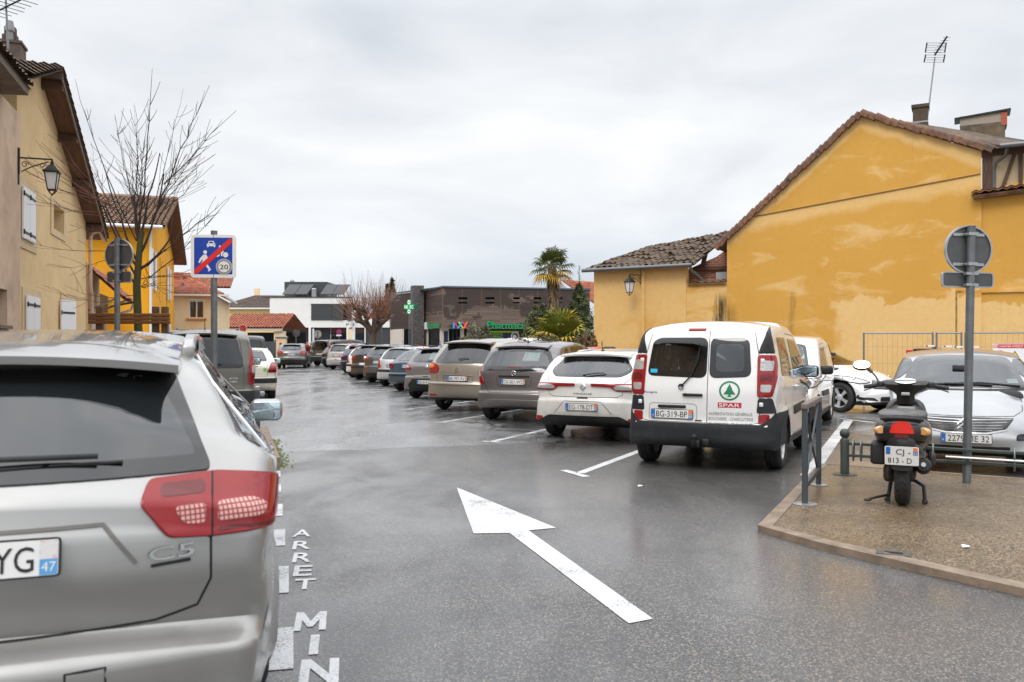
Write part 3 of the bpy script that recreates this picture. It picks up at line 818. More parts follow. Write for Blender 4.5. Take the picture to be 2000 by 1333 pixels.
def lantern(base, arm_dir, arm_len, drop, label, sc=1.0, scroll=True):
 e_ = empty('wall_lantern', base, label, 'street lamp', 0, 'wall lanterns')
 d = Vector((arm_dir[0], arm_dir[1], 0)).normalized(); L = arm_len
 b = MB()
 b.tube([(0, 0, -.45*sc), (0, 0, .12*sc)], .03*sc, 6); b.box((0, 0, .02), (.07*sc, .07*sc, .5*sc), rz=math.atan2(d.y, d.x))
 b.tube([(0, 0, .08*sc), d*L*1.02+Vector((0, 0, .08*sc))], .016*sc, 6)
 if scroll:
  pts = [d*(L*t)+Vector((0, 0, -.28*sc+.33*sc*t**.6)) for t in [i/10 for i in range(1, 10)]]; b.tube(pts, .011*sc, 6)
  for c, r in ((.2, .07), (.72, .06)):
   b.tube([d*(L*c+r*sc*(1-i/18)*math.cos(i*.6))+Vector((0, 0, -.05*sc+r*sc*(1-i/18)*math.sin(i*.6))) for i in range(14)], .008*sc, 5)
 b.build('bracket', m_iron, e_)
 c = d*L+Vector((0, 0, .08*sc))
 b = MB()
 z = -.03*sc
 for (r, h) in ((.015, 0),): b.tube([c, c+Vector((0, 0, -.09*sc))], .02*sc, 6)
 ang = math.atan2(d.y, d.x)+R(45)
 prof = [(.012, -.04), (.045, -.06), (.03, -.09), (.10, -.14), (.145, -.20), (.21, -.24), (.21, -.262), (.17, -.27)]
 b.lathe([(r*sc, h*sc) for r, h in prof], 4, c, mat=Matrix.Rotation(ang, 3, 'Z'))
 for k in range(4):
  a = ang+k*math.pi/2
  b.tube([c+Vector((math.cos(a)*.165*sc, math.sin(a)*.165*sc, -.26*sc)), c+Vector((math.cos(a)*.10*sc, math.sin(a)*.10*sc, -.60*sc))], .011*sc, 5)
  b.tube([c+Vector((math.cos(a)*.10*sc, math.sin(a)*.10*sc, -.60*sc)), c+Vector((math.cos(a)*.05*sc, math.sin(a)*.05*sc, -.67*sc)), c+Vector((0, 0, -.69*sc))], .010*sc, 5)
 b.lathe([(.11*sc, -.595*sc), (.11*sc, -.615*sc), (.0, -.615*sc)], 4, c, mat=Matrix.Rotation(ang, 3, 'Z')); b.sphere(c+Vector((0, 0, -.70*sc)), .022*sc, 5)
 b.build('lantern_frame', m_iron, e_)
 b = MB(); b.lathe([(.155*sc, -.27*sc), (.095*sc, -.59*sc), (.0, -.59*sc)], 4, c, mat=Matrix.Rotation(ang, 3, 'Z')); b.build('lantern_glass', M('frosted lantern glass', (.72, .72, .72), .3), e_)
 return e_
lantern(WY.pt(1254, 543), (-WY.d.x, -WY.d.y) if False else (-.75, -.6), .62, 0, 'black lantern on the pilaster of the low ochre building', 1.0)
FW = Wall(at(1684, 652, 22.6)[:2], at(2000, 652, 21.2)[:2])
m_fence = M('galvanised fence tube', (.22, .24, .27), .45, .6)
def fence_panel(u0, u1, label):
 p = FW.fn(u0, 0); e_ = empty('mesh_fence_panel', p, label, 'fence', math.atan2(FW.d.y, FW.d.x), 'construction fence panels')
 L = u1-u0; H = 1.78
 b = MB()
 for x in (.02, L-.02): b.tube([(x, 0, .0), (x, 0, H+.02)], .024, 8)
 b.tube([(0, 0, H), (L, 0, H)], .02, 8); b.tube([(0, 0, .2), (L, 0, .2)], .02, 8)
 b.build('frame', m_fence, e_)
 b = MB()
 for i in range(1, int(L/.12)): b.tube([(i*.12, 0, .18), (i*.12, 0, H+.03)], .0035, 4, cap=False)
 for zz in (.55, .98, 1.42): b.tube([(0, 0, zz), (L, 0, zz)], .0035, 4, cap=False)
 b.build('mesh', m_fence, e_)
 b = MB()
 for x in (-.25, .25): b.rbox((L*.0+.05+x*.0, 0, .06), (.62, .22, .12), .03, 2)
 b.build('concrete_foot', m_conc, e_)
uf = [0, FW.uz(1826, 652)[0], FW.uz(1882, 652)[0], FW.uz(1882, 652)[0]+3.4, FW.uz(1882, 652)[0]+5.0, FW.uz(1882, 652)[0]+8.4]
for i, lab in enumerate(('wide mesh fence panel starting left of the silver hatchback roof', 'narrow mesh fence panel above the silver hatchback roof', 'mesh fence panel carrying the site warning board', 'mesh fence panel at the right edge beyond the warning board')):
 fence_panel(uf[i]+.02, uf[i+1]-.03, lab)
sb = FW.pt(1980, 690, -.05); sg = empty('warning_board', sb-Vector((0, 0, .3)), 'white and red construction site warning board on the mesh fence', 'sign', math.atan2(FW.d.y, FW.d.x))
m_swhite = M('sign white', (.82, .82, .82), .4); m_sred = M('sign red', (.62, .02, .025), .4); m_sblue = M('sign blue', (.015, .06, .36), .4); m_syel = M('sign yellow', (.85, .62, .02), .4); m_sblk = M('sign black', (.015, .015, .015), .4)
b = MB(); b.box((.05, 0, .3), (1.02, .012, .50), mi=0)
def disc(b, c, r, w, mi, n=28):
 o = len(b.v); b.add([(c[0], w, c[1])]+[(c[0]+r*math.cos(2*math.pi*i/n), w, c[1]+r*math.sin(2*math.pi*i/n)) for i in range(n)], [(0, 1+(i+1) % n, 1+i) for i in range(n)], mi)
def quad(b, u0, z0, u1, z1, w, mi): b.add([(u0, w, z0), (u1, w, z0), (u1, w, z1), (u0, w, z1)], [(0, 1, 2, 3)], mi)
quad(b, -.36, .42, .53, .52, -.0075, 1); quad(b, -.45, .06, .54, .075, -.0075, 1); quad(b, -.45, .535, .54, .545, -.0075, 1)
put_text(b, 'CHANTIER INTERDIT AU PUBLIC', lambda u, v: Vector((.085+u, -.009, .47+v)), .055, .84, 0)
disc(b, (-.41, .47), .045, -.0075, 1); disc(b, (-.41, .47), .03, -.009, 0); put_text(b, 'S', lambda u, v: Vector((-.41+u, -.010, .47+v)), .045, mi=4)
disc(b, (-.30, .24), .125, -.0075, 2); disc(b, (-.30, .22), .07, -.009, 0); disc(b, (-.30, .26), .045, -.010, 2)
b.add([(-.12, -.0075, .10), (.17, -.0075, .10), (.025, -.0075, .36)], [(0, 1, 2)], 4); b.add([(-.095, -.009, .115), (.145, -.009, .115), (.025, -.009, .325)], [(0, 1, 2)], 3)
put_text(b, '!', lambda u, v: Vector((.025+u, -.010, .19+v)), .13, mi=4)
disc(b, (.36, .24), .13, -.0075, 1); disc(b, (.36, .24), .10, -.009, 2)
b.add([(.27, -.010, .315), (.29, -.010, .335), (.45, -.010, .165), (.43, -.010, .145)], [(0, 1, 2, 3)], 1)
b.build('board', [m_swhite, m_sred, m_sblue, m_syel, m_sblk], sg)
for px, py, lab in ((1815, 676, 'small white tag tied to the wide mesh fence panel'), (1850, 677, 'left white tag tied on the narrow mesh fence panel'), (1871, 678, 'right white tag tied on the narrow mesh fence panel beside the steel post'), (1903, 678, 'white tag tied to the fence just right of the sign post')):
 p = FW.pt(px, py, -.035); b = MB(); mt = Matrix.Rotation(math.atan2(FW.d.y, FW.d.x), 3, 'Z')
 b.box(p, (.22, .004, .045), mat=mt); q = p+mt @ Vector((-.06, -.004, 0)); b.box(q, (.05, .003, .03), mat=mt, mi=1)
 tag(b.build('fence_tag', [m_swhite, m_sblk]), lab, 'tag', 'white tags on the construction fence')
p = FW.pt(1776, 695, .5); b = MB(); b.rbox((p.x, p.y, p.z-.1), (.17, .04, .5), .01, 2); b.tube([(p.x, p.y, 0), (p.x, p.y, p.z)], .02, 6)
tag(b.build('site_marker', m_sred), 'small plain red panel on a stake behind the mesh fence', 'sign')
p = FW.pt(1812, 690, 1.0); e_ = empty('site_machine', (p.x, p.y, 0), 'orange site machine with a dark hood behind the fence', 'machine')
b = MB(); b.rbox((0, 0, .65), (.62, .5, .95), .05, 2); b.build('body', M('orange paint', (.75, .13, .01), .5), e_)
b = MB(); b.rbox((0, 0, 1.27), (.6, .48, .20), .03, 2); b.tube([(.2, 0, 1.3), (.2, 0, 1.42)], .03, 6); b.build('hood', M('rusty hood', (.06, .04, .03), .7), e_)
b = MB()
for sx in (-.22, .22): b.lathe([(.02, -.05), (.17, -.05), (.2, 0), (.17, .05), (.02, .05)], 16, (sx, -.22, .2), 'Y')
b.build('wheel', m_dark, e_)
# ------------------------------------------------------------------ LEFT: houses along the street
WL = Wall((-4.3-.33*8.0, 8.0), (-4.3-.33*26, 26.0))
U = lambda px: WL.uz(px, 600)[0]
def Zw(px, py, w=0): return WL.uz(px, py, w)[1]
hA = wroot('corner_house', WL, 'greyish beige rendered house at the far left edge with an overhanging eave', 'house')
uA1 = U(33)
b = MB(); zeA = 6.05
b.prism([(-7, 0), (uA1, 0), (uA1, zeA), (-7, zeA)], lambda u, v, w: Vector((u, w-.06, v)), .4, holes=[rect(U(-14), Zw(0, 636), U(7), Zw(0, 565))])
b.build('wall', m_tanA, hA, fix=True)
b = MB(); wbox(b, U(-14), U(7), .15, .2, Zw(0, 636), Zw(0, 565)); b.build('window', m_wglass, hA)
b = MB(); wbox(b, U(-16), U(9), -.14, -.03, Zw(0, 636)-.06, Zw(0, 636)); b.build('window_sill', m_fascia, hA)
b = MB()
uR, zR = WL.uz(52, 160, -.45)
b.hexa([(-7, -.48, zeA+.05), (uR, -.48, zeA+.05), (uR, .3, zeA+.02), (-7, .3, zeA+.02)], [(-7, -.5, zeA+.2), (uR, -.5, zeA+.2), (uR, .3, zeA+.5), (-7, .3, zeA+.5)])
b.build('eave_board', m_fascia, hA, fix=True)
b = MB(); tiles(b, (-7, -.55, zeA+.22), (uR+.03, -.55, zeA+.22), (-7, 3.5, zeA+1.65), (uR+.03, 3.5, zeA+1.65), .22, .36, .05, .03, irr=.012); b.build('roof', m_tile_old, hA)
hB = wroot('tan_house', WL, 'tan roughcast house with white shutters and a deep brown boarded eave', 'house')
uB0, uB1 = uA1, U(168)
(uk0, zk0), (uk1, zk1) = WL.uz(85, 168), WL.uz(166, 432)
sl = (zk1-zk0)/(uk1-uk0); ur = uk0-.3; zr = zk0-sl*.3
hol = [rect(U(103), Zw(112, 452), U(123), Zw(112, 405)), rect(U(125), 0.3, U(138), Zw(130, 585))]
b = MB(); b.prism([(uB0, 0), (uB1, 0), (uB1, zr+sl*(uB1-ur)), (ur, zr), (uB0, zr-.35*(ur-uB0))], FL, .4, holes=hol); b.build('wall', m_tan, hB, fix=True)
b = MB(); wbox(b, U(103), U(123), .28, .34, Zw(112, 452), Zw(112, 405)); b.build('window', M('grey window recess', (.22, .19, .17), .5), hB)
b = MB(); wbox(b, U(125), U(138), .28, .33, .3, Zw(130, 585)); b.build('door', M('pale door', (.45, .40, .33), .6), hB)
for (x0, y0, x1, y1, m_) in ((31, 352, 70, 488, 0), (98, 395, 127, 465, 0), (42, 565, 79, 700, 0), (117, 575, 139, 586, 0)):
 fu0, fu1, z0, z1 = U(x0), U(x1), Zw((x0+x1)/2, y1), Zw((x0+x1)/2, y0)
 b = MB()
 if x0 == 98: b.prism(rect(fu0, z0, fu1, z1), lambda u, v, w: Vector((u, w-.025, v)), .023, holes=[hol[0]])
 else: wbox(b, max(fu0, uB0+.01), fu1, -.025, -.002, max(z0, .1), z1)
 b.build('window_surround', m_surround, hB, fix=True)
def shutter(u0, u1, z0, z1, tilt=0.0):
 f = MB(); wv = u1-u0
 mt = Matrix.Rotation(tilt, 3, 'Z')
 f.box(mt @ Vector((wv/2, 0, (z1-z0)/2)), (wv, .035, z1-z0), mat=mt)
 o = f.build('shutter', m_shutter, hB); o.location = (u0, -.055, z0)
 for q in (.12, .86):
  h_ = MB(); h_.box(mt @ Vector((wv/2, -.022, (z1-z0)*q)), (wv*.8, .012, .05), mat=mt); h_.tube([mt @ Vector((0, -.03, (z1-z0)*q-.05)), mt @ Vector((0, -.03, (z1-z0)*q+.05))], .015, 5)
  h_.build('strap_hinge', m_iron, o)
um = (U(39)+U(63))/2
shutter(U(38.5), um-.01, Zw(50, 470), Zw(50, 371)); shutter(um+.01, U(63), Zw(50, 470), Zw(50, 371))
um = (U(46)+U(72))/2
shutter(U(46), um-.01, Zw(60, 700), Zw(60, 580)); shutter(um+.01, U(72), Zw(60, 700), Zw(60, 580))
shutter(U(114), U(124), .3, Zw(118, 586), R(-20)); shutter(U(138), U(147), .3, Zw(142, 588), R(16))
oh = .42; ue = uB1+.9
def rk(u): return zr+sl*(u-ur)
b = MB()
b.hexa([(ur-.1, -oh, rk(ur)+.02), (ue, -oh, rk(ue)+.02), (ue, 6, rk(ue)+.02), (ur-.1, 6, rk(ur)+.02)], [(ur-.1, -oh, rk(ur)+.10), (ue, -oh, rk(ue)+.10), (ue, 6, rk(ue)+.10), (ur-.1, 6, rk(ur)+.10)]); b.build('soffit', m_soffit, hB, fix=True)
b = MB()
b.hexa([(ur-.14, -oh-.03, rk(ur)-.04), (ue, -oh-.03, rk(ue)-.04), (ue, -oh-.002, rk(ue)-.04), (ur-.14, -oh-.002, rk(ur)-.04)], [(ur-.14, -oh-.03, rk(ur)+.16), (ue, -oh-.03, rk(ue)+.16), (ue, -oh-.002, rk(ue)+.16), (ur-.14, -oh-.002, rk(ur)+.16)])
b.hexa([(ur-.16, -oh-.05, rk(ur)-.06), (ur-.11, -oh-.05, rk(ur)-.06), (ur-.11, 2.5, rk(ur)+.3), (ur-.16, 2.5, rk(ur)+.3)], [(ur-.16, -oh-.05, rk(ur)+.2), (ur-.11, -oh-.05, rk(ur)+.2), (ur-.11, 2.5, rk(ur)+.56), (ur-.16, 2.5, rk(ur)+.56)])
b.build('barge_board', m_fascia, hB, fix=True)
for u in (ur+.12, ur+2.0, ur+3.9, ue-.9): b = MB(); b.box((u, -.2, rk(u)-.10), (.16, .46, .2)); b.build('purlin', m_timber, hB)
b = MB(); tiles(b, (ue+.05, -oh-.08, rk(ue)+.13), (ue+.05, 6, rk(ue)+.13), (ur-.2, -oh-.08, rk(ur)+.2), (ur-.2, 6, rk(ur)+.2), .22, .34, .06, .05)
tiles(b, (ur-3.2, -oh-.08, rk(ur)-.9), (ur-3.2, 6, rk(ur)-.9), (ur-.2, -oh-.08, rk(ur)+.2), (ur-.2, 6, rk(ur)+.2), .22, .34, .06, .05)
b.build('roof', m_tile_old, hB)
uc, zc = WL.uz(31, 120, .6)
b = MB(); b.box((uc, .75, zc-.1), (.55, .6, .9)); b.box((uc, .75, zc+.36), (.60, .66, .06)); b.box((uc+.18, .75, zc+.45), (.2, .3, .35))
b.lathe([(.07, zc+.35), (.07, zc+.62), (.10, zc+.63), (.10, zc+.67), (.07, zc+.86), (.02, zc+.88)], 14, (uc-.10, .7, 0), mi=1)
b.box((uc+.20, .75, zc+.70), (.18, .22, .22), mi=2)
b.build('chimney', [M('brown chimney render', (.16, .11, .08), .9, c2=(.09, .07, .06), nscale=4), M('grey flue', (.27, .27, .27), .6), M('rusty cowl', (.07, .04, .035), .8)], hB)
p = WL.pt(16, 96, .6); aerial('tv_aerial', p, WL.pt(11, -8, .6), 'yagi', 'TV aerial on a thin mast above the tan house roof')
b = MB(); ud = U(168)+.12
zd = Zw(168, 448)
b.tube([(ue-.1, -oh+.05, rk(ue)+.0), (ud+.35, -.3, zd+.02), (ud+.05, -.12, zd-.1), (ud, -.1, zd-.3), (ud, -.1, Zw(168, 560)), (ud+.25, -.1, Zw(168, 575)), (ud+.25, -.1, .1)], .055, 8); b.build('downpipe', m_downpipe, hB, smooth=60)
lantern(WL.pt(35, 316, -.06), SR, .60, 0, 'black scrolled lantern on the wall of the tan house', 1.0)
hP = wroot('porch', WL, 'small tiled porch canopy on struts beside the tan house downpipe', 'porch')
uP0 = uB1+.35; zP = Zw(185, 528)
b = MB(); wbox(b, uP0-.2, uP0+2.3, 0, .3, 0, zP+.1); b.build('wall', m_tan, hP)
b = MB(); b.hexa([(uP0, -1.0, zP-1.0), (uP0+2.2, -1.0, zP-1.0), (uP0+2.2, 0, zP-.06), (uP0, 0, zP-.06)], [(uP0, -1.0, zP-.93), (uP0+2.2, -1.0, zP-.93), (uP0+2.2, 0, zP+.0), (uP0, 0, zP+.0)])
b.build('canopy', m_timber, hP, fix=True)
b = MB(); tiles(b, (uP0-.05, -1.05, zP-.95), (uP0+2.25, -1.05, zP-.95), (uP0-.05, .05, zP+.06), (uP0+2.25, .05, zP+.06), .2, .3, .05, .03); b.build('roof', m_tile_red, hP)
for u in (uP0+.1, uP0+1.9):
 b = MB(); b.tube([(u, 0, zP-1.3), (u, -.85, zP-.88)], .03, 6); b.build('strut', m_metal, hP)
b = MB(); b.tube([(uP0+2.3, -1.0, zP-1.0), (uP0+2.35, -.9, zP-1.2), (uP0+2.0, -.2, zP-1.45), (uP0+2.0, -.2, .1)], .05, 8); b.build('downpipe', m_downpipe, hP, smooth=60)
b = MB(); wbox(b, uP0+.3, uP0+1.6, -.03, -.002, .1, zP-1.3); b.build('door', M('white glazed door', (.55, .56, .58), .3), hP)
OC = Vector((-14.2, 33.0));
ho = empty('orange_house', (OC.x, OC.y, 0), 'bright orange house with white shutters and brown overhanging roof', 'house', math.atan2(SR.y, SR.x))
zeo = 6.04; yr = 7.5; zro = 8.15; D = 15.0
b = MB()
b.box((-4.5, .15, zeo/2), (9.0, .3, zeo))
b.prism([(0.3, 0), (D, 0), (D, zeo), (yr, zro), (.3, zeo+.08)], lambda u, v, w: Vector((-w-.002, u, v)), .3, holes=[rect(y0, z0, y0+.75, z0+1.55) for (y0, z0) in ((1.4, 3.75), (10.2, 3.75), (10.2, .9))]+[rect(5.3, 4.1, 5.75, 5.4)])
b.build('wall', m_orange, ho, fix=True)
for (y0, z0) in ((1.4, 3.75), (10.2, 3.75), (10.2, .9)):
 b = MB(); b.box((-.2, y0+.375, z0+.775), (.04, .75, 1.55)); w_ = b.build('window', m_wglass, ho)
 b = MB(); b.box((.05, y0-.42, z0+.775), (.05, .7, 1.62)); b.build('shutter', m_shutter, ho)
 b = MB(); b.box((.05, y0+1.17, z0+.775), (.05, .7, 1.62)); b.build('shutter', m_shutter, ho)
b = MB(); b.box((-.2, 5.52, 4.75), (.04, .45, 1.3)); b.build('window', m_wglass, ho)
b = MB(); ov = .65
tiles(b, (-9, -.5, zeo+.02), (ov, -.5, zeo+.02), (-9, yr, zro+.22), (ov, yr, zro+.22), .21, .36, .06, .04, irr=.008)
tiles(b, (-9, D+.6, zeo-.0), (ov, D+.6, zeo), (-9, yr, zro+.22), (ov, yr, zro+.22), .3, .4, .06, .04)
b.tube([(-9, yr, zro+.26), (ov, yr, zro+.26)], .11, 8)
b.build('roof', m_tile_mix, ho)
b = MB()
for s_, ye in ((0, -.5), (1, D+.6)):
 b.hexa([(-.3, ye, zeo-.08), (ov-.03, ye, zeo-.08), (ov-.03, yr, zro+.10), (-.3, yr, zro+.10)], [(-.3, ye, zeo-.02), (ov-.03, ye, zeo-.02), (ov-.03, yr, zro+.16), (-.3, yr, zro+.16)])
b.build('soffit', m_soffit, ho, fix=True)
b = MB(); b.tube([(-9, -.58, zeo-.03), (ov-.1, -.58, zeo-.03)], .07, 8); b.tube([(.08, -.06, zeo-.1), (.08, -.06, .1)], .05, 8); b.build('gutter', m_shutter, ho, smooth=60)
b = MB(); b.box((-3.0, -.05, 4.4), (.9, .06, .28)); b.build('vent', m_metal, ho)
hg = empty('garage', (OC.x-SR.x*3.6, OC.y-SR.y*3.6-2.0, 0), 'low pinkish garage with a dark brown fascia before the orange house', 'garage', math.atan2(SR.y, SR.x))
b = MB(); b.box((.4, 1, 1.36), (4.6, 2, 2.72)); b.build('wall', M('pinkish render', rgb(214, 190, 176), .85), hg)
b = MB(); b.box((.4, .95, 3.02), (4.75, 2.2, .62)); b.build('fascia', M('brown fascia', (.075, .05, .045), .6, bump=(9, .5, .02), aniso=(.2, .2, 3)), hg)
b = MB(); b.box((1.3, -.08, 3.7), (.32, .2, .38)); b.build('wall_light', m_shutter, hg)
b = MB(); b.box((1.3, .9, 3.5), (.1, .1, .4)); b.build('light_stem', m_metal, hg)
hc = empty('cream_house', at(337, 672, 48).xy.to_3d(), 'cream house with red tiled hip roof and one white window', 'house', R(14))
ze = 4.3
x1 = 2.35
b = MB(); b.prism(rect(-3, 0, x1, ze), lambda u, v, w: Vector((u, w, v)), .3, holes=[rect(.87, 2.95, 1.70, 3.98)]); b.box((x1-.15, 4.8, ze/2), (.3, 9, ze-.02)); b.build('wall', m_cream, hc, fix=True)
b = MB(); b.prism(rect(.87, 2.95, 1.70, 3.98), lambda u, v, w: Vector((u, w+.05, v)), .06, holes=[rect(.94, 3.02, 1.25, 3.92), rect(1.32, 3.02, 1.63, 3.92)]); fr_ = b.build('window', m_shutter, hc, fix=True)
b = MB(); b.box((1.285, .1, 3.465), (.8, .02, 1.0)); b.build('pane', m_wglass, fr_)
b = MB(); b.box((1.285, -.04, 2.9), (1.1, .12, .1)); b.build('sill', M('orange sill', (.55, .22, .03), .7), fr_)
b = MB(); b.box((1.285, -.02, 4.03), (.98, .1, .1)); b.build('shutter_box', m_shutter, fr_)
b = MB()
tiles(b, (-3, -.4, ze), (x1+.4, -.4, ze), (-3, 3.6, ze+1.45), (x1-2.6, 3.6, ze+1.45), .2, .34, .055, .03)
tiles(b, (x1+.4, -.4, ze), (x1+.4, 9.3, ze), (x1-2.6, 3.6, ze+1.45), (x1-2.6, 5.4, ze+1.45), .25, .36, .055, .03)
tiles(b, (-1.0, 3.0, ze+.65), (x1+.55, 3.0, ze+.65), (-1.0, 6.5, ze+1.75), (x1+.55, 6.5, ze+1.75), .2, .34, .055, .03)
b.tube([(x1+.4, -.4, ze+.05), (x1-2.6, 3.6, ze+1.5)], .09, 6); b.build('roof', m_tile_red, hc)
b = MB(); b.box((-.1, -.48, ze-.03), (6.4, .12, .1)); b.box((x1+.46, 4.4, ze-.03), (.1, 9.6, .1)); b.build('gutter', m_shutter, hc)
b = MB(); b.box((.0, 2.5, ze+1.0), (.5, .4, .9)); b.build('chimney', m_tile_red, hc)
p = at(357, 560, 49.3); lt = empty('post_lamp', (p.x, p.y, 0), 'black lantern seen against the red roof of the cream house', 'street lamp')
b = MB(); b.tube([(0, 0, 0), (0, 0, 4.3)], [.06, .035], 8); b.build('pole', m_iron, lt)
b = MB(); b.lathe([(.1, 4.25), (.2, 4.65), (.2, 4.66)], 4); b.build('lantern_glass', m_shutter, lt)
b = MB(); b.lathe([(.30, 4.66), (.12, 4.92), (.04, 5.05), (.01, 5.1)], 8); b.build('lantern_cap', m_iron, lt)
cp = empty('carport', at(425, 672, 60).xy.to_3d(), 'open carport under a red tiled roof with grey gate', 'carport')
Wc = (552-425)/F*60; ze = 2.62; zrg = 3.75
b = MB(); tiles(b, (0, 0, ze), (Wc, 0, ze), (-.05, 3.6, zrg), (Wc-.1, 3.6, zrg), .21, .34, .07, .04)
tiles(b, (0, 7.2, ze), (Wc, 7.2, ze), (-.05, 3.6, zrg), (Wc-.1, 3.6, zrg), .3, .4, .07, .04); b.build('roof', m_tile_red, cp)
b = MB(); b.box((Wc/2, -.03, ze-.12), (Wc, .06, .16)); b.build('fascia', M('pale fascia', (.55, .48, .42), .7), cp)
b = MB(); b.box((Wc-.35, .6, 1.2), (.62, .9, 2.4)); b.build('pillar', m_cream, cp)
b = MB(); b.box((-.1, .6, 1.2), (.3, .5, 2.4)); b.build('pillar', m_cream, cp)
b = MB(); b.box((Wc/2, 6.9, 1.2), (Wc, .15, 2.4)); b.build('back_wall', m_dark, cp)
gt = empty('gate', at(515, 672, 59).xy.to_3d(), 'grey metal gate between the dark van and the cream pillar', 'gate')
b = MB(); b.box((.38, 0, .86), (.8, .05, 1.6))
for i in range(5): b.box((.38, -.03, .2+i*.33), (.8, .02, .02))
b.build('panel', M('grey gate paint', (.10, .12, .14), .5), gt)
b = MB(); b.box((-.06, 0, .9), (.1, .1, 1.8)); b.box((.82, 0, .9), (.1, .1, 1.8)); b.build('post', M('grey gate post', (.10, .12, .14), .5), gt)
pl = empty('gate_pillar', at(550, 672, 58).xy.to_3d(), 'cream gate pillar with a capstone in front of the carport', 'pillar')
b = MB(); b.box((0, 0, .95), (.62, .5, 1.9)); b.build('shaft', m_cream, pl)
b = MB(); b.box((0, 0, 1.93), (.74, .6, .08)); b.lathe([(.5, 1.97), (.02, 2.2)], 4, mat=Matrix.Rotation(R(45), 3, 'Z')); b.build('capstone', m_conc, pl)
b = MB(); b.box((0, -.27, 1.5), (.14, .04, .18)); b.build('plaque', M('terracotta plaque', (.3, .08, .03), .7), pl)
b = MB();
hb = empty('brown_roof_house', at(446, 672, 88).xy.to_3d(), 'distant yellow house with a dark brown hip roof and chimney', 'house')
b = MB(); b.box((3, 4, 2.6), (7.6, 8, 5.2)); b.build('wall', m_yell2, hb)
b = MB(); tiles(b, (-1.4, -.4, 5.25), (7.2, -.4, 5.25), (1.6, 4, 6.75), (5.5, 4, 6.75), .3, .4, .05, .03); tiles(b, (-1.4, 8.4, 5.25), (-1.4, -.4, 5.25), (1.6, 4, 6.75), (1.6, 4.1, 6.75), .4, .5, .05, .03); b.build('roof', m_tile_brown, hb)
b = MB(); b.box((2.9, -.45, 5.18), (8.6, .1, .14)); b.build('gutter', m_shutter, hb)
b = MB(); b.box((1.6, 4.6, 6.9), (.5, .5, 1.3)); b.build('chimney', m_cream, hb)
# ------------------------------------------------------------------ health centre on its terrace
m_slat = M('dark grey slats', (.055, .058, .06), .5, .3, bump=(6, .8, .03), aniso=(.05, .05, 4))
slab('terrace', [(-30, 73), (-9, 73), (-9, 110), (-30, 110)], -.02, 1.25, m_conc)
HZ = 80.0
hs = empty('health_centre', (at(527, 672, HZ).x, HZ, 1.25), 'white modern two-storey health centre with grey slatted shutters', 'building')
k = HZ/F
X = lambda px: (px-527)*k
Zh = lambda py: HC-(py-HY)*k-1.25
zt, zb2, zg = Zh(582), Zh(640), 0.0
b = MB();
b.prism(rect(0, zb2, X(686), zt), lambda u, v, w: Vector((u, w, v)), .3, holes=[rect(X(609), Zh(626), X(686)-.3, Zh(596))])
b.hexa([(0, .02, zb2), (0, .3, zb2), (-.7, 4.5, zb2), (-.72, 4.2, zb2)], [(0, .02, zt), (0, .3, zt), (-.7, 4.5, zt), (-.72, 4.2, zt)])
b.box((X(606), 4, zb2+.1), (X(686), 7.6, .2)); b.box((X(606)+.0, 4, zt-.1), (X(686)-.1, 7.4, .15)); b.box((X(686)-.15, 4, (zt+zb2)/2), (.28, 7.4, zt-zb2-.02))
b.box((X(540), .05, zb2/2+.0), (.25, .25, zb2)); b.box((X(605), .05, zb2/2), (.2, .2, zb2)); b.box((X(679), .05, zb2/2), (.2, .2, zb2))
b.build('wall', m_white, hs, fix=True)
b = MB(); wbox(b, X(608), X(648), -.06, -.01, Zh(626), Zh(595)); wbox(b, X(648)+.03, X(671), -.10, -.05, Zh(626), Zh(595)); wbox(b, X(679), X(687), -.10, -.05, Zh(627), Zh(597)); wbox(b, X(607), X(688), -.12, .02, Zh(595), Zh(594)); b.build('slatted_shutter', m_slat, hs)
b = MB(); wbox(b, X(608), X(684), .1, .14, Zh(626), Zh(596)); b.build('upper_glazing', m_dglass, hs)
b = MB()
for a_, c_ in ((541, 568), (570, 604), (608, 640)): wbox(b, X(a_), X(c_), 1.2, 1.26, .0, zb2)
b.build('ground_floor_shutter', m_slat, hs)
b = MB(); wbox(b, X(641), X(676), 1.2, 1.26, .0, zb2); b.build('entrance_glazing', m_wglass, hs)
b = MB(); wbox(b, -.75, X(688), -.06, .3, zt, zt+.09); b.build('parapet_cap', m_anthr, hs)
b = MB(); X0, X1 = X(536), X(623); b.box(((X0+X1)/2+.2, 5, (Zh(555)+zt)/2+.15), (X1-X0, 4.5, Zh(555)-zt+.5)); b.build('plant_room', m_slat, hs)
for pr in ((546, 571), (571, 596), (621, 645), (645, 668)):
 b = MB(); x0, x1 = X(pr[0]), X(pr[1]); s_ = .35
 b.hexa([(x0, 1.0, zt+.35), (x1-.05, 1.0, zt+.35), (x1+s_-.05, 2.3, zt+1.35), (x0+s_, 2.3, zt+1.35)], [(x0, .95, zt+.42), (x1-.05, .95, zt+.42), (x1+s_-.05, 2.25, zt+1.42), (x0+s_, 2.25, zt+1.42)])
 b.tube([(x1, 1.1, zt), (x1, 1.1, zt+.4)], .04, 5); b.tube([(x1+s_, 2.2, zt), (x1+s_, 2.2, zt+1.4)], .04, 5)
 b.build('solar_panel', M('solar panel', (.05, .052, .058), .35, .2), hs, fix=True)
b = MB(); b.rbox((X(606), 1.6, zt+.5), (.42, .5, 1.0), .06, 2); b.build('roof_vent', m_metal, hs)
b = MB(); b.tube([(X(544), 5, zt+1), (X(544), 5, Zh(545))], .05, 6); b.sphere((X(544), 5, Zh(543)), .24, 8, sc=(1, .35, 1)); b.build('weather_sensor', m_metal, hs)
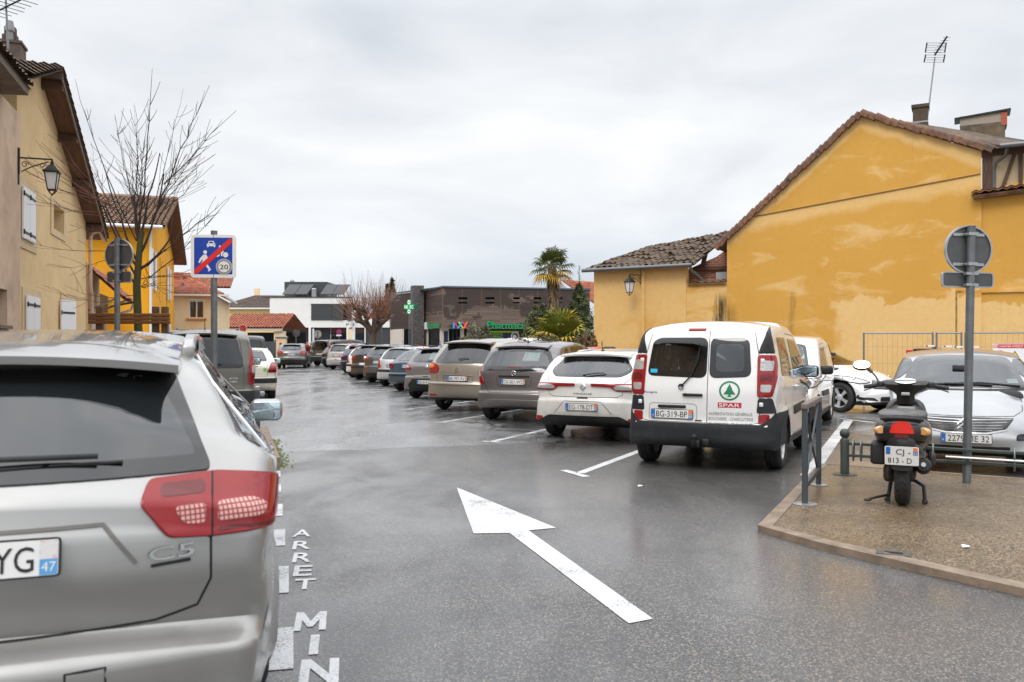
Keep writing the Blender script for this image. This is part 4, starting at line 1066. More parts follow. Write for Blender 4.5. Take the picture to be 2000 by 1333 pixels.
b = MB(); put_text(b, 'MAISON DE SANTÉ', lambda u, v: Vector((X(568.5)+u, -.02, Zh(636.3)+v)), .30, X(592)-X(545)); b.build('lettering', M('grey letters', (.20, .20, .20), .5), hs)
b = MB()
for x_ in (676.5, 690): quad(b, X(x_), Zh(637), X(x_+1.8), Zh(632), -.025, 0); quad(b, X(x_+3), Zh(634.5), X(x_+4.6), Zh(632.4), -.025, 0); quad(b, X(x_+6.5), Zh(635), X(x_+8.5), Zh(633), -.025, 1)
b.build('wall_emblem', [m_sblue, M('peach', (.8, .42, .22), .5)], hs)
ex = empty('clinic_wing', (X(686)+hs.location.x, HZ+.3, 1.25), 'low white wing beside the health centre behind the pollarded tree', 'building')
b = MB(); xe = (767-686)*k
b.prism(rect(0.02, 0, xe, Zh(624)), lambda u, v, w: Vector((u, w, v)), .3, holes=[rect(.3, .0, 1.2, zb2-.0), rect(1.3, 0, 3.7, zb2)])
b.box((xe/2, 3, Zh(624)-.12), (xe-.05, 5.6, .16)); b.build('wall', m_white, ex, fix=True)
b = MB(); wbox(b, .3, 1.2, .15, .18, 0, zb2); b.build('glazing', m_wglass, ex)
b = MB(); wbox(b, 1.3, 3.7, .15, .2, 0, zb2); b.build('slatted_screen', m_slat, ex)
rh = empty('red_roof_house', at(688, 672, 100).xy.to_3d(), 'distant red tiled roof behind the low white wing', 'house')
b = MB(); b.box((3, 4, 1.9), (9, 7, 3.8)); b.build('wall', m_cream, rh)
b = MB(); tiles(b, (-2, 0, 4.0), (8.5, 0, 4.0), (-2, 4, 5.3), (8.5, 4, 5.3), .35, .4, .06, .04); b.build('roof', m_tile_red, rh)
# ------------------------------------------------------------------ pharmacy
def cladding():
 m, n, b = newmat('weathered timber cladding')
 o = n.obj(); U_, W_, Z_ = n.xyz(o)
 row = n.m('FRACT', n.mul(Z_, 9.0)); gap = n.step(n.m('ABSOLUTE', n.sub(row, .5)), .40, .46)
 bid = n.m('FLOOR', n.mul(Z_, 9.0))
 comb = n.n.new('ShaderNodeCombineXYZ'); n.l(n.m('FLOOR', n.mul(U_, .82)), comb.inputs[0]); n.l(bid, comb.inputs[1])
 wn_ = n.n.new('ShaderNodeTexWhiteNoise'); n.l(comb.outputs[0], wn_.inputs[0])
 g = n.noise(n.map(o, (.6, 1, 8)), 1.5, 5, .7)
 c = n.mix(n.add(n.mul(wn_.outputs[0], .5), n.mul(g, .5)), (.085, .055, .045), (.225, .165, .135))
 comb2 = n.n.new('ShaderNodeCombineXYZ'); n.l(U_, comb2.inputs[0]); n.l(n.mul(bid, .111), comb2.inputs[2])
 wet = n.step(n.add(n.noise(comb2.outputs[0], .55, 4, .6, .6), n.add(n.mul(Z_, .045), n.mul(n.sub(wn_.outputs[0], .5), .06))), .63, .66)
 c = n.mix(n.mul(wet, .82), c, (.035, .022, .018))
 c = n.mix(n.mul(n.step(n.noise(o, .8, 4), .58, .72), .35), c, (.12, .12, .06))
 seam = n.step(n.m('ABSOLUTE', n.sub(n.m('FRACT', n.mul(U_, .82)), .5)), .485, .492)
 c = n.mix(n.mul(seam, .6), c, (.26, .14, .07))
 c = n.mix(n.mul(gap, .75), c, (.012, .01, .009))
 n.l(c, b.inputs['Base Color']); b.inputs['Roughness'].default_value = .7
 n.l(n.bump(gap, -.6, .02), b.inputs['Normal'])
 return m
m_clad = cladding()
m_pgreen = M('green sign letters', (.0, .36, .13), .35, emit=(.0, .36, .12, .06)); m_lime = M('lime lettering', (.42, .72, .03), .4); m_pink = M('magenta stripe', (.72, .02, .24), .4); m_cyan = M('cyan stripe', (.02, .42, .68), .4); m_navy = M('navy banner', (.012, .025, .075), .35)  # the sign letters are unlit; a faint glow is added to their green
WP = Wall(at(865, 600, 52).xy, at(1152, 600, 54.6).xy)
ph = wroot('pharmacy', WP, 'pharmacy clad in weathered brown timber with green letters over its shopfront', 'building')
zp = 1.5+110.5*52/F; zpb = 1.5+31*52/F
Lp = WP.len
hl = []
for px, w_ in ((904, .29), (957, .29), (1009, .22), (1050, .26), (1093, .18)):
 u = WP.uz(px, 590)[0]; z = WP.uz(px, 583)[1]; hl.append(rect(u-w_, z-.07, u+w_, z+.07)); z -= .28; hl.append(rect(u-w_, z-.05, u+w_, z+.05))
b = MB(); b.prism(rect(0, zpb, Lp, zp), FL, .25, holes=hl)
WQ = Wall(at(829, 600, 55.5).xy, at(865, 600, 52).xy)
q0 = wloc(WP, (WQ.A.x, WQ.A.y, 0))
b.hexa([(0, 0, zpb), (0, .25, zpb), (q0.x, q0.y+.25, zpb), (q0.x, q0.y, zpb)], [(0, 0, zp), (0, .25, zp), (q0.x, q0.y+.25, zp), (q0.x, q0.y, zp)])
r0 = wloc(WP, at(806, 600, 56.5)); r1 = wloc(WP, at(764, 600, 59))
zw = 1.5+29*57/F
b.hexa([(r0.x, r0.y, zw), (r1.x, r1.y, zw), (r1.x, r1.y+.25, zw), (r0.x, r0.y+.25, zw)], [(r0.x, r0.y, zp-.05), (r1.x, r1.y, zp-.05), (r1.x, r1.y+.25, zp-.05), (r0.x, r0.y+.25, zp-.05)])
b.box((Lp-.12, 5, (zp+zpb)/2), (.25, 9.5, zp-zpb-.05))
b.build('timber_cladding', m_clad, ph, fix=True)
b = MB(); b.prism(rect(0.1, zpb+.4, Lp-.1, zp-.3), lambda u, v, w: Vector((u, w+.32, v)), .05); b.build('dark_backing', m_dark, ph, fix=True)
b = MB(); b.hexa([(-.02, -.06, zp), (Lp+.05, -.06, zp), (Lp+.05, 9.5, zp), (-.02, .9, zp)], [(-.02, -.06, zp+.09), (Lp+.05, -.06, zp+.09), (Lp+.05, 9.5, zp+.09), (-.02, .9, zp+.09)])
b.hexa([(-.03, -.05, zp), (-.03, .6, zp), (r1.x, r1.y+.5, zp), (q0.x, q0.y-.05, zp)], [(-.03, -.05, zp+.09), (-.03, .6, zp+.09), (r1.x, r1.y+.5, zp+.09), (q0.x, q0.y-.05, zp+.09)])
b.build('roof_edge', M('blue grey flashing', (.13, .17, .2), .4, .5), ph, fix=True)
pp = wloc(WP, at(817.5, 600, 55)); b = MB(); zpp = 1.5+114*55/F
b.box((pp.x, pp.y+.55, zpp/2), (.72, 1.1, zpp)); b.build('stone_pillar', M('grey split stone', (.13, .125, .125), .8, c2=(.055, .055, .057), nscale=5, ramp=(.4, .6), c3=(.22, .21, .2), n3=11, r3=(.6, .7), bump=(7, 1.0, .06), aniso=(1, 1, 2)), ph)
def uP(px): return WP.uz(px, 650)[0]
b = MB();
for a_, c_ in ((865, 880), (903, 910), (938, 944)): wbox(b, uP(a_)-.0, uP(c_), .55, .7, 0, zpb)
for s0, s1 in ((.0, .30), (.72, .98)):
 a_ = Vector((q0.x, q0.y+.5, 0)).lerp(Vector((0, .5, 0)), s0); c_ = Vector((q0.x, q0.y+.5, 0)).lerp(Vector((0, .5, 0)), s1)
 b.hexa([a_, c_, c_+Vector((0, .2, 0)), a_+Vector((0, .2, 0))], [p_+Vector((0, 0, zpb)) for p_ in (a_, c_, c_+Vector((0, .2, 0)), a_+Vector((0, .2, 0)))])
b.build('pale_wall', M('pale shopfront wall', (.66, .61, .54), .7), ph, fix=True)
b = MB(); b.hexa([(r1.x, r1.y+.3, 0), (r0.x-.55, r0.y+.3, 0), (r0.x-.55, r0.y+.5, 0), (r1.x, r1.y+.5, 0)], [(r1.x, r1.y+.3, zw), (r0.x-.55, r0.y+.3, zw), (r0.x-.55, r0.y+.5, zw), (r1.x, r1.y+.5, zw)])
b.build('pale_wall', M('pale shopfront wall', (.66, .61, .54), .7), ph, fix=True)
b = MB(); wbox(b, uP(880), Lp-.3, .75, .8, 0, zpb); a_ = Vector((q0.x, q0.y+.8, 0)); c_ = Vector((-.1, .8, 0))
b.hexa([a_, c_, c_+Vector((0, .04, 0)), a_+Vector((0, .04, 0))], [p_+Vector((0, 0, zpb)) for p_ in (a_, c_, c_+Vector((0, .04, 0)), a_+Vector((0, .04, 0)))])
b.hexa([(r0.x-.6, r0.y+.55, 0), (r0.x+.2, r0.y+.55, 0), (r0.x+.2, r0.y+.6, 0), (r0.x-.6, r0.y+.6, 0)], [(r0.x-.6, r0.y+.55, zw), (r0.x+.2, r0.y+.55, zw), (r0.x+.2, r0.y+.6, zw), (r0.x-.6, r0.y+.6, zw)])
b.build('shop_window', m_dglass, ph, fix=True)
b = MB()
for px in (880, 889, 897, 916, 930, 956, 993, 1030): wbox(b, uP(px)-.03, uP(px)+.03, .68, .75, 0, zpb)
wbox(b, uP(880), Lp-.3, .66, .75, zpb-.12, zpb); b.build('window_frame', m_anthr, ph)
b = MB(); wbox(b, uP(956), uP(992), .6, .64, .9, zpb-.3, 0); wbox(b, uP(993.5), uP(1018), .6, .64, .9, zpb-.3, 0); wbox(b, uP(956), uP(1018), .6, .64, zpb-.26, zpb-.16, 1)
put_text(b, 'PHARMACIE', lambda u, v: Vector((uP(974.5)+u, .59, WP.uz(974, 652.5, .59)[1]+v)), .15, .82, 1)
put_text(b, 'RÉFÉRENCE', lambda u, v: Vector((uP(974.5)+u, .59, WP.uz(974, 658, .59)[1]+v)), .15, .82, 1)
disc(b, (uP(1011), WP.uz(1011, 657, .59)[1]), .27, .592, 2); disc(b, (uP(1011), WP.uz(1011, 657, .59)[1]), .2, .588, 0); disc(b, (uP(1010), WP.uz(1011, 658, .59)[1]), .12, .585, 2)
b.build('window_banner', [m_navy, m_lime, m_swhite], ph)
b = MB(); wbox(b, uP(910.5), uP(914), .6, .64, .5, zpb-.5, 1); wbox(b, uP(931), uP(935), .6, .64, .4, zpb-.3, 2); wbox(b, uP(870), uP(878), .5, .54, .9, zpb-.2, 0); b.build('poster', [m_navy, m_lime, m_cyan], ph)
sd_ = (Vector((0, 0))-Vector((q0.x, q0.y))).normalized()
def chf(u, z, w): p_ = Vector((q0.x, q0.y))+sd_*u+Vector((sd_.y, -sd_.x))*w; return Vector((p_.x, p_.y, z))
CL = (Vector((0, 0))-Vector((q0.x, q0.y))).length
def chu(px):     # pixel column -> position along the chamfered face
 w_ = WQ.uz(px, 600); return w_[0]
b = MB(); u0, u1 = chu(840), chu(855)
def bx_ch(b, u0, u1, z0, z1, w, mi): b.add([chf(u0, z0, w), chf(u1, z0, w), chf(u1, z1, w), chf(u0, z1, w)], [(0, 1, 2, 3)], mi)
b.hexa([chf(u0, .3, -.3), chf(u1, .3, -.3), chf(u1, .3, -.36), chf(u0, .3, -.36)], [chf(u0, zpb-.05, -.3), chf(u1, zpb-.05, -.3), chf(u1, zpb-.05, -.36), chf(u0, zpb-.05, -.36)], 0)
for i in range(4):
 z = zpb-.95-i*.33; bx_ch(b, u0+.3, u0+.55, z, z+.12, -.29, 1); bx_ch(b, u0+.7, u1-.5, z+.02, z+.1, -.29, 2)
put_text(b, 'PHARMACIE', lambda u, v: chf((u0+u1)/2+u, zpb-.35+v, -.29), .14, (u1-u0)*.7, 1)
b.build('poster', [m_navy, m_lime, m_swhite], ph, fix=False)
b = MB(); u0, u1 = chu(837), chu(861); zz = WQ.uz(850, 635)[1]
put_text(b, 'Pharmacie', lambda u, v: chf((u0+u1)/2+u, zz+v, .14), .42, u1-u0)
put_text(b, 'Pharmacie', lambda u, v: chf((u0+u1)/2+u, zz+v, .07), .44, u1-u0)
b.build('sign_lettering', m_pgreen, ph)
b = MB(); u0, u1 = chu(828), chu(835.5); b.hexa([chf(u0, zz-.25, .02), chf(u1, zz-.25, .02), chf(u1, zz-.25, .12), chf(u0, zz-.25, .12)], [chf(u0+.2, zz+.2, .02), chf(u1-.1, zz+.2, .02), chf(u1-.1, zz+.2, .12), chf(u0+.2, zz+.2, .12)]); b.build('sign_emblem', m_swhite, ph, fix=True)
b = MB(); u0 = uP(951); zz = WP.uz(985, 635)[1]
tv, tf, tw = text_geo('Pharmacie'); kx = 2.62/tw; kz = .47
pts = [Vector((u0+tw*kx/2+p_[0]*kx, -.15, zz+p_[1]*kz)) for p_ in tv]
b.add(pts, tf); b.add([p_+Vector((0, .10, 0)) for p_ in pts], tf)
o = len(tv); ed = {}
for f_ in tf:
 for i in range(len(f_)):
  e1_, e2_ = f_[i], f_[(i+1) % len(f_)]; ed[(e1_, e2_)] = 1
for (e1_, e2_) in ed:
 if (e2_, e1_) not in ed: b.add([pts[e1_], pts[e2_], pts[e2_]+Vector((0, .1, 0)), pts[e1_]+Vector((0, .1, 0))], [(0, 1, 2, 3)])
b.build('sign_lettering', m_pgreen, ph)
b = MB(); ux = uP(884); zz0, zz1 = WP.uz(895, 642)[1], WP.uz(895, 629)[1]
for i, (a_, c_, mi) in enumerate(((0, 0, 0), (0, .28, 1), (.30, .58, 2), (.50, .28, 3) if False else (.52, .26, 0), (.56, .80, 1), (.84, .62, 3))):
 b.hexa([(ux+c_, -.12-.004*i, zz0), (ux+c_+.11, -.12-.004*i, zz0), (ux+c_+.11, -.02, zz0), (ux+c_, -.02, zz0)], [(ux+a_, -.12-.004*i, zz1), (ux+a_+.11, -.12-.004*i, zz1), (ux+a_+.11, -.02, zz1), (ux+a_, -.02, zz1)], mi)
b.build('sign_emblem', [m_cyan, m_pink, m_lime, M('orange stripe', (.8, .2, .02), .4)], ph, fix=True)
rr_ = empty('gabled_house', at(1098, 672, 70).xy.to_3d(), 'white gabled house with a red tiled roof behind the conifer', 'house')
kz = 70/F
b = MB(); zt = 1.5+(672-548)*kz; ze = 1.5+(672-585)*kz
b.prism([(-1.6, 0), (1.6, 0), (1.6, ze-.4), (-.1, zt-.15), (-1.6, ze-.2)], lambda u, v, w: Vector((u, w, v)), .3); b.box((1.4, 4, (ze-.4)/2), (.4, 8, ze-.4)); b.build('wall', m_white, rr_, fix=True)
b = MB(); tiles(b, (3.4, -.4, ze-.9), (9.0, 3, ze-.9), (-.1, -.4, zt), (7.0, 5, zt), .22, .36, .06, .03); tiles(b, (-2.0, -.4, ze-.4), (-2.0, 6, ze-.4), (-.1, -.4, zt), (-.1, 6, zt), .3, .4, .05, .03); b.build('roof', m_tile_red, rr_)
# ------------------------------------------------------------------ vehicle materials
m_tyre = M('tyre rubber', (.012, .012, .013), .75, c2=(.03, .028, .026), nscale=7)
m_rim = M('alloy rim', (.60, .61, .62), .35, .35, c2=(.36, .34, .31), nscale=9, ramp=(.5, .75))
m_rimdark = M('dark wheel recess', (.01, .01, .01), .8)
m_frit = M('black window border', (.008, .008, .009), .06, spec=.5, coat=.6)
m_glass = glass('tinted car glass', (.50, .58, .57), ior=2.0)
m_glassdk = glass('privacy car glass', (.10, .11, .12))
m_glassop = M('dark car glass', (.012, .015, .017), .04, spec=.8, coat=.5)
m_red = M('red tail lamp lens', (.27, .004, .007), .12, spec=.5, coat=.35)
m_redd = M('deep red lamp lens', (.13, .003, .005), .12, spec=.5, coat=.4)
m_redlit = M('brake lamp red', (.50, .015, .01), .2, emit=(.9, .05, .02, .18))
m_clear = M('clear lamp lens', (.55, .54, .53), .15, .35, coat=.6, c2=(.38, .37, .37), nscale=45)
m_orangel = M('orange lamp lens', (.75, .16, .01), .15, coat=1)
m_trim = M('black plastic trim', (.012, .013, .014), .5, spec=.35, c2=(.03, .029, .027), nscale=5, ramp=(.45, .8))
m_trimgr = M('dark grey bumper plastic', (.018, .021, .025), .55, spec=.3, c2=(.035, .035, .034), nscale=4, ramp=(.45, .8))
m_gap = M('panel gap', (.006, .006, .006), .8)
m_chrome = M('chrome', (.72, .73, .74), .12, 1.0)
m_seat = M('grey seat cloth', (.045, .046, .05), .9, c2=(.03, .03, .033), nscale=8)
m_plwhite = M('plate white', (.70, .70, .68), .35)
m_plyel = M('plate yellow', (.80, .42, .01), .35)
m_plblue = M('plate blue', (.02, .14, .48), .35)
m_plcy = M('plate region blue', (.08, .30, .60), .35)
m_plor = M('plate region orange', (.78, .20, .06), .35)
m_plpale = M('plate region pale', (.62, .60, .60), .4, c2=(.60, .30, .28), nscale=60, ramp=(.55, .62))
m_plblk = M('plate black', (.01, .01, .012), .4)
m_mirror = M('mirror glass', (.62, .74, .80), .01, 1.0)
m_gprint = M('window lettering red', (.62, .05, .03), .5)
m_sparG = M('green emblem', (.005, .19, .075), .4); m_sparR = M('red label', (.52, .015, .03), .4); m_txtgr = M('grey lettering', (.16, .17, .18), .5)
def cells():
 m, n, b = newmat('reflector cells')
 X, Y, Z = n.xyz(n.obj())
 f = n.mx(n.m('ABSOLUTE', n.sub(n.m('FRACT', n.mul(n.add(Y, n.mul(X, -.6)), 56)), .5)), n.m('ABSOLUTE', n.sub(n.m('FRACT', n.mul(Z, 62)), .5)))
 n.l(n.mix(n.step(f, .22, .46), (.72, .36, .32), (.22, .02, .02)), b.inputs['Base Color']); b.inputs['Roughness'].default_value = .15; b.inputs['Coat Weight'].default_value = .5
 return m
m_cells = cells()
PT = {}
def P(name, c, metal=0.0, dirt=.35):
 if name not in PT: PT[name] = paint(name+' car paint', c, metal, dirt)
 return PT[name]
# ------------------------------------------------------------------ body shell
class Shell:
 last = Vector((0, 0, 1))
 def __init__(s, sp):
  s.sp = sp; s.L, s.W, s.H = sp['L'], sp['W'], sp['H']
  s.zb = sp.get('belt', .92); s.tb = sp.get('tumble', .2); s.tr = sp.get('tr', .07); s.tf = sp.get('tf', .16)
  s.ax = sp['axles']; s.Rw = sp.get('Rw', .31)
  s.make()
 def hw(s, x, z):
  k = s.W/2
  a, b = .95, 1.25
  if x < a: k *= 1-s.tr*((a-x)/a)**2
  if x > s.L-b: k *= 1-s.tf*((x-s.L+b)/b)**2
  zb = s.zb+.04*(.5-x/s.L)
  if z < zb:
   d = (zb-z)/zb; k *= 1-.02*d*d
   k -= .012*max(0, 1-abs(z-zb+.10)/.10)*0
   k -= .018*max(0, 1-abs(z-(zb-.30))/.16)        # hollow under the shoulder line
   if z < .36: k -= .05*((.36-z)/.16)**2
  else:
   f = (z-zb)/(s.H-zb); k -= s.W/2*s.tb*(.35*f+.65*f**1.6)+s.sp.get('inset', .012)*min(1, (z-zb)/s.sp.get('shoulder', .03))
  tk = s.sp.get('tuck')
  if tk and x < .9: k -= tk*min(1, max(0, (.70-z)/.40))*((.9-x)/.9)**.7
  for ax in s.ax:
   r = math.hypot(x-ax, z-s.Rw)
   k += .022*math.exp(-((r-s.Rw-.07)/.055)**2)*(1 if z < zb-.05 else 0)
  return k
 def make(s):
  sp = s.sp
  loop = rounded([(p[0], p[1]) for p in sp['sil']], [p[2] if len(p) > 2 else .09 for p in sp['sil']], 4)
  loop = dense(loop, sp.get('step', .055))
  lp = []
  for p in loop:
   if not lp or math.hypot(p[0]-lp[-1][0], p[1]-lp[-1][1]) > .012: lp.append(p)
  if math.hypot(lp[0][0]-lp[-1][0], lp[0][1]-lp[-1][1]) < .012: lp.pop()
  N = len(lp)
  nor = []
  sg = 1 if area(lp) > 0 else -1
  cum = [0.]
  for i in range(N): cum.append(cum[-1]+(Vector(lp[(i+1) % N])-Vector(lp[i])).length)
  def pos(q):
   q %= cum[-1]; i = min(N-1, bisect.bisect_right(cum, q)-1); f = (q-cum[i])/max(1e-9, cum[i+1]-cum[i])
   return Vector(lp[i]).lerp(Vector(lp[(i+1) % N]), f)
  for i in range(N):
   tx = Vector((0., 0.))
   for hh in (.12, .2, .28, .36): tx += (pos(cum[i]+hh)-pos(cum[i]-hh))/hh
   tx.normalize(); nor.append(Vector((tx.y, -tx.x))*sg)
  cR, cF, cT, r0 = sp.get('cR', .13), sp.get('cF', .28), sp.get('cT', .05), sp.get('r', .07)
  nu, nc, ns = 9, 4, 10
  xs0, xs1, zm = .62, s.L-.75, sp.get('zm', .62)
  cols = []; pe = []
  for i, p in enumerate(lp):
   n = nor[i]; P_ = Vector(p)
   cam_ = (cR if n.x < 0 else cF)*abs(n.x)+(cT*max(0, n.z) if hasattr(n, 'z') else cT*max(0, n.y))
   if n.y < 0: n = Vector((n.x*abs(n.x)**.5, 0))
   if n.x > 0: cam_ *= 1-.5*min(1, max(0, (p[1]-s.zb+.08)/.22))
   r = r0*(1+.6*abs(n.x))
   Pe = P_-n*(cam_+r); We = s.hw(Pe.x, Pe.y)
   c = []
   for k in range(nu+1):
    y = (We-r)*k/nu; q = P_-n*cam_*(k/nu)**2.4; c.append((q.x, y, q.y))
   for k in range(1, nc+1):
    th = math.pi/2*k/nc; q = P_-n*(cam_+r*(1-math.cos(th))); c.append((q.x, We-r+r*math.sin(th), q.y))
   cols.append(c); pe.append(Pe)
  for i in range(N):
   Pe = pe[i]; Ps = sum((pe[(i+j) % N] for j in range(-5, 6)), Vector((0., 0.)))/11
   S = Vector((min(max(Ps.x, xs0), xs1), zm))
   for k in range(1, ns+1):
    q = Pe.lerp(Ps, min(1, k/3)).lerp(S, k/ns); cols[i].append((q.x, s.hw(q.x, q.y), q.y))
  K = nu+nc+ns
  vs_, fs = [], []
  for c in cols:
   for k in range(K, 0, -1): vs_.append((c[k][0], -c[k][1], c[k][2]))
   for k in range(0, K+1): vs_.append(c[k])
  M_ = 2*K+1
  for i in range(N):
   j = (i+1) % N
   for k in range(M_-1): fs.append((i*M_+k, j*M_+k, j*M_+k+1, i*M_+k+1))
  bm = bmesh.new()
  bv = [bm.verts.new(v) for v in vs_]
  for f in fs: bm.faces.new([bv[i] for i in f])
  bmesh.ops.remove_doubles(bm, verts=bm.verts[:], dist=.0004)
  bmesh.ops.dissolve_degenerate(bm, edges=bm.edges[:], dist=.0003)
  bmesh.ops.recalc_face_normals(bm, faces=bm.faces[:])
  bm.verts.ensure_lookup_table(); bm.verts.index_update()
  bm.normal_update(); s.bvh = BVHTree.FromBMesh(bm)
  s.vc = [v.co.copy() for v in bm.verts]; s.vn = [v.normal.copy() for v in bm.verts]; s.fv = [[v.index for v in f.verts] for f in bm.faces]
  Ra = s.Rw+sp.get('arch', .055); zc = s.Rw+.01
  for f in bm.faces: f.material_index = 0
  for ax in s.ax:
   for sg in (-1, 1):
    yi = s.W/2-.30
    ins = [f for f in bm.faces if sg*f.calc_center_median().y > yi-.08 and abs(f.calc_center_median().x-ax) < Ra+.12 and f.calc_center_median().z < zc+Ra+.12]
    planes = [(Vector((0, sg*yi, 0)), Vector((0, -sg, 0)))]
    nseg = 26
    for k in range(nseg):
     a = 2*math.pi*(k+.5)/nseg; d = Vector((math.cos(a), 0, math.sin(a)))
     planes.append((Vector((ax, 0, zc))+d*Ra, d))
    for co, no in planes:
     ins = [f for f in ins if f.is_valid]
     g = list({e for f in ins for e in f.edges})+list({v for f in ins for v in f.verts})+ins
     r = bmesh.ops.bisect_plane(bm, geom=g, plane_co=co, plane_no=no, dist=.0005)
     fs_ = {q for q in r['geom'] if isinstance(q, bmesh.types.BMFace)} | {f for f in ins if f.is_valid}
     ins = [f for f in fs_ if (f.calc_center_median()-co).dot(no) < 0]
    bmesh.ops.delete(bm, geom=ins, context='FACES')
    bd = []
    for e in bm.edges:
     if e.is_boundary and all(abs(v.co.x-ax) < Ra+.06 and sg*v.co.y > yi+.01 and abs(math.hypot(v.co.x-ax, v.co.z-zc)-Ra) < .03 for v in e.verts): bd.append(e)
    r = bmesh.ops.extrude_edge_only(bm, edges=bd)
    for q in r['geom']:
     if isinstance(q, bmesh.types.BMVert): q.co.y = sg*yi
     elif isinstance(q, bmesh.types.BMFace): q.material_index = 1
  for f in bm.faces:
   q = f.calc_center_median(); lb = sp.get('lowbox', (0, 0))
   if f.material_index == 0 and (q.z < sp.get('lowtrim', .26) or (q.x < lb[0] and q.z < lb[1])): f.material_index = 2
  me = bpy.data.meshes.new('body'); bm.to_mesh(me); bm.free()
  me.materials.append(m_trim); me.materials.append(m_rimdark)
  s.mesh = me
 def smooth(s, h, i):
  q = s.fv[i]; best = None
  for t in ((0, 1, 2), (0, 2, 3))[:max(1, len(q)-2)]:
   a, b, c = (s.vc[q[k]] for k in t); n = (b-a).cross(c-a); d = n.dot(n)
   if d < 1e-14: continue
   w = ((c-b).cross(h-b).dot(n)/d, (a-c).cross(h-c).dot(n)/d, (b-a).cross(h-a).dot(n)/d)
   if best is None or min(w) > best[0]: best = (min(w), w, t)
  if best is None: return s.vn[q[0]].copy()
  r = Vector((0, 0, 0))
  for k in range(3): r += s.vn[q[best[2][k]]]*max(0, best[1][k])
  return r.normalized()
 def _hit(s, o, d, off, inside_=False):
  h, n, i, ds = s.bvh.ray_cast(Vector(o), Vector(d).normalized())
  if h is None:
   q = Vector(o)+Vector(d).normalized()*(3 if not inside_ else .8)
   h, n, i, ds = s.bvh.find_nearest(q)
  n = s.smooth(h, i); Shell.last = n
  return h+n*off
 def rear(s, v, z, off=0): return s._hit((-3, -v, z), (1, 0, 0), off)
 def front(s, v, z, off=0): return s._hit((s.L+3, v, z), (-1, 0, 0), off)
 def side(s, sg): return lambda x, z, off=0: s._hit((x, sg*4, z), (0, -sg, 0), off)
 def top(s, x, v, off=0): return s._hit((x, -v, 5), (0, 0, -1), off)
 def wrap(s, sg, end='rear', xc=.55, xr=.05):
  """unrolled corner: a<=hw runs along the end face, beyond it forward along the flank. sg=+1: right as seen from outside that end"""
  a0 = s.W/2*.78; sx = 1 if end == 'rear' else -1; pf = s.rear if end == 'rear' else s.front; ox = xc if end == 'rear' else s.L-xc; memo = {}
  def f(a, z, off=0):
   q = min(a, a0); k = (round(q, 3), round(z, 3))
   if k not in memo: h = pf(sg*q, z, 0); memo[k] = sx*(ox-h.x)
   dx = memo[k]; ph = math.atan2(q, dx)
   if a > a0: ph += (a-a0)/math.hypot(q, dx)
   return s._hit((ox, 0, z), (-sx*math.cos(ph), -sx*sg*math.sin(ph), 0), off, True)
  return f
def shrink(pl, d):
 n = len(pl); c = (sum(p[0] for p in pl)/n, sum(p[1] for p in pl)/n)
 kx = [1-min(.9, d/max(.001, abs(e-c[0]))) for e in (min(p[0] for p in pl), max(p[0] for p in pl))]; kz = [1-min(.9, d/max(.001, abs(e-c[1]))) for e in (min(p[1] for p in pl), max(p[1] for p in pl))]
 return [(c[0]+(p[0]-c[0])*kx[p[0] > c[0]], c[1]+(p[1]-c[1])*kz[p[1] > c[1]]) for p in pl]
def patch(mb, out, pf, h=.006, mi=0, step=.06, skirt=.014, hole=None, miin=None, nrm=False):
 """raised panel of outline out; hole: inner outline left with its own material (or open)"""
 out = dense(out, step)
 n = len(out); c = (sum(p[0] for p in out)/n, sum(p[1] for p in out)/n)
 o = len(mb.v); fi = len(mb.f)
 e_ = shrink(out, min(.004, h))
 nl = []
 pf0 = pf
 def pf(a, b_, q):
  r = pf0(a, b_, q); nl.append(tuple(Shell.last) if nrm else None); return r
 rings = [[pf(p[0], p[1], -skirt) for p in out], [pf(p[0], p[1], h*.55) for p in out]]
 def sc(pl, f): return [(c[0]+(p[0]-c[0])*f, c[1]+(p[1]-c[1])*f) for p in pl]
 mis = [mi]
 if hole is None:
  for f in (1, .9, .8, .69, .57, .45, .33, .2, .1): rings.append([pf(p[0], p[1], h) for p in sc(e_, f)]); mis.append(mi)
 else:
  rings.append([pf(p[0], p[1], h) for p in e_]); mis.append(mi)
  inn = shrink(out, hole)
  rings.append([pf(p[0], p[1], h) for p in inn]); mis.append(mi)
  if miin is not None:
   for f in (.93, .86, .79, .71, .63, .55, .46, .37, .28, .19, .1): rings.append([pf(p[0], p[1], h) for p in sc(inn, f)]); mis.append(miin)
 vs_ = [v for r in rings for v in r]
 for i in range(len(rings)-1):
  for k in range(n): mb.f.append((o+i*n+k, o+i*n+(k+1) % n, o+(i+1)*n+(k+1) % n, o+(i+1)*n+k)); mb.m.append(mis[i])
 if hole is None or miin is not None:
  mb.f.append(tuple(o+(len(rings)-1)*n+k for k in range(n))); mb.m.append(mis[-1])
 mb.v.extend([tuple(v) for v in vs_])
 if nrm:
  for i in range(n*2, len(nl)): mb.nd[o+i] = nl[i]
  a, b_, q = Vector(mb.v[o+2*n]), Vector(mb.v[o+2*n+1]), Vector(mb.v[o+3*n])
  if (b_-a).cross(q-a).dot(Vector(nl[2*n])) < 0: mb.f[fi:] = [f[::-1] for f in mb.f[fi:]]
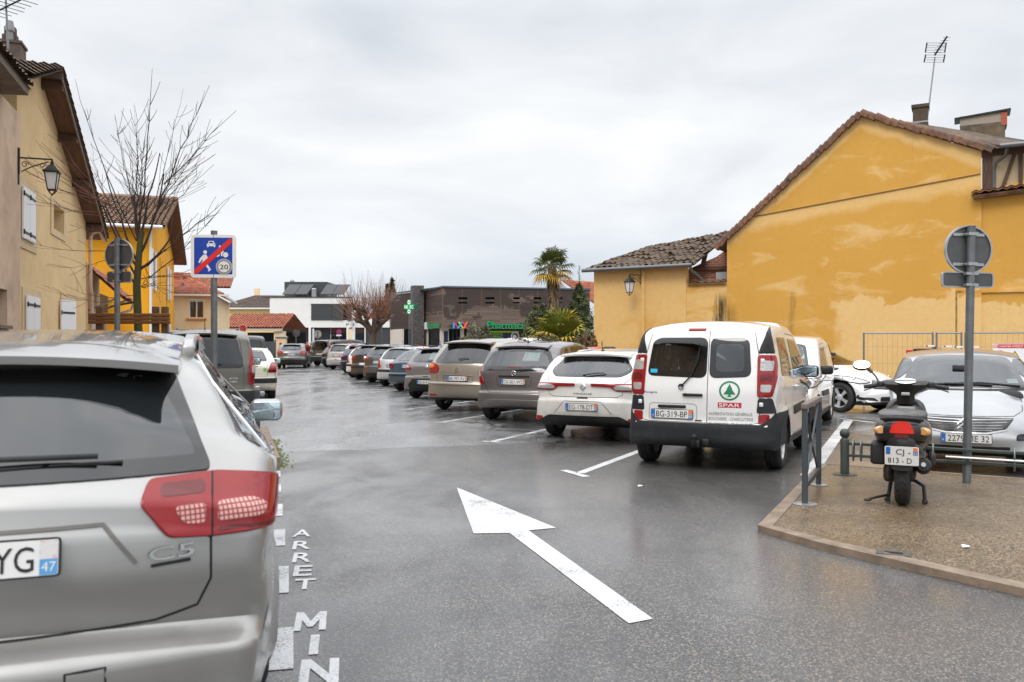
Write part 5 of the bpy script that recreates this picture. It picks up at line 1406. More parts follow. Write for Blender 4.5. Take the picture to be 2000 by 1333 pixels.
def ribbon(mb, pts, pf, w=.007, off=.0018, mi=0, step=.05, closed=False):
 pl = dense(pts, step, closed)
 if closed: pl = pl+[pl[0]]
 P3 = [pf(p[0], p[1], off) for p in pl]; Q3 = [pf(p[0], p[1], off+.05) for p in pl]
 o = len(mb.v); vs_ = []
 for i in range(len(P3)):
  t = P3[min(i+1, len(P3)-1)]-P3[max(i-1, 0)]; n = (Q3[i]-P3[i])
  s_ = t.cross(n); s_ = s_.normalized()*w/2 if s_.length > 1e-9 else Vector((0, 0, w/2))
  vs_ += [P3[i]-s_, P3[i]+s_]
 mb.add(vs_, [(2*i, 2*i+1, 2*i+3, 2*i+2) for i in range(len(P3)-1)], mi)
def rod(mb, pts, pf, r=.008, off=.012, mi=0, n=6):
 mb.tube([pf(p[0], p[1], off) for p in pts], r, n, mi)
def mir(pl): return [(-p[0], p[1]) for p in pl][::-1]
def sym(half): return half+[(-p[0], p[1]) for p in half[::-1]]       # right half, bottom to top -> full outline
# ------------------------------------------------------------------ wheels
_wm = {}
def wheel_meshes(R_, style, w=.2):
 k = (R_, style, w)
 if k in _wm: return _wm[k]
 b = MB(); rr = R_*.66
 prof = [(rr, -w/2+.015), (rr+.01, -w/2+.004), (R_*.86, -w/2), (R_*.95, -w/2+.012), (R_*.985, -w/2+.028), (R_, -w/2+.05), (R_, -.03), (R_-.008, -.027), (R_-.008, -.02), (R_, -.017), (R_, .017), (R_-.008, .02), (R_-.008, .027), (R_, .03), (R_, w/2-.05), (R_*.985, w/2-.028), (R_*.95, w/2-.012), (R_*.86, w/2), (rr+.01, w/2-.004), (rr, w/2-.015)]
 b.lathe(prof, 40, axis='Y')
 t = b.build('wheel', m_tyre, smooth=50)
 b = MB(); y = w/2-.02            # outer face at +y
 b.lathe([(rr+.004, -w/2+.02), (rr-.01, -w/2+.03), (rr-.02, -.02), (rr-.02, y-.03), (rr-.004, y), (rr+.006, y+.004), (rr+.004, y-.01)], 36, axis='Y')
 b.lathe([(rr-.022, y-.075), (.03, y-.075)], 24, axis='Y', mi=1)
 ns = {'alloy': 5, 'cap': 9, 'steel': 12}[style]
 def sp(a, r0, r1, w0, w1, y0, y1):
  ca, sa = math.cos(a), math.sin(a)
  def p(r, t, yy): return (r*ca-t*sa, yy, r*sa+t*ca)
  b.hexa([p(r0, -w0, y0-.03), p(r0, w0, y0-.03), p(r1, w1, y1-.03), p(r1, -w1, y1-.03)], [p(r0, -w0, y0), p(r0, w0, y0), p(r1, w1, y1), p(r1, -w1, y1)], 0)
 for i in range(ns):
  a = 2*math.pi*i/ns
  if style == 'alloy':
   for da in (-.16, .16): sp(a+da*.6, .05, rr-.008, .016, .020, y-.02, y-.004)
  elif style == 'cap': sp(a, .06, rr-.01, .018, .040, y-.012, y-.004)
  else: sp(a, .10, rr-.01, .020, .050, y-.03, y-.02)
 b.lathe([(.075, y-.05), (.075, y-.012), (.055, y-.002), (.001, y)], 18, axis='Y')
 r = b.build('rim', [m_rim, m_rimdark], fix=True, smooth=40)
 COL.objects.unlink(t); COL.objects.unlink(r)
 _wm[k] = (t, r); return _wm[k]
def plate(par, text, pf, c, w=.52, h=.11, col=0, norm=Vector((-1, 0, 0)), right=Vector((0, -1, 0)), name='number_plate', dept=None, up=None, kind='fr', topw=False):
 """plate centred at 3D point c"""
 r = right.normalized(); u_ = up.normalized() if up else norm.cross(r).normalized()
 if u_.z < 0: u_ = -u_
 f = lambda u, v, w_=0: c+r*u+u_*v+norm*w_
 b = MB(); o = rounded([(-w/2, -h/2), (w/2, -h/2), (w/2, h/2), (-w/2, h/2)], .012, 2)
 b.prism(o, lambda u, v, t: f(u, v, t), .010, mi=0)
 b.prism(inset(o, .006), lambda u, v, t: f(u, v, .010+t), .0015, mi=1)
 bw = .045
 def q(u0, v0, u1, v1, mi, t=.013): b.add([f(u0, v0, t), f(u1, v0, t), f(u1, v1, t), f(u0, v1, t)], [(0, 1, 2, 3)], mi)
 q(-w/2+.008, -h/2+.008, -w/2+.008+bw, h/2-.008, 2)
 put_text(b, 'F', lambda u, v: f(-w/2+.03+u, -h*.22+v, .0135), h*.24, mi=5)
 if kind == 'fr':
  q(w/2-.008-bw, -h/2+.008, w/2-.008, -.004, 3); q(w/2-.008-bw, -.004, w/2-.008, h/2-.008, 4)
  if dept: put_text(b, dept, lambda u, v: f(w/2-.03+u, -h*.22+v, .0135), h*.25, bw*.8, mi=5)
  tw = w-2*bw-.045
 else: tw = w-bw-.06
 off = 0 if kind == 'fr' else bw/2
 put_text(b, text, lambda u, v: f(off+u, v, .0135), h*.66, tw, mi=6)
 return b.build(name, [m_plblk, m_plyel if col else m_plwhite, m_plblue, m_plcy, m_plpale if topw else m_plor, m_plwhite, m_plblk], par, fix=False)
SH = {}
def car(name, kind, pnt, pos, head, label, **o):
 """pos = ground point under the middle of the rear bumper, head = unit heading"""
 sp = SPEC[kind]
 if kind not in SH: SH[kind] = Shell(sp)
 S = SH[kind]
 root = empty(name, (pos[0], pos[1], 0.0), label, o.get('cat', 'car'), math.atan2(head.y, head.x), o.get('group'))
 lod = o.get('lod', 1)
 open_ = lod < 2
 me = S.mesh.copy(); me.name = 'body'
 mats = [pnt, m_rimdark, m_trimgr if sp.get('lowbox') else m_trim]; holes = []
 for i_, m_ in enumerate(mats):
  if i_ < len(me.materials): me.materials[i_] = m_
  else: me.materials.append(m_)
 body = bpy.data.objects.new('body', me); COL.objects.link(body); body.parent = root
 gl = m_glass if open_ else m_glassop
 glr = {'clear': m_glass, 'dark': m_glassdk, 'op': m_glassop}[o.get('glass', 'clear' if open_ else 'op')]
 # ---- windows
 def win(nm, outl, pf, mg, g, key):
  b = MB(); patch(b, outl, pf, .006, 0, .06, .012, hole=mg, miin=1, nrm=True)
  ob = b.build(nm, [m_frit, g], root, smooth=50)
  holes.append((key, shrink(dense(outl, .06), mg*.9), shrink(dense(outl, .06), .002)))
  return ob
 rw = rounded(sp['rwin'], sp.get('rwr', .07), 4)
 if not sp.get('split'): win('rear_window', rw, S.rear, sp.get('rmg', .055), glr, 'rear')
 else:
  for pl in sp['split']: win('rear_window', rounded(pl, .09, 4), S.rear, .075, glr, 'rear')
 win('windscreen', rounded(sp['fwin'], .06, 4), S.front, .05, gl, 'front')
 for sg in (1, -1):
  for i, pl in enumerate(sp['swin']):
   if o.get('panelvan') and i < sp.get('nrear', 1): continue
   g = glr if (i < len(sp['swin'])-1 and o.get('glass')) else gl
   win('side_window', rounded(pl, .05, 4), S.side(sg), .028, g, 'L' if sg > 0 else 'R')
 # ---- cut the shell behind clear glass
 if holes:
  bm = bmesh.new(); bm.from_mesh(me); dele = []
  for f in bm.faces:
   c = f.calc_center_median(); n = f.normal
   if f.material_index == 1: continue
   for key, pl, po in holes:
    if key == 'rear' and n.x < -.12 and c.x < S.L*.4:
     if any(inside((-v.co.y, v.co.z), pl) for v in f.verts) and all(inside((-v.co.y, v.co.z), po) for v in f.verts) and abs(S.rear(-c.y, c.z).x-c.x) < .12: dele.append(f); break
    elif key == 'front' and n.x > .12 and c.x > S.L*.4:
     if any(inside((v.co.y, v.co.z), pl) for v in f.verts) and all(inside((v.co.y, v.co.z), po) for v in f.verts) and abs(S.front(c.y, c.z).x-c.x) < .15: dele.append(f); break
    elif key in 'LR' and n.y*(1 if key == 'L' else -1) > .4:
     if any(inside((v.co.x, v.co.z), pl) for v in f.verts) and all(inside((v.co.x, v.co.z), po) for v in f.verts): dele.append(f); break
  bmesh.ops.delete(bm, geom=dele, context='FACES'); bm.to_mesh(me); bm.free()
 me.shade_smooth(); me.set_sharp_from_angle(angle=R(38))
 if open_:
  b = MB(); hz = sp.get('seatz', .55)
  for y in (-.36, .36):
   xs = sp.get('seatx', (S.L*.55, S.L*.33))
   b.rbox((xs[0]-.05, y, hz+.36), (.16, .46, .62), .06, 2, mat=Matrix.Rotation(R(-12), 3, 'Y'))
   b.rbox((xs[0]-.14, y, hz+.80), (.10, .26, .20), .05, 3)
   b.rbox((xs[0]+.2, y, hz+.05), (.5, .46, .14), .05, 2)
   if not sp.get('noback'):
    b.rbox((xs[1]-.12, y*1.02, hz+.72), (.09, .24, .16), .04, 3)
  if not sp.get('noback'): b.rbox((xs[1], 0, hz+.32), (.16, S.W*.72, .58), .06, 2, mat=Matrix.Rotation(R(-14), 3, 'Y'))
  b.rbox((S.L-sp.get('dash', 1.55), 0, sp.get('dashz', .86)), (.5, S.W*.78, .22), .08, 3)
  pts = [(S.L-sp.get('dash', 1.55)-.38+.05*math.sin(a), .36+.18*math.cos(a), sp.get('dashz', .86)+.10+.18*math.sin(a)) for a in [i*math.pi/8 for i in range(17)]]
  b.tube(pts, .014, 6, cap=False)
  b.box((S.L/2, 0, .34), (S.L*.7, S.W*.8, .03))
  b.rbox((S.L-sp.get('dash', 1.55)-.25, 0, S.H-.26), (.03, .22, .07), .02, 2)
  b.build('seats', m_seat, root, smooth=50)
 # ---- wheels
 st_ = o.get('rim', sp.get('rim', 'cap'))
 t, r = wheel_meshes(S.Rw, st_)
 for ax in S.ax:
  for sg in (1, -1):
   w_ = t.copy(); w_.name = 'wheel'; COL.objects.link(w_); w_.parent = root
   w_.location = (ax, sg*(S.W/2-.115), S.Rw); w_.rotation_euler = (0, .4*ax, 0 if sg > 0 else math.pi)
   r_ = r.copy(); r_.name = 'rim'; COL.objects.link(r_); r_.parent = w_
 # ---- lamps
 for sg in (1, -1):
  W_ = S.wrap(sg)
  b = MB(); patch(b, rounded(sp['lamp'], sp.get('lampr', .03), 3), W_, .016, 0, .05, nrm=True)
  tl = b.build('tail_lamp', [o.get('lampmat', m_red)], root, smooth=50)
  for (pl, mt) in sp.get('lamp2', []):
   b = MB(); patch(b, rounded(pl, .02, 3), W_, .0195, 0, .04, .006, nrm=True)
   b.build('lamp_lens', {'c': m_clear, 'd': m_redd, 'o': m_orangel, 'r': m_red, 'l': m_redlit, 'k': m_trim, 'g': m_cells}[mt], tl, smooth=50)
  H_ = S.wrap(sg, 'front')
  b = MB(); patch(b, rounded(sp['head'], .05, 3), H_, .010, 0, .06)
  hl_ = b.build('headlamp', [m_clear], root, smooth=50)
  if lod == 0 or o.get('facing'):
   hc_ = (sum(p[0] for p in sp['head'])/len(sp['head']), sum(p[1] for p in sp['head'])/len(sp['head']))
   b = MB()
   for d_ in (-.09, .06):
    b.lathe([(.055, 0), (.05, .012), (.001, .02)], 16, H_(hc_[0]+d_, hc_[1], -.004), 'X', 0)
   b.build('lamp_bulb', m_chrome, hl_, smooth=50)
   b = MB(); ribbon(b, rounded(sp['head'], .05, 3), H_, .02, .0125, closed=True); b.build('lamp_surround', m_trim, hl_)
 for fz in sp.get('reflector', []):
  for sg in (1, -1):
   b = MB(); a0, a1, z0, z1 = fz; patch(b, rounded([(a0, z0), (a1, z0), (a1, z1), (a0, z1)], .02, 2), S.wrap(sg), .008, 0, .05); b.build('reflector', m_red, root, smooth=50)
 # ---- bumper and other panels
 for it in sp.get('panels', []):
  nm, kind_, pl, mt, h = it
  if kind_ == 'rear': patch_list = [(pl, S.rear)]
  elif kind_ == 'front': patch_list = [(pl, S.front)]
  elif kind_ == 'sides': patch_list = [(pl, S.side(1)), (pl, S.side(-1))]
  elif kind_ == 'wraps': patch_list = [(pl, S.wrap(1)), (pl, S.wrap(-1))]
  elif kind_ == 'fwraps': patch_list = [(pl, S.wrap(1, 'front')), (pl, S.wrap(-1, 'front'))]
  elif kind_ == 'band':      # (z0,z1,reach): band round the tail
   z0, z1, rch, endk = pl
   b = MB(); nn = 40; f1, f2 = S.wrap(1, endk), S.wrap(-1, endk)
   vs_ = []
   for i in range(nn+1):
    a = -rch+2*rch*i/nn; f = f1 if a >= 0 else f2; a = abs(a)
    zz0 = z0(a) if callable(z0) else z0; zz1 = z1(a) if callable(z1) else z1
    vs_ += [f(a, zz0, -.01)]+[f(a, zz0+(zz1-zz0)*j/7, h) for j in range(8)]+[f(a, zz1, -.01)]
   b.add(vs_, [(10*i+k, 10*i+k+1, 10*i+10+k+1, 10*i+10+k) for i in range(nn) for k in range(9)])
   b.build(nm, {'t': m_trim, 'g': m_trimgr, 'p': pnt, 'c': m_chrome}[mt], root, smooth=40, fix=True); continue
  for pl_, pf in patch_list:
   b = MB(); patch(b, rounded(pl_, .025, 2), pf, h, 0, .06)
   b.build(nm, {'t': m_trim, 'g': m_trimgr, 'p': pnt, 'c': m_chrome, 'k': m_frit, 'r': m_red}[mt], root, smooth=50)
 if sp.get('spo'):
  vh, xg, zg, xl, zl = sp['spo']; b = MB(); n_ = 16; vs_ = []
  for i in range(n_+1):
   v = -vh+2*vh*i/n_; q = (v/vh)**2
   lt = Vector((xl+.05*q, -v, zl-.035*q)); vs_ += [S.top(xg+.26, v, .003), (S.top(xg+.26, v, .012)+lt)/2+Vector((0, 0, .012)), lt, lt-Vector((-.004, 0, .026)), S.rear(v, zg-.012, .004)]
  b.add(vs_, [(5*i+k, 5*i+k+1, 5*i+6+k, 5*i+5+k) for i in range(n_) for k in range(4)]+[(0, 1, 2, 3, 4), tuple(5*n_+k for k in (4, 3, 2, 1, 0))])
  b.build('roof_spoiler', pnt, root, smooth=40, fix=True)
 # ---- seams
 if lod < 2:
  for kk, pf in (('rear', S.rear), ('front', S.front), ('side', S.side(1)), ('side', S.side(-1))):
   for pl in sp.get('seam_'+kk, []): b = MB(); ribbon(b, pl, pf, .0075); b.build('panel_gap', m_gap, root)
  for sg in (1, -1):
   for (hx, hz) in sp.get('handles', []):
    b = MB(); b.tube([S.side(sg)(hx-.09, hz, .004), S.side(sg)(hx-.07, hz, .028), S.side(sg)(hx+.07, hz, .028), S.side(sg)(hx+.09, hz, .004)], .013, 8)
    b.build('door_handle', o.get('handlemat', pnt), root, smooth=60)
 # ---- mirrors
 mx_, mz_ = sp.get('mirror', (S.L*.66, .98)); big = sp.get('mirbig', 1.0)
 for sg in (1, -1):
  pw = S.side(sg)(mx_, mz_-.03, 0); c = pw+Vector((-.03, sg*sp.get('mirout', .13), .05))
  b = MB(); b.rbox(c, (.10*big, .21*big, .15*big), .045*big, 4, mat=Matrix.Rotation(sg*R(8), 3, 'Z'))
  b.tube([pw+Vector((0, -sg*.02, 0)), c+Vector((.02, -sg*.06, -.05))], .028, 8)
  mo_ = b.build('wing_mirror', m_trim if sp.get('mirblk') or o.get('mirblk') else pnt, root, smooth=50)
  b = MB(); b.rbox(c+Vector((-.052*big, 0, 0)), (.008, .17*big, .115*big), .03*big, 3, mat=Matrix.Rotation(sg*R(8), 3, 'Z')); b.build('mirror_glass', m_mirror, mo_, smooth=50)
 # ---- plate, brake lamp, wiper, aerial, badge
 if o.get('plate'):
  pc = sp['plate']; c = S.rear(pc[0], pc[1], .0)
  c1, c0 = S.rear(pc[0], pc[1]+.05, 0), S.rear(pc[0], pc[1]-.05, 0); up = (c1-c0).normalized(); rt = (S.rear(pc[0]+.2, pc[1], 0)-S.rear(pc[0]-.2, pc[1], 0)).normalized()
  nn = rt.cross(up).normalized()
  if nn.x > 0: nn = -nn
  plate(root, o['plate'], None, c+nn*.006, col=o.get('platecol', 0), norm=nn, right=rt, up=up, dept=o.get('dept'))
 if o.get('fplate'):
  c = S.front(0, sp['fplate'], .012); plate(root, o['fplate'], None, c, norm=Vector((1, 0, 0)), right=Vector((0, 1, 0)), up=Vector((0, 0, 1)), kind='old' if o.get('oldplate') else 'fr')
 if sp.get('brake3'):
  v0, z0, w_, h_ = sp['brake3']; b = MB(); patch(b, [(v0-w_/2, z0-h_/2), (v0+w_/2, z0-h_/2), (v0+w_/2, z0+h_/2), (v0-w_/2, z0+h_/2)], S.rear, .012, 0, .08); b.build('brake_lamp', m_redlit if o.get('lit') else m_red, root)
 if sp.get('wiper'):
  (v0, z0), (v1, z1) = sp['wiper']; b = MB()
  b.lathe([(.03, 0), (.028, .03), (.001, .04)], 12, S.rear(v0, z0, 0), 'X', mat=None)
  rod(b, [(v0, z0), ((v0+v1)/2, (z0+z1)/2+.008), (v1, z1)], S.rear, .009, .03); q = .55
  rod(b, [(v0+(v1-v0)*.3, z0+(z1-z0)*.3-.012), (v1+(v1-v0)*.12, z1+(z1-z0)*.12-.012)], S.rear, .006, .014)
  b.build('rear_wiper', m_trim, root, smooth=60)
 if sp.get('aerial'):
  x0, l_ = sp['aerial']; b = MB(); p = S.top(x0, 0, 0); b.tube([p, p+Vector((-l_*.55, 0, l_))], [.009, .004], 6); b.rbox(p, (.09, .04, .04), .015, 2); b.build('aerial', m_trim, root)
 return root, S
# ------------------------------------------------------------------ vehicle types (metres; x from the rear bumper forward, z up; rear outlines (v,z), v to the right seen from behind)
def hatch(L, H, zbump=.60, belt=(.13, .95), gtop=(.50, 1.36), peak=1.6, wtop=None, cowl=None, tail=None, nose=.72):
 wtop = wtop or (L-1.85, H-.07); cowl = cowl or (L-1.02, .97)
 t = tail or [(.05, zbump+.06, .03), (.07, belt[1]-.12)]
 return [(.22, .20), (.06, .28), (0, .42), (0, zbump, .03)]+t+[(belt[0], belt[1], .04), (gtop[0], gtop[1]+.01, .05), (gtop[0]+.22, H-.045, .12), (peak, H, .4), (wtop[0], wtop[1], .25), (cowl[0], cowl[1], .10), (L-.28, nose+.06, .18), (L-.05, nose-.14, .12), (L, .48), (L-.05, .30), (L-.25, .20)]
def swin(L, z0, z1, xr, xf, k=.35, split=None, rz=.0):
 """rear quarter / rear door / front door glass between rear x xr and front x xf"""
 m = split or (xr+(xf-xr)*.48)
 return [[(xr, z0+.04+rz), (m-.04, z0+.01), (m-.05, z1), (xr+.22, z1-.05)], [(m+.04, z0+.01), (xf-.12, z0-.02), (xf-.12-k*1.05, z1-.10), (xf-.12-k*1.9, z1-.01), (m+.03, z1)]]
SPEC = {}
SPEC['van'] = dict(lowtrim=.33, lowbox=(.66, .55), L=3.87, W=1.79, H=1.80, Rw=.315, axles=(.70, 3.01), belt=1.08, tumble=.17, tr=.03, tf=.14, cR=.06, cT=.055, r=.105, zm=.75, arch=.05,
 sil=[(.14, .27, .05), (.03, .31, .05), (0, .36, .05), (0, .55, .03), (.03, .59, .02), (.045, .95), (.07, 1.08), (.18, 1.58), (.27, 1.715, .12), (.55, 1.775, .2), (1.25, 1.80, .4), (2.05, 1.765, .3), (2.40, 1.67, .25), (3.06, 1.10, .15), (3.61, .93, .2), (3.80, .72, .12), (3.87, .5), (3.82, .3), (3.66, .22)],
 rwin=[(0, 1), (.1, 1), (.1, 1.1)], split=[[(-.645, 1.115), (.095, 1.095), (.095, 1.575), (-.50, 1.575), (-.59, 1.53)], [(.125, 1.095), (.605, 1.115), (.565, 1.53), (.49, 1.575), (.125, 1.575)]],
 fwin=sym([(.72, 1.13), (.60, 1.60), (.2, 1.66)]),
 swin=[[(.55, 1.12), (1.28, 1.10), (1.26, 1.58), (.66, 1.58)], [(1.46, 1.10), (2.64, 1.04), (2.28, 1.40), (2.02, 1.55), (1.48, 1.57)]], mirout=.07, seatx=(1.95, 1.1), noback=True, dash=1.35, dashz=1.0, seatz=.66,
 lamp=[(.67, .885), (.80, .885), (.90, 1.28), (.87, 1.365), (.66, 1.37), (.665, 1.1)], lamp2=[([(.69, 1.18), (.80, 1.18), (.82, 1.30), (.69, 1.31)], 'c'), ([(.70, .94), (.78, .94), (.79, 1.03), (.70, 1.03)], 'c'), ([(.695, 1.06), (.79, 1.06), (.80, 1.15), (.695, 1.15)], 'd')],
 head=[(.62, .80), (.95, .84), (1.15, 1.02), (.95, 1.05), (.66, .95)],
 reflector=[(.685, .78, .575, .69)],
 panels=[('bumper', 'band', (lambda a: .30, lambda a: .565 if a < .72 else min(.70, .565+(a-.72)*1.2), 1.42, 'rear'), 'g', .012),
   ('pillar_trim', 'wraps', [(.665, 1.385), (.87, 1.385), (.80, 1.69), (.755, 1.71)], 't', .010),
   ('pillar_trim', 'wraps', [(.665, .70), (.88, .70), (.81, .875), (.68, .875)], 'g', .010),
   ('side_moulding', 'sides', [(1.46, .60), (2.42, .62), (2.42, .72), (1.46, .71)], 't', .018),
   ('front_bumper', 'band', (.26, .50, 1.2, 'front'), 'g', .012),
   ('grille', 'front', [(-.45, .70), (.45, .70), (.5, .82), (-.5, .82)], 't', .008)],
 seam_rear=[[(.11, .58), (.11, 1.70)], [(-.70, .62), (-.68, .585), (-.6, .575), (.6, .575), (.68, .585), (.70, .62), (.70, .9), (.69, 1.3), (.62, 1.62), (.56, 1.70)], [(-.70, .62), (-.70, .9), (-.69, 1.3), (-.62, 1.62), (-.56, 1.70)]],
 seam_side=[[(1.37, .36), (1.37, 1.62)], [(2.72, 1.0), (2.60, .42), (2.48, .36), (1.4, .36)], [(2.72, 1.02), (2.28, 1.45), (2.0, 1.61), (1.4, 1.63)]], handles=[(1.56, .96)],
 mirror=(2.52, 1.10), mirbig=1.1, mirblk=True, plate=(-.31, .665), fplate=.42, brake3=(-.05, 1.668, .21, .03), aerial=None, rim='steel')
SPEC['megane'] = dict(spo=(.58, .58, 1.30, .49, 1.345), L=4.36, W=1.80, H=1.43, Rw=.325, axles=(.83, 3.50), belt=.93, tumble=.22, cR=.15, tr=.09,
 sil=[(.24, .22), (.06, .30), (0, .42), (0, .62, .03), (.04, .68, .02), (.06, .82), (.05, .90, .03), (.16, .99, .05), (.58, 1.30, .04), (.76, 1.375, .1), (1.7, 1.43, .4), (2.35, 1.37, .25), (3.3, .98, .12), (4.05, .80, .2), (4.3, .62), (4.36, .46), (4.30, .30), (4.1, .22)],
 rwin=sym([(.55, .985), (.69, 1.08), (.52, 1.285), (.3, 1.295)]), rmg=.045, fwin=sym([(.70, 1.0), (.52, 1.33), (.2, 1.36)]), swin=swin(4.36, .96, 1.32, .75, 3.2, .42),
 lamp=[(.13, .855), (.42, .845), (.52, .775), (1.08, .775), (1.12, .87), (.62, .89), (.13, .892)], lampr=.02, lamp2=[([(.50, .80), (.78, .80), (.80, .865), (.55, .868), (.47, .845)], 'c'), ([(.52, .785), (1.05, .785), (1.05, .80), (.5, .80)], 'd')],
 head=[(.55, .62), (.95, .66), (1.25, .76), (.9, .78), (.6, .70)], reflector=[(.70, .84, .30, .375)],
 panels=[('bumper', 'band', (lambda a: .235, lambda a: .40 if a < .58 else .40-(a-.58)*.5 if a < .8 else .30, .86, 'rear'), 't', .010), ('tailgate_handle', 'rear', [(-.10, .66), (.10, .66), (.08, .68), (-.08, .68)], 't', .006)],
 seam_rear=[[(-.62, .85), (-.60, .72), (-.52, .685), (.52, .685), (.60, .72), (.62, .85)], [(-.47, .43), (-.30, .62), (.30, .62), (.47, .43)], [(.62, .9), (.72, 1.0)], [(-.62, .9), (-.72, 1.0)]], seam_side=[[(1.95, .35), (1.95, 1.3)], [(3.1, .35), (3.15, .95)]], handles=[(1.15, .88), (2.15, .86)],
 plate=(0, .535), fplate=.45, brake3=(0, 1.30, .22, .018), wiper=((-.02, .995), (.28, 1.03)), aerial=(.95, .16), rim='alloy')
SPEC['compact'] = dict(spo=(.56, .40, 1.43, .36, 1.465), L=3.88, W=1.76, H=1.57, Rw=.315, axles=(.66, 3.22), belt=.98, tumble=.24, cR=.12, tr=.08,
 sil=[(.22, .24), (.06, .30), (0, .40), (0, .55, .03), (.05, .61, .02), (.06, .80), (.09, 1.00, .05), (.40, 1.43, .05), (.58, 1.515, .1), (1.5, 1.57, .4), (2.15, 1.49, .25), (3.0, 1.08, .12), (3.6, .88, .2), (3.83, .68), (3.88, .48), (3.82, .30), (3.65, .22)],
 rwin=sym([(.74, .985), (.76, 1.06), (.60, 1.36), (.52, 1.415), (.2, 1.43)]), rmg=.085, fwin=sym([(.68, 1.1), (.52, 1.44), (.2, 1.47)]), swin=[[(.45, 1.10), (.95, 1.05), (.98, 1.43), (.82, 1.42)], [(1.06, 1.04), (1.85, 1.01), (1.78, 1.46), (1.10, 1.45)], [(1.95, 1.0), (2.85, .99), (2.45, 1.29), (2.1, 1.44), (1.93, 1.45)]],
 lamp=[(.655, .73), (1.0, .73), (1.02, .9), (.95, 1.10), (.85, 1.13), (.79, 1.03), (.74, .86)], lamp2=[([(.74, .86), (.93, .86), (.95, .96), (.79, .99)], 'c')], head=[(.5, .66), (.9, .7), (1.1, .86), (.8, .86), (.55, .76)],
 panels=[('bumper_strip', 'rear', [(-.60, .30), (.60, .30), (.64, .40), (.50, .44), (-.50, .44), (-.64, .40)], 'p', .008), ('plate_handle', 'rear', [(-.34, .865), (.34, .865), (.32, .895), (-.32, .895)], 't', .022)],
 seam_rear=[[(-.66, .73), (-.60, .60), (-.52, .565), (.52, .565), (.60, .60), (.66, .73)], [(-.74, .985), (-.67, .74)], [(.74, .985), (.67, .74)], [(-.37, .87), (-.36, .72), (-.28, .68), (.28, .68), (.36, .72), (.37, .87)]], seam_side=[[(1.0, .4), (1.02, 1.0)], [(1.9, .35), (1.9, 1.0)]], handles=[(1.15, .92), (2.0, .9)],
 plate=(0, .775), fplate=.42, brake3=(0, 1.045, .30, .012), wiper=((0, .985), (.40, 1.0)), aerial=(.75, .36), rim='cap')
SPEC['mpv'] = dict(spo=(.60, .50, 1.50, .38, 1.55), L=4.47, W=1.83, H=1.64, Rw=.325, axles=(.82, 3.55), belt=1.02, tumble=.24, cR=.17, tr=.09,
 sil=[(.24, .24), (.06, .32), (0, .44), (0, .62, .03), (.04, .66, .02), (.06, .90), (.10, 1.08, .06), (.50, 1.50, .05), (.70, 1.59, .1), (1.7, 1.64, .4), (2.4, 1.57, .25), (3.5, 1.06, .12), (4.15, .88, .2), (4.42, .66), (4.47, .46), (4.4, .3), (4.2, .22)],
 rwin=sym([(.66, 1.065), (.72, 1.12), (.56, 1.45), (.46, 1.485), (.2, 1.50)]), rmg=.05, fwin=sym([(.7, 1.1), (.54, 1.5), (.2, 1.54)]), swin=[[(.55, 1.14), (1.3, 1.08), (1.32, 1.5), (.95, 1.48)], [(1.4, 1.07), (2.3, 1.04), (2.3, 1.52), (1.42, 1.51)], [(2.4, 1.03), (3.3, 1.0), (2.75, 1.36), (2.38, 1.51)]],
 lamp=[(.55, .86), (.72, .83), (1.12, .86), (1.16, 1.04), (.80, 1.085), (.60, 1.05), (.52, .97)], lamp2=[([(.74, .955), (.98, .955), (.98, 1.02), (.80, 1.04), (.66, 1.0)], 'o')], head=[(.5, .7), (.9, .74), (1.15, .9), (.8, .92), (.55, .8)], reflector=[(.56, .76, .34, .385)],
 panels=[('bumper_step', 'band', (.60, .64, 1.25, 'rear'), 'p', .022), ('lower_bumper', 'band', (.24, .30, .95, 'rear'), 't', .006), ('plate_trim', 'rear', [(-.36, .795), (.36, .795), (.34, .815), (-.34, .815)], 'p', .018)],
 seam_rear=[[(-.62, 1.05), (-.60, .86), (-.56, .64)], [(.62, 1.05), (.60, .86), (.56, .64)], [(-.38, .80), (-.36, .66), (.36, .66), (.38, .80)]], seam_side=[[(1.35, .4), (1.35, 1.1)], [(2.35, .35), (2.35, 1.05)]], handles=[(1.5, .95), (2.5, .93)],
 plate=(0, .735), fplate=.42, brake3=(0, 1.51, .70, .02), wiper=((-.02, 1.14), (.2, 1.165)), aerial=(1.1, .12), rim='alloy')
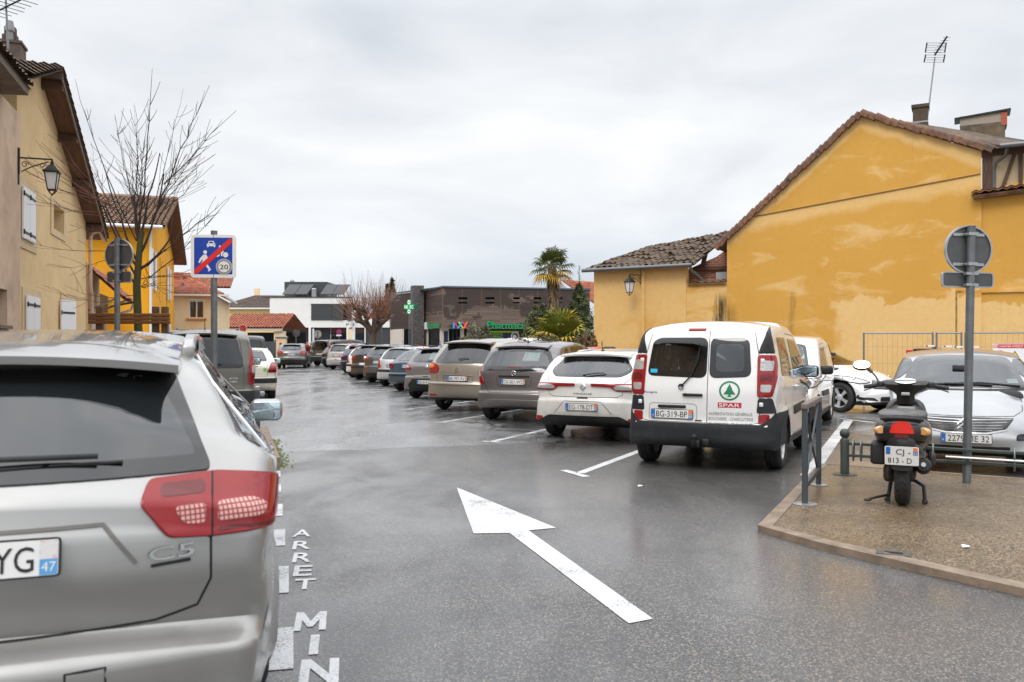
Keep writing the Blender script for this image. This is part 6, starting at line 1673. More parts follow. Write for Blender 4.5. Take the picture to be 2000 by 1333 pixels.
SPEC['clio'] = dict(spo=(0.52, 0.52, 1.33, 0.42, 1.375), L=4.06, W=1.73, H=1.44, Rw=.31, axles=(.72, 3.31), belt=.95, tumble=.24, cR=.16, tr=.10,
 sil=hatch(4.06, 1.44, .60, (.15, 1.0), (.52, 1.32)),
 rwin=sym([(.53, 1.0), (.62, 1.06), (.50, 1.29), (.42, 1.32), (.2, 1.325)]), fwin=sym([(.66, 1.0), (.5, 1.33), (.2, 1.37)]), swin=swin(4.06, .98, 1.32, .7, 3.0),
 lamp=[(.52, .84), (.62, .78), (1.05, .82), (1.08, .93), (.70, .95)], lamp2=[([(.62, .85), (.80, .84), (.80, .90), (.66, .90)], 'c')], head=[(.45, .62), (.85, .66), (1.1, .8), (.8, .82), (.5, .72)], reflector=[(.72, .82, .36, .40)],
 panels=[('lower_bumper', 'rear', [(-.58, .27), (.58, .27), (.62, .40), (.44, .56), (-.44, .56), (-.62, .40)], 't', .009), ('tailgate_handle', 'rear', [(-.09, .61), (.09, .61), (.08, .635), (-.08, .635)], 't', .006)],
 seam_rear=[[(-.60, .85), (-.52, .66), (-.42, .625), (.42, .625), (.52, .66), (.60, .85)]], seam_side=[[(1.8, .35), (1.8, 1.3)]], handles=[(2.0, .88)],
 plate=(0, .475), fplate=.42, brake3=(0, 1.345, .24, .02), wiper=((0, 1.01), (.30, 1.04)), aerial=(.85, .22), rim='cap')
SPEC['older'] = dict(L=4.0, W=1.69, H=1.36, Rw=.295, axles=(.70, 3.28), belt=.93, tumble=.24, cR=.06, tr=.05,
 sil=[(.2, .24), (.05, .30), (0, .40), (0, .56, .03), (.04, .60, .02), (.05, .90, .03), (.10, .95, .03), (.22, .97, .03), (.80, 1.29, .05), (1.0, 1.34, .1), (1.7, 1.36, .3), (2.2, 1.31, .2), (2.95, .95, .1), (3.75, .80, .15), (3.96, .66), (4.0, .45), (3.95, .3), (3.8, .22)],
 rwin=sym([(.62, .975), (.50, 1.28), (.2, 1.29)]), fwin=sym([(.66, .98), (.5, 1.27), (.2, 1.31)]), swin=swin(4.0, .95, 1.27, .75, 2.85),
 lamp=[(.62, .74), (.86, .74), (.98, .74), (.98, .90), (.62, .90)], lamp2=[([(.63, .80), (.84, .80), (.84, .87), (.63, .87)], 'd')], head=[(.45, .58), (.95, .6), (.98, .72), (.45, .72)],
 panels=[('bumper_strip', 'band', (.50, .545, 1.1, 'rear'), 't', .012)], seam_rear=[[(-.6, .93), (-.6, .62), (.6, .62), (.6, .93)]], handles=[(1.9, .85)],
 plate=(0, .80), fplate=.42, brake3=None, wiper=((0, .985), (.35, 1.04)), aerial=(.95, .12), rim='cap')
SPEC['supermini'] = dict(spo=(0.48, 0.46, 1.32, 0.4, 1.35), L=3.82, W=1.64, H=1.42, Rw=.29, axles=(.62, 3.08), belt=.93, tumble=.26, cR=.15, tr=.10,
 sil=hatch(3.82, 1.42, .58, (.12, .96), (.46, 1.31)), rwin=sym([(.60, .955), (.64, 1.02), (.50, 1.29), (.3, 1.32)]), rmg=.03, fwin=sym([(.62, .98), (.48, 1.31), (.2, 1.35)]), swin=swin(3.82, .96, 1.30, .6, 2.8),
 lamp=[(.60, .66), (.95, .66), (.92, .85), (.80, .97), (.70, .95)], lamp2=[], head=[(.45, .6), (.8, .64), (1.05, .8), (.75, .8), (.5, .7)],
 panels=[('bumper_strip', 'band', (.52, .60, 1.2, 'rear'), 't', .014)], seam_rear=[[(-.6, .9), (-.55, .62), (.55, .62), (.6, .9)]], handles=[(1.9, .85)],
 plate=(0, .735), fplate=.42, brake3=(0, 1.335, .3, .018), wiper=((0, .97), (.3, .99)), aerial=(.8, .25), rim='cap')
SPEC['fiesta'] = dict(SPEC['clio'], spo=(.52, .46, 1.37, .36, 1.41), L=3.97, W=1.72, H=1.47, axles=(.70, 3.19), sil=hatch(3.97, 1.47, .62, (.13, 1.02), (.46, 1.36)), rwin=sym([(.52, 1.06), (.60, 1.10), (.50, 1.33), (.2, 1.355)]),
 lamp=[(.50, .90), (.62, .86), (1.02, .90), (1.02, 1.03), (.70, 1.03), (.55, .99)], lamp2=[([(.6, .94), (.75, .93), (.75, .985), (.62, .98)], 'c')], plate=(0, .80), panels=[('lower_bumper', 'rear', [(-.6, .26), (.6, .26), (.62, .40), (-.62, .40)], 't', .008)], reflector=[(.70, .86, .40, .48)], brake3=(0, 1.385, .3, .018), wiper=((0, 1.06), (.28, 1.085)))
SPEC['clioold'] = dict(SPEC['clio'], spo=(.54, .42, 1.39, .33, 1.43), H=1.50, sil=hatch(4.06, 1.50, .64, (.12, 1.05), (.42, 1.38)), rwin=sym([(.58, 1.04), (.64, 1.10), (.52, 1.35), (.2, 1.375)]),
 lamp=[(.62, .84), (1.02, .84), (1.0, 1.02), (.66, 1.03)], lamp2=[], plate=(0, .66), panels=[('bumper_strip', 'band', (.50, .56, 1.1, 'rear'), 't', .012)], brake3=(0, 1.40, .34, .02), wiper=((0, 1.05), (.3, 1.065)), seam_rear=[[(-.6, .85), (-.58, .58), (.58, .58), (.6, .85)]])
SPEC['note'] = dict(spo=(0.55, 0.34, 1.43, 0.26, 1.465), L=4.08, W=1.69, H=1.54, Rw=.30, axles=(.66, 3.26), belt=.98, tumble=.2, cR=.12, tr=.07,
 sil=hatch(4.08, 1.54, .60, (.09, 1.0), (.34, 1.42)), rwin=sym([(.56, 1.04), (.60, 1.08), (.54, 1.38), (.2, 1.41)]), fwin=sym([(.64, 1.05), (.52, 1.42), (.2, 1.46)]), swin=swin(4.08, 1.0, 1.42, .5, 3.0),
 lamp=[(.68, .93), (.90, .93), (.92, 1.2), (.86, 1.46), (.66, 1.46), (.62, 1.4), (.70, 1.1)], lamp2=[([(.74, 1.1), (.84, 1.1), (.82, 1.22), (.73, 1.22)], 'c')], head=[(.45, .66), (.9, .7), (1.1, .9), (.8, .9), (.5, .78)],
 panels=[], seam_rear=[[(-.62, .95), (-.60, .64), (.60, .64), (.62, .95)]], handles=[(1.9, .9)], reflector=[(-.07, .07, .58, .61)],
 plate=(0, .83), fplate=.42, brake3=(0, 1.445, .2, .02), wiper=((0, 1.05), (.2, 1.12)), aerial=(1.0, .1), rim='cap')
SPEC['ludospace'] = dict(SPEC['van'], handles=[(1.5, .98), (2.45, .96)], spo=(.58, .22, 1.665, .15, 1.70), L=4.38, W=1.81, H=1.80, axles=(.85, 3.58), belt=1.08, tumble=.17,
 sil=[(.14, .27, .05), (.03, .31, .05), (0, .40, .05), (0, .62, .03), (.04, .66, .02), (.06, 1.05), (.22, 1.66, .05), (.42, 1.765, .12), (1.6, 1.80, .4), (2.6, 1.76, .3), (2.95, 1.67, .25), (3.6, 1.12, .15), (4.1, .95, .2), (4.3, .72, .12), (4.38, .5), (4.33, .3), (4.15, .22)],
 rwin=sym([(.66, 1.05), (.69, 1.12), (.58, 1.58), (.48, 1.64), (.2, 1.65)]), rwr=.08, split=None, rmg=.06, fwin=sym([(.72, 1.15), (.60, 1.60), (.2, 1.66)]),
 swin=[[(.42, 1.12), (1.30, 1.10), (1.30, 1.60), (.56, 1.60)], [(1.42, 1.10), (2.2, 1.08), (2.2, 1.60), (1.42, 1.60)], [(2.32, 1.08), (3.3, 1.05), (2.85, 1.42), (2.5, 1.58), (2.32, 1.60)]], noback=False, seatx=(2.4, 1.4), mirror=(3.1, 1.1),
 lamp=[(.76, .74), (.96, .74), (1.0, 1.1), (.90, 1.42), (.80, 1.42), (.76, 1.1)], lamp2=[([(.80, .95), (.90, .95), (.90, 1.10), (.80, 1.10)], 'c'), ([(.80, .76), (.92, .76), (.92, .92), (.80, .92)], 'd')], reflector=[],
 panels=[('bumper', 'band', (.28, .62, 1.5, 'rear'), 'g', .014), ('front_bumper', 'band', (.26, .5, 1.2, 'front'), 'g', .012)],
 seam_rear=[[(-.70, 1.0), (-.70, .66), (.70, .66), (.70, 1.0), (.62, 1.6)], [(-.70, 1.0), (-.62, 1.6)]], seam_side=[[(1.36, .4), (1.36, 1.65)], [(2.26, .36), (2.26, 1.65)]], plate=(0, .80), brake3=(0, 1.69, .25, .02), wiper=((0, 1.09), (.3, 1.12)), aerial=(.7, .2), rim='cap')
SPEC['panelvan'] = dict(SPEC['ludospace'], spo=None, L=4.8, W=1.90, H=1.92, axles=(.9, 3.9), sil=[(.14, .3, .05), (.03, .34, .05), (0, .42, .05), (0, .6, .03), (.04, .64, .02), (.06, 1.1), (.14, 1.70), (.22, 1.85, .12), (.5, 1.90, .2), (1.8, 1.92, .4), (2.9, 1.88, .3), (3.3, 1.78, .25), (4.0, 1.2, .15), (4.5, 1.02, .2), (4.72, .78, .12), (4.8, .5), (4.75, .3), (4.55, .22)],
 rwin=sym([(.68, 1.15), (.62, 1.70), (.2, 1.72)]), split=[[(-.72, 1.16), (-.06, 1.16), (-.06, 1.72), (-.66, 1.72)], [(.06, 1.16), (.72, 1.16), (.66, 1.72), (.06, 1.72)]], fwin=sym([(.74, 1.24), (.62, 1.70), (.2, 1.76)]), swin=[[(.5, 1.2), (1.5, 1.18), (1.5, 1.7), (.6, 1.7)], [(1.7, 1.18), (2.6, 1.18), (2.6, 1.7), (1.7, 1.7)], [(2.75, 1.16), (3.6, 1.12), (3.2, 1.5), (2.8, 1.7)]],
 lamp=[(.82, .80), (1.0, .80), (1.0, 1.25), (.84, 1.28)], lamp2=[([(.84, .98), (.94, .98), (.94, 1.08), (.84, 1.08)], 'c')], brake3=(0, 1.80, .25, .02), plate=(.4, .85), mirror=(3.4, 1.2))
SPEC['saloonhatch'] = dict(SPEC['older'], L=4.17, W=1.70, H=1.40, cR=.10, sil=[(.22, .24), (.06, .30), (0, .42), (0, .58, .03), (.04, .62, .02), (.06, .90, .05), (.14, 1.0, .06), (.25, 1.02, .05), (.78, 1.34, .06), (1.1, 1.39, .1), (1.9, 1.40, .3), (2.4, 1.34, .2), (3.2, .97, .1), (3.9, .80, .15), (4.12, .66), (4.17, .45), (4.1, .3), (3.95, .22)],
 rwin=sym([(.62, 1.03), (.50, 1.32), (.2, 1.335)]), lamp=[(.60, .74), (.95, .72), (.98, .98), (.70, 1.0)], lamp2=[([(.62, .74), (.9, .73), (.9, .80), (.63, .80)], 'd')], panels=[('bumper_strip', 'band', (.46, .58, 1.3, 'rear'), 't', .016), ('plate_trim', 'rear', [(-.36, .895), (.36, .895), (.35, .915), (-.35, .915)], 'k', .012)], plate=(0, .80), wiper=((-.05, 1.035), (.3, 1.07)), axles=(.75, 3.29), brake3=(0, 1.395, .16, .03), aerial=None)
SPEC['crossover'] = dict(SPEC['clio'], spo=(.52, .50, 1.43, .40, 1.47), L=4.12, W=1.78, H=1.55, Rw=.34, axles=(.72, 3.32), sil=hatch(4.12, 1.55, .66, (.15, 1.08), (.50, 1.42)), rwin=sym([(.50, 1.10), (.60, 1.16), (.52, 1.38), (.44, 1.41), (.2, 1.42)]), rwr=.05,
 lamp=[(.48, .96), (.60, .90), (1.0, .93), (1.02, 1.06), (.68, 1.08), (.52, 1.04)], lamp2=[([(.58, .95), (.80, .94), (.80, 1.0), (.62, 1.01)], 'l')], reflector=[(.55, .74, .44, .48)], panels=[('lower_bumper', 'band', (lambda a: .25, lambda a: .56-.05*abs(a), 1.3, 'rear'), 't', .010), ('plate_trim', 'rear', [(-.3, .925), (.3, .925), (.28, .94), (-.28, .94)], 'c', .012)], plate=(0, .84), brake3=(0, 1.45, .3, .02), wiper=((0, 1.12), (.2, 1.14)), aerial=None)
SPEC['facing'] = dict(L=3.85, W=1.67, H=1.45, Rw=.295, axles=(.66, 3.10), belt=.93, tumble=.24, cR=.15, tf=.20, cF=.26, cT=.09,
 sil=[(.22, .22), (.06, .30), (0, .42), (0, .58), (.05, .64), (.12, .98), (.42, 1.30), (.65, 1.39, .2), (1.35, 1.445, .5), (2.05, 1.36, .25), (2.95, .93, .10), (3.45, .80, .25), (3.72, .64, .18), (3.80, .52, .08), (3.85, .44, .05), (3.84, .34), (3.78, .25), (3.6, .20)],
 rwin=sym([(.56, 1.0), (.48, 1.26), (.2, 1.28)]), fwin=sym([(.70, .96), (.60, 1.22), (.53, 1.325), (.2, 1.35)]), swin=swin(3.85, .95, 1.31, .6, 2.75), dash=1.15, dashz=.82, seatx=(1.75, .95), seatz=.44,
 lamp=[(.6, .7), (.95, .7), (.9, .95), (.7, .95)], lamp2=[], head=[(.60, .55), (.78, .52), (1.15, .62), (1.12, .70), (.80, .68), (.66, .64)],
 panels=[('grille', 'front', [(-.50, .645), (-.40, .525), (-.2, .49), (.2, .49), (.40, .525), (.50, .645), (.2, .655), (-.2, .655)], 'k', .006), ('bumper_pad', 'fwraps', [(.50, .405), (.86, .405), (.95, .44), (.86, .475), (.52, .475)], 't', .016), ('lower_grille', 'front', [(-.42, .25), (.42, .25), (.45, .335), (-.45, .335)], 't', .006)],
 seam_front=[[(-.62, .90), (-.60, .72), (-.5, .665), (.5, .665), (.60, .72), (.62, .90)]], seam_side=[[(1.7, .35), (1.7, 1.3)]], handles=[(1.85, .85)], plate=(0, .7), fplate=.425, mirror=(2.6, .95), rim='cap')
SPEC['minimpv'] = dict(L=4.29, W=1.81, H=1.52, Rw=.33, axles=(.80, 3.44), belt=.98, tumble=.22, cR=.15, tf=.22, cF=.32, cT=.06,
 sil=[(.22, .22), (.06, .30), (0, .42), (0, .58), (.05, .64), (.12, 1.0), (.42, 1.36), (.65, 1.46, .2), (1.4, 1.52, .5), (2.1, 1.47, .25), (3.15, 1.0, .12), (3.8, .86, .25), (4.12, .68, .15), (4.27, .48), (4.29, .38), (4.22, .24), (4.05, .18)],
 rwin=sym([(.56, 1.05), (.48, 1.32), (.2, 1.34)]), fwin=sym([(.74, 1.02), (.56, 1.40), (.2, 1.445)]), swin=[[(.6, 1.02), (1.35, 1.0), (1.35, 1.40), (.8, 1.38)], [(1.45, 1.0), (2.45, .99), (2.2, 1.38), (1.45, 1.40)], [(2.60, .99), (3.05, .96), (2.66, 1.2)]], dash=1.3, seatx=(2.0, 1.1), seatz=.5,
 lamp=[(.6, .7), (.95, .7), (.9, .98), (.7, .98)], lamp2=[], head=[(.50, .66), (.72, .63), (.98, .74), (1.06, .84), (.9, .83), (.62, .74)],
 panels=[('fog_grille', 'fwraps', [(.50, .27), (.85, .30), (.92, .37), (.58, .34)], 't', .008), ('lower_grille', 'front', [(-.46, .26), (.46, .26), (.46, .36), (-.46, .36)], 't', .006), ('grille', 'front', [(-.4, .58), (.4, .58), (.42, .64), (-.42, .64)], 'k', .006), ('front_lip', 'band', (.19, .235, 1.2, 'front'), 't', .012)],
 seam_side=[[(3.0, .4), (3.1, .95)]], handles=[(1.6, .9)], plate=(0, .7), fplate=.47, mirror=(2.9, 1.0), rim='alloy')
SPEC['estate'] = dict(spo=(.555, .55, 1.425, .44, 1.462), L=4.95, W=1.80, H=1.575, Rw=.335, axles=(1.30, 4.05), belt=1.05, tumble=.37, tuck=.06, shoulder=.06, cR=.16, tr=.15, tf=.2, cT=.05, r=.08, zm=.72, step=.045,
 sil=[(.25, .22), (.07, .30), (0, .46, .08), (-.005, .595, .05), (.02, .628, .02), (.150, .655, .015), (.098, .815, .04), (.115, .935, .06), (.135, .97, .03), (.155, 1.045, .05), (.20, 1.078, .03), (.55, 1.425, .04), (.75, 1.508, .2), (1.5, 1.562, .5), (2.2, 1.575, .5), (2.9, 1.53, .25), (3.85, 1.08, .12), (4.6, .92, .25), (4.88, .72), (4.95, .48), (4.9, .3), (4.7, .22)],
 rwin=sym([(.655, 1.084), (.655, 1.11), (.535, 1.40), (.50, 1.412), (.2, 1.418)]), rwr=.02, rmg=.05, fwin=sym([(.7, 1.12), (.54, 1.47), (.2, 1.51)]),
 swin=[[(.80, 1.10), (1.48, 1.07), (1.50, 1.44), (1.0, 1.42), (.88, 1.32)], [(1.58, 1.07), (2.38, 1.05), (2.38, 1.455), (1.58, 1.445)], [(2.48, 1.05), (3.55, 1.05), (3.0, 1.36), (2.75, 1.44), (2.48, 1.455)]], seatx=(2.6, 1.75), dash=1.5, seatz=.55,
 inset=.095, lamp=[(.475, 1.075), (.455, 1.01), (.535, .905), (.68, .888), (.855, .888), (.915, .955), (.88, 1.04), (.68, 1.08)], lampr=.02,
 lamp2=[([(.505, 1.015), (.64, 1.01), (.64, 1.058), (.505, 1.058)], 'd'), ([(.545, .995), (.575, .935), (.642, .93), (.642, .995)], 'g'), ([(.672, .992), (.672, .928), (.77, .93), (.81, .96), (.77, .988)], 'g'), ([(.672, .898), (.83, .896), (.855, .912), (.672, .918)], 'd'), ([(.653, .888), (.663, .888), (.663, 1.078), (.653, 1.078)], 'k')], head=[(.5, .75), (.9, .8), (1.2, .92), (.8, .95), (.55, .85)],
 mirout=.10, panels=[('lower_bumper', 'band', (.23, .34, 1.0, 'rear'), 't', .008)],
 seam_rear=[[(-.66, 1.06), (-.66, .76), (-.62, .68), (-.5, .655), (.5, .655), (.62, .68), (.66, .76), (.66, .89)], [(.28, .525), (.38, .525), (.38, .585), (.28, .585), (.28, .525)]], seam_side=[[(1.52, .5), (1.53, 1.1)], [(2.43, .36), (2.43, 1.06)], [(1.05, .96), (1.15, 1.10)]], handles=[(1.68, .99), (2.6, .97)], handlemat=None,
 plate=(0, .895), fplate=.45, mirror=(3.42, 1.03), wiper=((-.25, 1.125), (.33, 1.135)), aerial=None, brake3=None, rim='alloy')
SPEC['estate'].pop('handlemat')
# ------------------------------------------------------------------ paints
silver = P('warm silver', (.37, .365, .355), .65, .35)
white = P('white', (.78, .78, .77), 0, .25)
whited = P('dusty white', (.74, .73, .70), 0, .5)
dgrey = P('dark grey', (.075, .075, .080), .5, .35)
dgrey2 = P('slate grey', (.050, .052, .055), .4, .35)
beige = P('beige grey', (.33, .295, .245), .5, .35)
gmet = P('grey purple', (.19, .172, .18), .5, .3)
navy = P('petrol blue', (.012, .045, .085), .2, .3)
navy2 = P('navy', (.012, .014, .055), .2, .3)
black = P('black', (.010, .011, .016), .2, .3)
lsilver = P('light silver', (.60, .61, .63), .4, .3)
brown = P('brown grey', (.085, .072, .062), .4, .3)
olive = P('olive grey', (.115, .105, .085), .5, .35)
cream = P('cream', (.72, .68, .57), 0, .45)
midgrey = P('mid grey', (.17, .165, .17), .5, .3)
red = P('red', (.50, .012, .015), 0, .2)
bluep = P('mid blue', (.05, .12, .32), .3, .3)
GROW = 'cars parked in the slanting bays'
def bay(px, py, sp, dx=0.0):
 """rear bumper position from the pixel where the left rear tyre meets the road"""
 p = gp(px, py); S = SPEC[sp]
 c = Vector((p.x, p.y))+BR*(S['W']/2-.12)-BF*S['axles'][0]
 return (c.x, c.y)
def badge_text(S, root, s, v, z, h, w, mat, name='lettering', off=.006):
 b = MB(); put_text(b, s, lambda u, q: S.rear(v+u, z+q, off), h, w); b.build(name, mat, root)
def lozenge(S, root, v, z, r, front=False):
 pf = S.front if front else S.rear
 b = MB(); o = [(v, z-r), (v+r*.72, z), (v, z+r), (v-r*.72, z)]; i = [(v, z-r*.5), (v+r*.34, z), (v, z+r*.5), (v-r*.34, z)]
 for k in range(4):
  a0, a1, b0, b1 = o[k], o[(k+1) % 4], i[k], i[(k+1) % 4]
  b.hexa([pf(*a0, .0), pf(*a1, .0), pf(*b1, .0), pf(*b0, .0)], [pf(*a0, .012), pf(*a1, .012), pf(*b1, .022), pf(*b0, .022)])
 b.build('badge', m_chrome, root, fix=True)
def chevron(S, root, v, z, w, front=False, mat=None):
 pf = S.front if front else S.rear
 b = MB()
 for k in range(2):
  zz = z-k*w*.38; t = w*.17
  for s_ in (-1, 1):
   o = [(v, zz+w*.42), (v+s_*w/2, zz), (v+s_*w/2, zz-t), (v, zz+w*.42-t)]
   b.hexa([pf(*p_, .002) for p_ in o], [pf(*p_, .016) for p_ in o])
 b.build('badge', mat or m_chrome, root, fix=True)
def paper(S, root, pl, txt=True):
 b = MB(); patch(b, pl, S.rear, -.012, 0, .1, .014)
 (x0, z0), (x1, z1) = pl[0], pl[2]
 for i in range(7):
  z = z0+(z1-z0)*(.88-.12*i); k = (.5 if i == 0 else .12+.05*(i % 3))
  q = [(x0+(x1-x0)*k*.8, z), (x1-(x1-x0)*k*.8, z), (x1-(x1-x0)*k*.8, z+.006), (x0+(x1-x0)*k*.8, z+.006)]
  b.add([S.rear(*p_, -.0105) for p_ in q], [(0, 1, 2, 3)], 1)
 return b.build('paper_notice', [m_swhite, m_txtgr], root)
def towbar(S, root, v=0.0):
 b = MB(); b.rbox((-.03, -v, .33), (.12, .10, .09), .02, 2); b.tube([(.1, -v, .32), (-.10, -v, .31), (-.13, -v, .34), (-.13, -v, .40)], .02, 8); b.sphere((-.13, -v, .42), .032, 8)
 b.rbox((-.03, -v-.11, .35), (.06, .09, .09), .02, 2); b.tube([(.1, -.3-v, .33), (.1, .3-v, .33)], .025, 8); b.build('tow_bar', m_trim, root, smooth=50)
def exhaust(S, root, v, z=.26):
 b = MB(); b.tube([(.6, -v, z+.02), (.12, -v, z)], .03, 10, cap=False); b.lathe([(.001, .14), (.026, .13)], 10, (0, -v, z), 'X', mi=1); b.build('exhaust_pipe', [m_metal, m_dark], root, smooth=50)
r_, S = car('delivery_van', 'van', P('van white', (.80, .80, .79), 0, .30), tuple(Vector(bay(1264, 899, 'van'))+BR*.045), BF, 'white delivery van with a green tree emblem and grocery lettering on its rear doors', cat='van', plate='BG-319-BP', dept='40', lod=0, mirblk=True)
b = MB(); zc_, vc = .955, .365
ring = [(vc+.118*math.cos(a), zc_+.112*math.sin(a)) for a in [2*math.pi*i/36 for i in range(36)]]; rin = [(vc+.098*math.cos(a), zc_+.093*math.sin(a)) for a in [2*math.pi*i/36 for i in range(36)]]
b.add([S.rear(*p_, .004) for p_ in ring]+[S.rear(*p_, .004) for p_ in rin], [(i, (i+1) % 36, 36+(i+1) % 36, 36+i) for i in range(36)], 0)
tree = [(0, .08), (.035, .015), (.025, .018), (.068, -.042), (.012, -.042), (.012, -.058), (.03, -.07), (-.03, -.07), (-.012, -.058), (-.012, -.042), (-.068, -.042), (-.025, .018), (-.035, .015)]
for t in tessellate_polygon([[Vector((x, y, 0)) for x, y in tree]]): b.add([S.rear(vc+tree[i][0], zc_+tree[i][1], .0045) for i in t], [(0, 1, 2)], 0)
b.add([S.rear(*p_, .004) for p_ in ((vc-.13, .758), (vc+.135, .758), (vc+.135, .818), (vc-.13, .818))], [(0, 1, 2, 3)], 1)
put_text(b, 'SPAR', lambda u, q: S.rear(vc+u, .788+q, .0055), .043, .235, 2)
b.build('door_emblem', [m_sparG, m_sparR, m_swhite], r_)
b = MB()
put_text(b, 'ALIMENTATION GÉNÉRALE', lambda u, q: S.rear(.375+u, .688+q, .004), .036, .49)
put_text(b, 'BOUCHERIE - CHARCUTERIE', lambda u, q: S.rear(.38+u, .630+q, .004), .036, .50)
put_text(b, '32. NOGARO - 05 62 69 00 82', lambda u, q: S.rear(.378+u, .578+q, .004), .024, .49)
b.build('lettering', m_txtgr, r_)
badge_text(S, r_, 'Kangoo', -.585, .92, .026, .17, m_trim, 'model_lettering', .006)
b = MB(); b.rbox(S.rear(-.06, .897, .016), (.03, .24, .032), .012, 3); b.tube([S.rear(-.14, .897, .0), S.rear(-.14, .897, .02)], .02, 8); b.build('door_handle', m_trim, r_, smooth=50)
b = MB(); b.rbox(S.rear(-.31, .755, .010), (.03, .34, .035), .012, 3); b.build('plate_lamp', m_trim, r_, smooth=50)
b = MB(); ribbon(b, rounded([(-.60, .585), (-.60, .77), (-.56, .79), (-.05, .79), (-.01, .77), (-.01, .585)], .02, 2), S.rear, .010); b.build('plate_recess', M('recess edge', (.35, .35, .35), .5), r_)
for sg in (1, -1):
 for z in (1.30, .80): b = MB(); b.rbox(S.rear(sg*.715, z, .012), (.04, .045, .05), .01, 2); b.build('hinge', P('van white', 0), r_, smooth=50)
b = MB(); b.lathe([(.032, 0), (.03, .03), (.001, .035)], 12, S.rear(-.20, .99, .03), 'X'); rod(b, [(-.20, .99), (-.08, 1.12), (-.005, 1.30), (.0, 1.42)], S.rear, .009, .025); rod(b, [(-.06, 1.16), (.005, 1.46)], S.rear, .006, .014); b.build('rear_wiper', m_trim, r_, smooth=60)
b = MB(); b.add([S.rear(*p_, .008) for p_ in ((-.60, 1.15), (-.51, 1.15), (-.51, 1.195), (-.60, 1.195))], [(0, 1, 2, 3)]); b.build('window_sticker', m_cyan, r_)
b = MB(); b.add([S.rear(*p_, .004) for p_ in ((-.03, .588), (.05, .588), (.05, .605), (-.03, .605))], [(0, 1, 2, 3)]); b.build('dealer_sticker', m_trim, r_)
b = MB(); sd = S.side(-1)                          # printed film on the side glass (flank towards us, reads left to right going forward)
b.add([sd(*p_, .0055) for p_ in dense([(.60, 1.15), (1.04, 1.15), (1.04, 1.55), (.68, 1.55)], .1)], [tuple(range(len(dense([(.60, 1.15), (1.04, 1.15), (1.04, 1.55), (.68, 1.55)], .1))))], 0)
put_text(b, 'SPAR', lambda u, q: sd(.84+u, 1.465+q, .0068), .085, .28, 1)
for i, (s_, w_) in enumerate((('ALIMENTATION GÉNÉRALE', .34), ('BOUCHERIE - CHARCUTERIE', .36), ('32. NOGARO', .2))): put_text(b, s_, lambda u, q: sd(.835+u, 1.30-.058*i+q, .0068), .03, w_, 2)
b.build('window_film', [M('brown window film', (.11, .075, .055), .15, coat=.6), m_gprint, m_swhite], r_)
towbar(S, r_, .0)
r_, S = car('parked_car', 'megane', whited, bay(1086, 849, 'megane'), BF, 'white hatchback with slim red full-width tail lamps beside the delivery van', plate='EG-178-DT', dept='32', lod=0, group=GROW)
lozenge(S, r_, 0, .845, .072); badge_text(S, r_, 'MEGANE', 0, .735, .026, .30, m_trim, 'model_lettering')
r_, S = car('parked_car', 'compact', P('compact grey', (.14, .132, .135), .5, .3), bay(962, 818, 'compact'), BF, 'dark grey compact car with a white paper notice in its rear window', plate='DE-001-WS', dept='32', lod=0, group=GROW)
paper(S, r_, [(.11, 1.19), (.42, 1.19), (.42, 1.36), (.13, 1.37)])
b = MB(); pc = S.rear(0, .935, .012)
b.lathe([(.045, -.004), (.052, 0), (.045, .004), (.041, 0), (.045, -.004)], 24, pc, 'X')
for k in range(3): a = math.pi/2+k*2*math.pi/3; b.tube([pc, pc+Vector((0, .046*math.cos(a), .046*math.sin(a)))], [.008, .002], 5)
b.build('badge', m_chrome, r_, smooth=50)
badge_text(S, r_, 'A160', -.55, .93, .024, .13, m_chrome, 'model_lettering'); badge_text(S, r_, 'CDI', .56, .92, .022, .10, m_chrome, 'model_lettering'); exhaust(S, r_, -.42, .30)
r_, S = car('parked_car', 'mpv', beige, bay(868, 798, 'mpv'), BF, 'beige grey people carrier with a roof spoiler over its rear window', plate='BE-997-RV', dept='32', lod=0, group=GROW, glass='dark')
chevron(S, r_, 0, .93, .15); badge_text(S, r_, 'C4', .50, .885, .035, .10, m_chrome, 'model_lettering'); badge_text(S, r_, 'PICASSO', -.50, .885, .024, .2, m_chrome, 'model_lettering')
r_, S = car('parked_car', 'clio', gmet, bay(813, 777, 'clio'), BF, 'purplish grey hatchback with a black lower bumper around its plate', plate='EB-014-LF', lod=1, group=GROW)
lozenge(S, r_, 0, .88, .062); badge_text(S, r_, 'CLIO', 0, .77, .028, .2, m_chrome, 'model_lettering'); paper(S, r_, [(-.05, 1.10), (.14, 1.10), (.14, 1.27), (-.04, 1.27)])
car('parked_car', 'older', navy, bay(783, 763, 'older'), BF, 'petrol blue hatchback with a long sloping rear window', plate='IN-033-OF', group=GROW)
car('parked_car', 'supermini', lsilver, bay(753, 754, 'supermini'), BF, 'light silver supermini with a black bumper strip between the blue and dark grey cars', plate='CT-451-KB', group=GROW)
r_, S = car('parked_car', 'fiesta', dgrey2, bay(727, 747, 'fiesta'), BF, 'slate grey hatchback with high-set plate next to the black hatchback', plate='FB-302-CX', group=GROW)
r_, S = car('parked_car', 'clioold', black, bay(702, 741, 'clioold'), BF, 'black tall hatchback with a chrome diamond badge', plate='CC-676-ND', group=GROW); lozenge(S, r_, 0, .90, .085)
car('parked_car', 'supermini', white, bay(690, 737.5, 'supermini'), BF, 'white car mostly hidden behind the black tall hatchback', plate='AK-220-ZC', group=GROW)
car('parked_car', 'clio', navy2, bay(678, 728.5, 'clio'), BF, 'navy hatchback with a yellow rear plate', plate='482 YD 32', platecol=1, group=GROW)
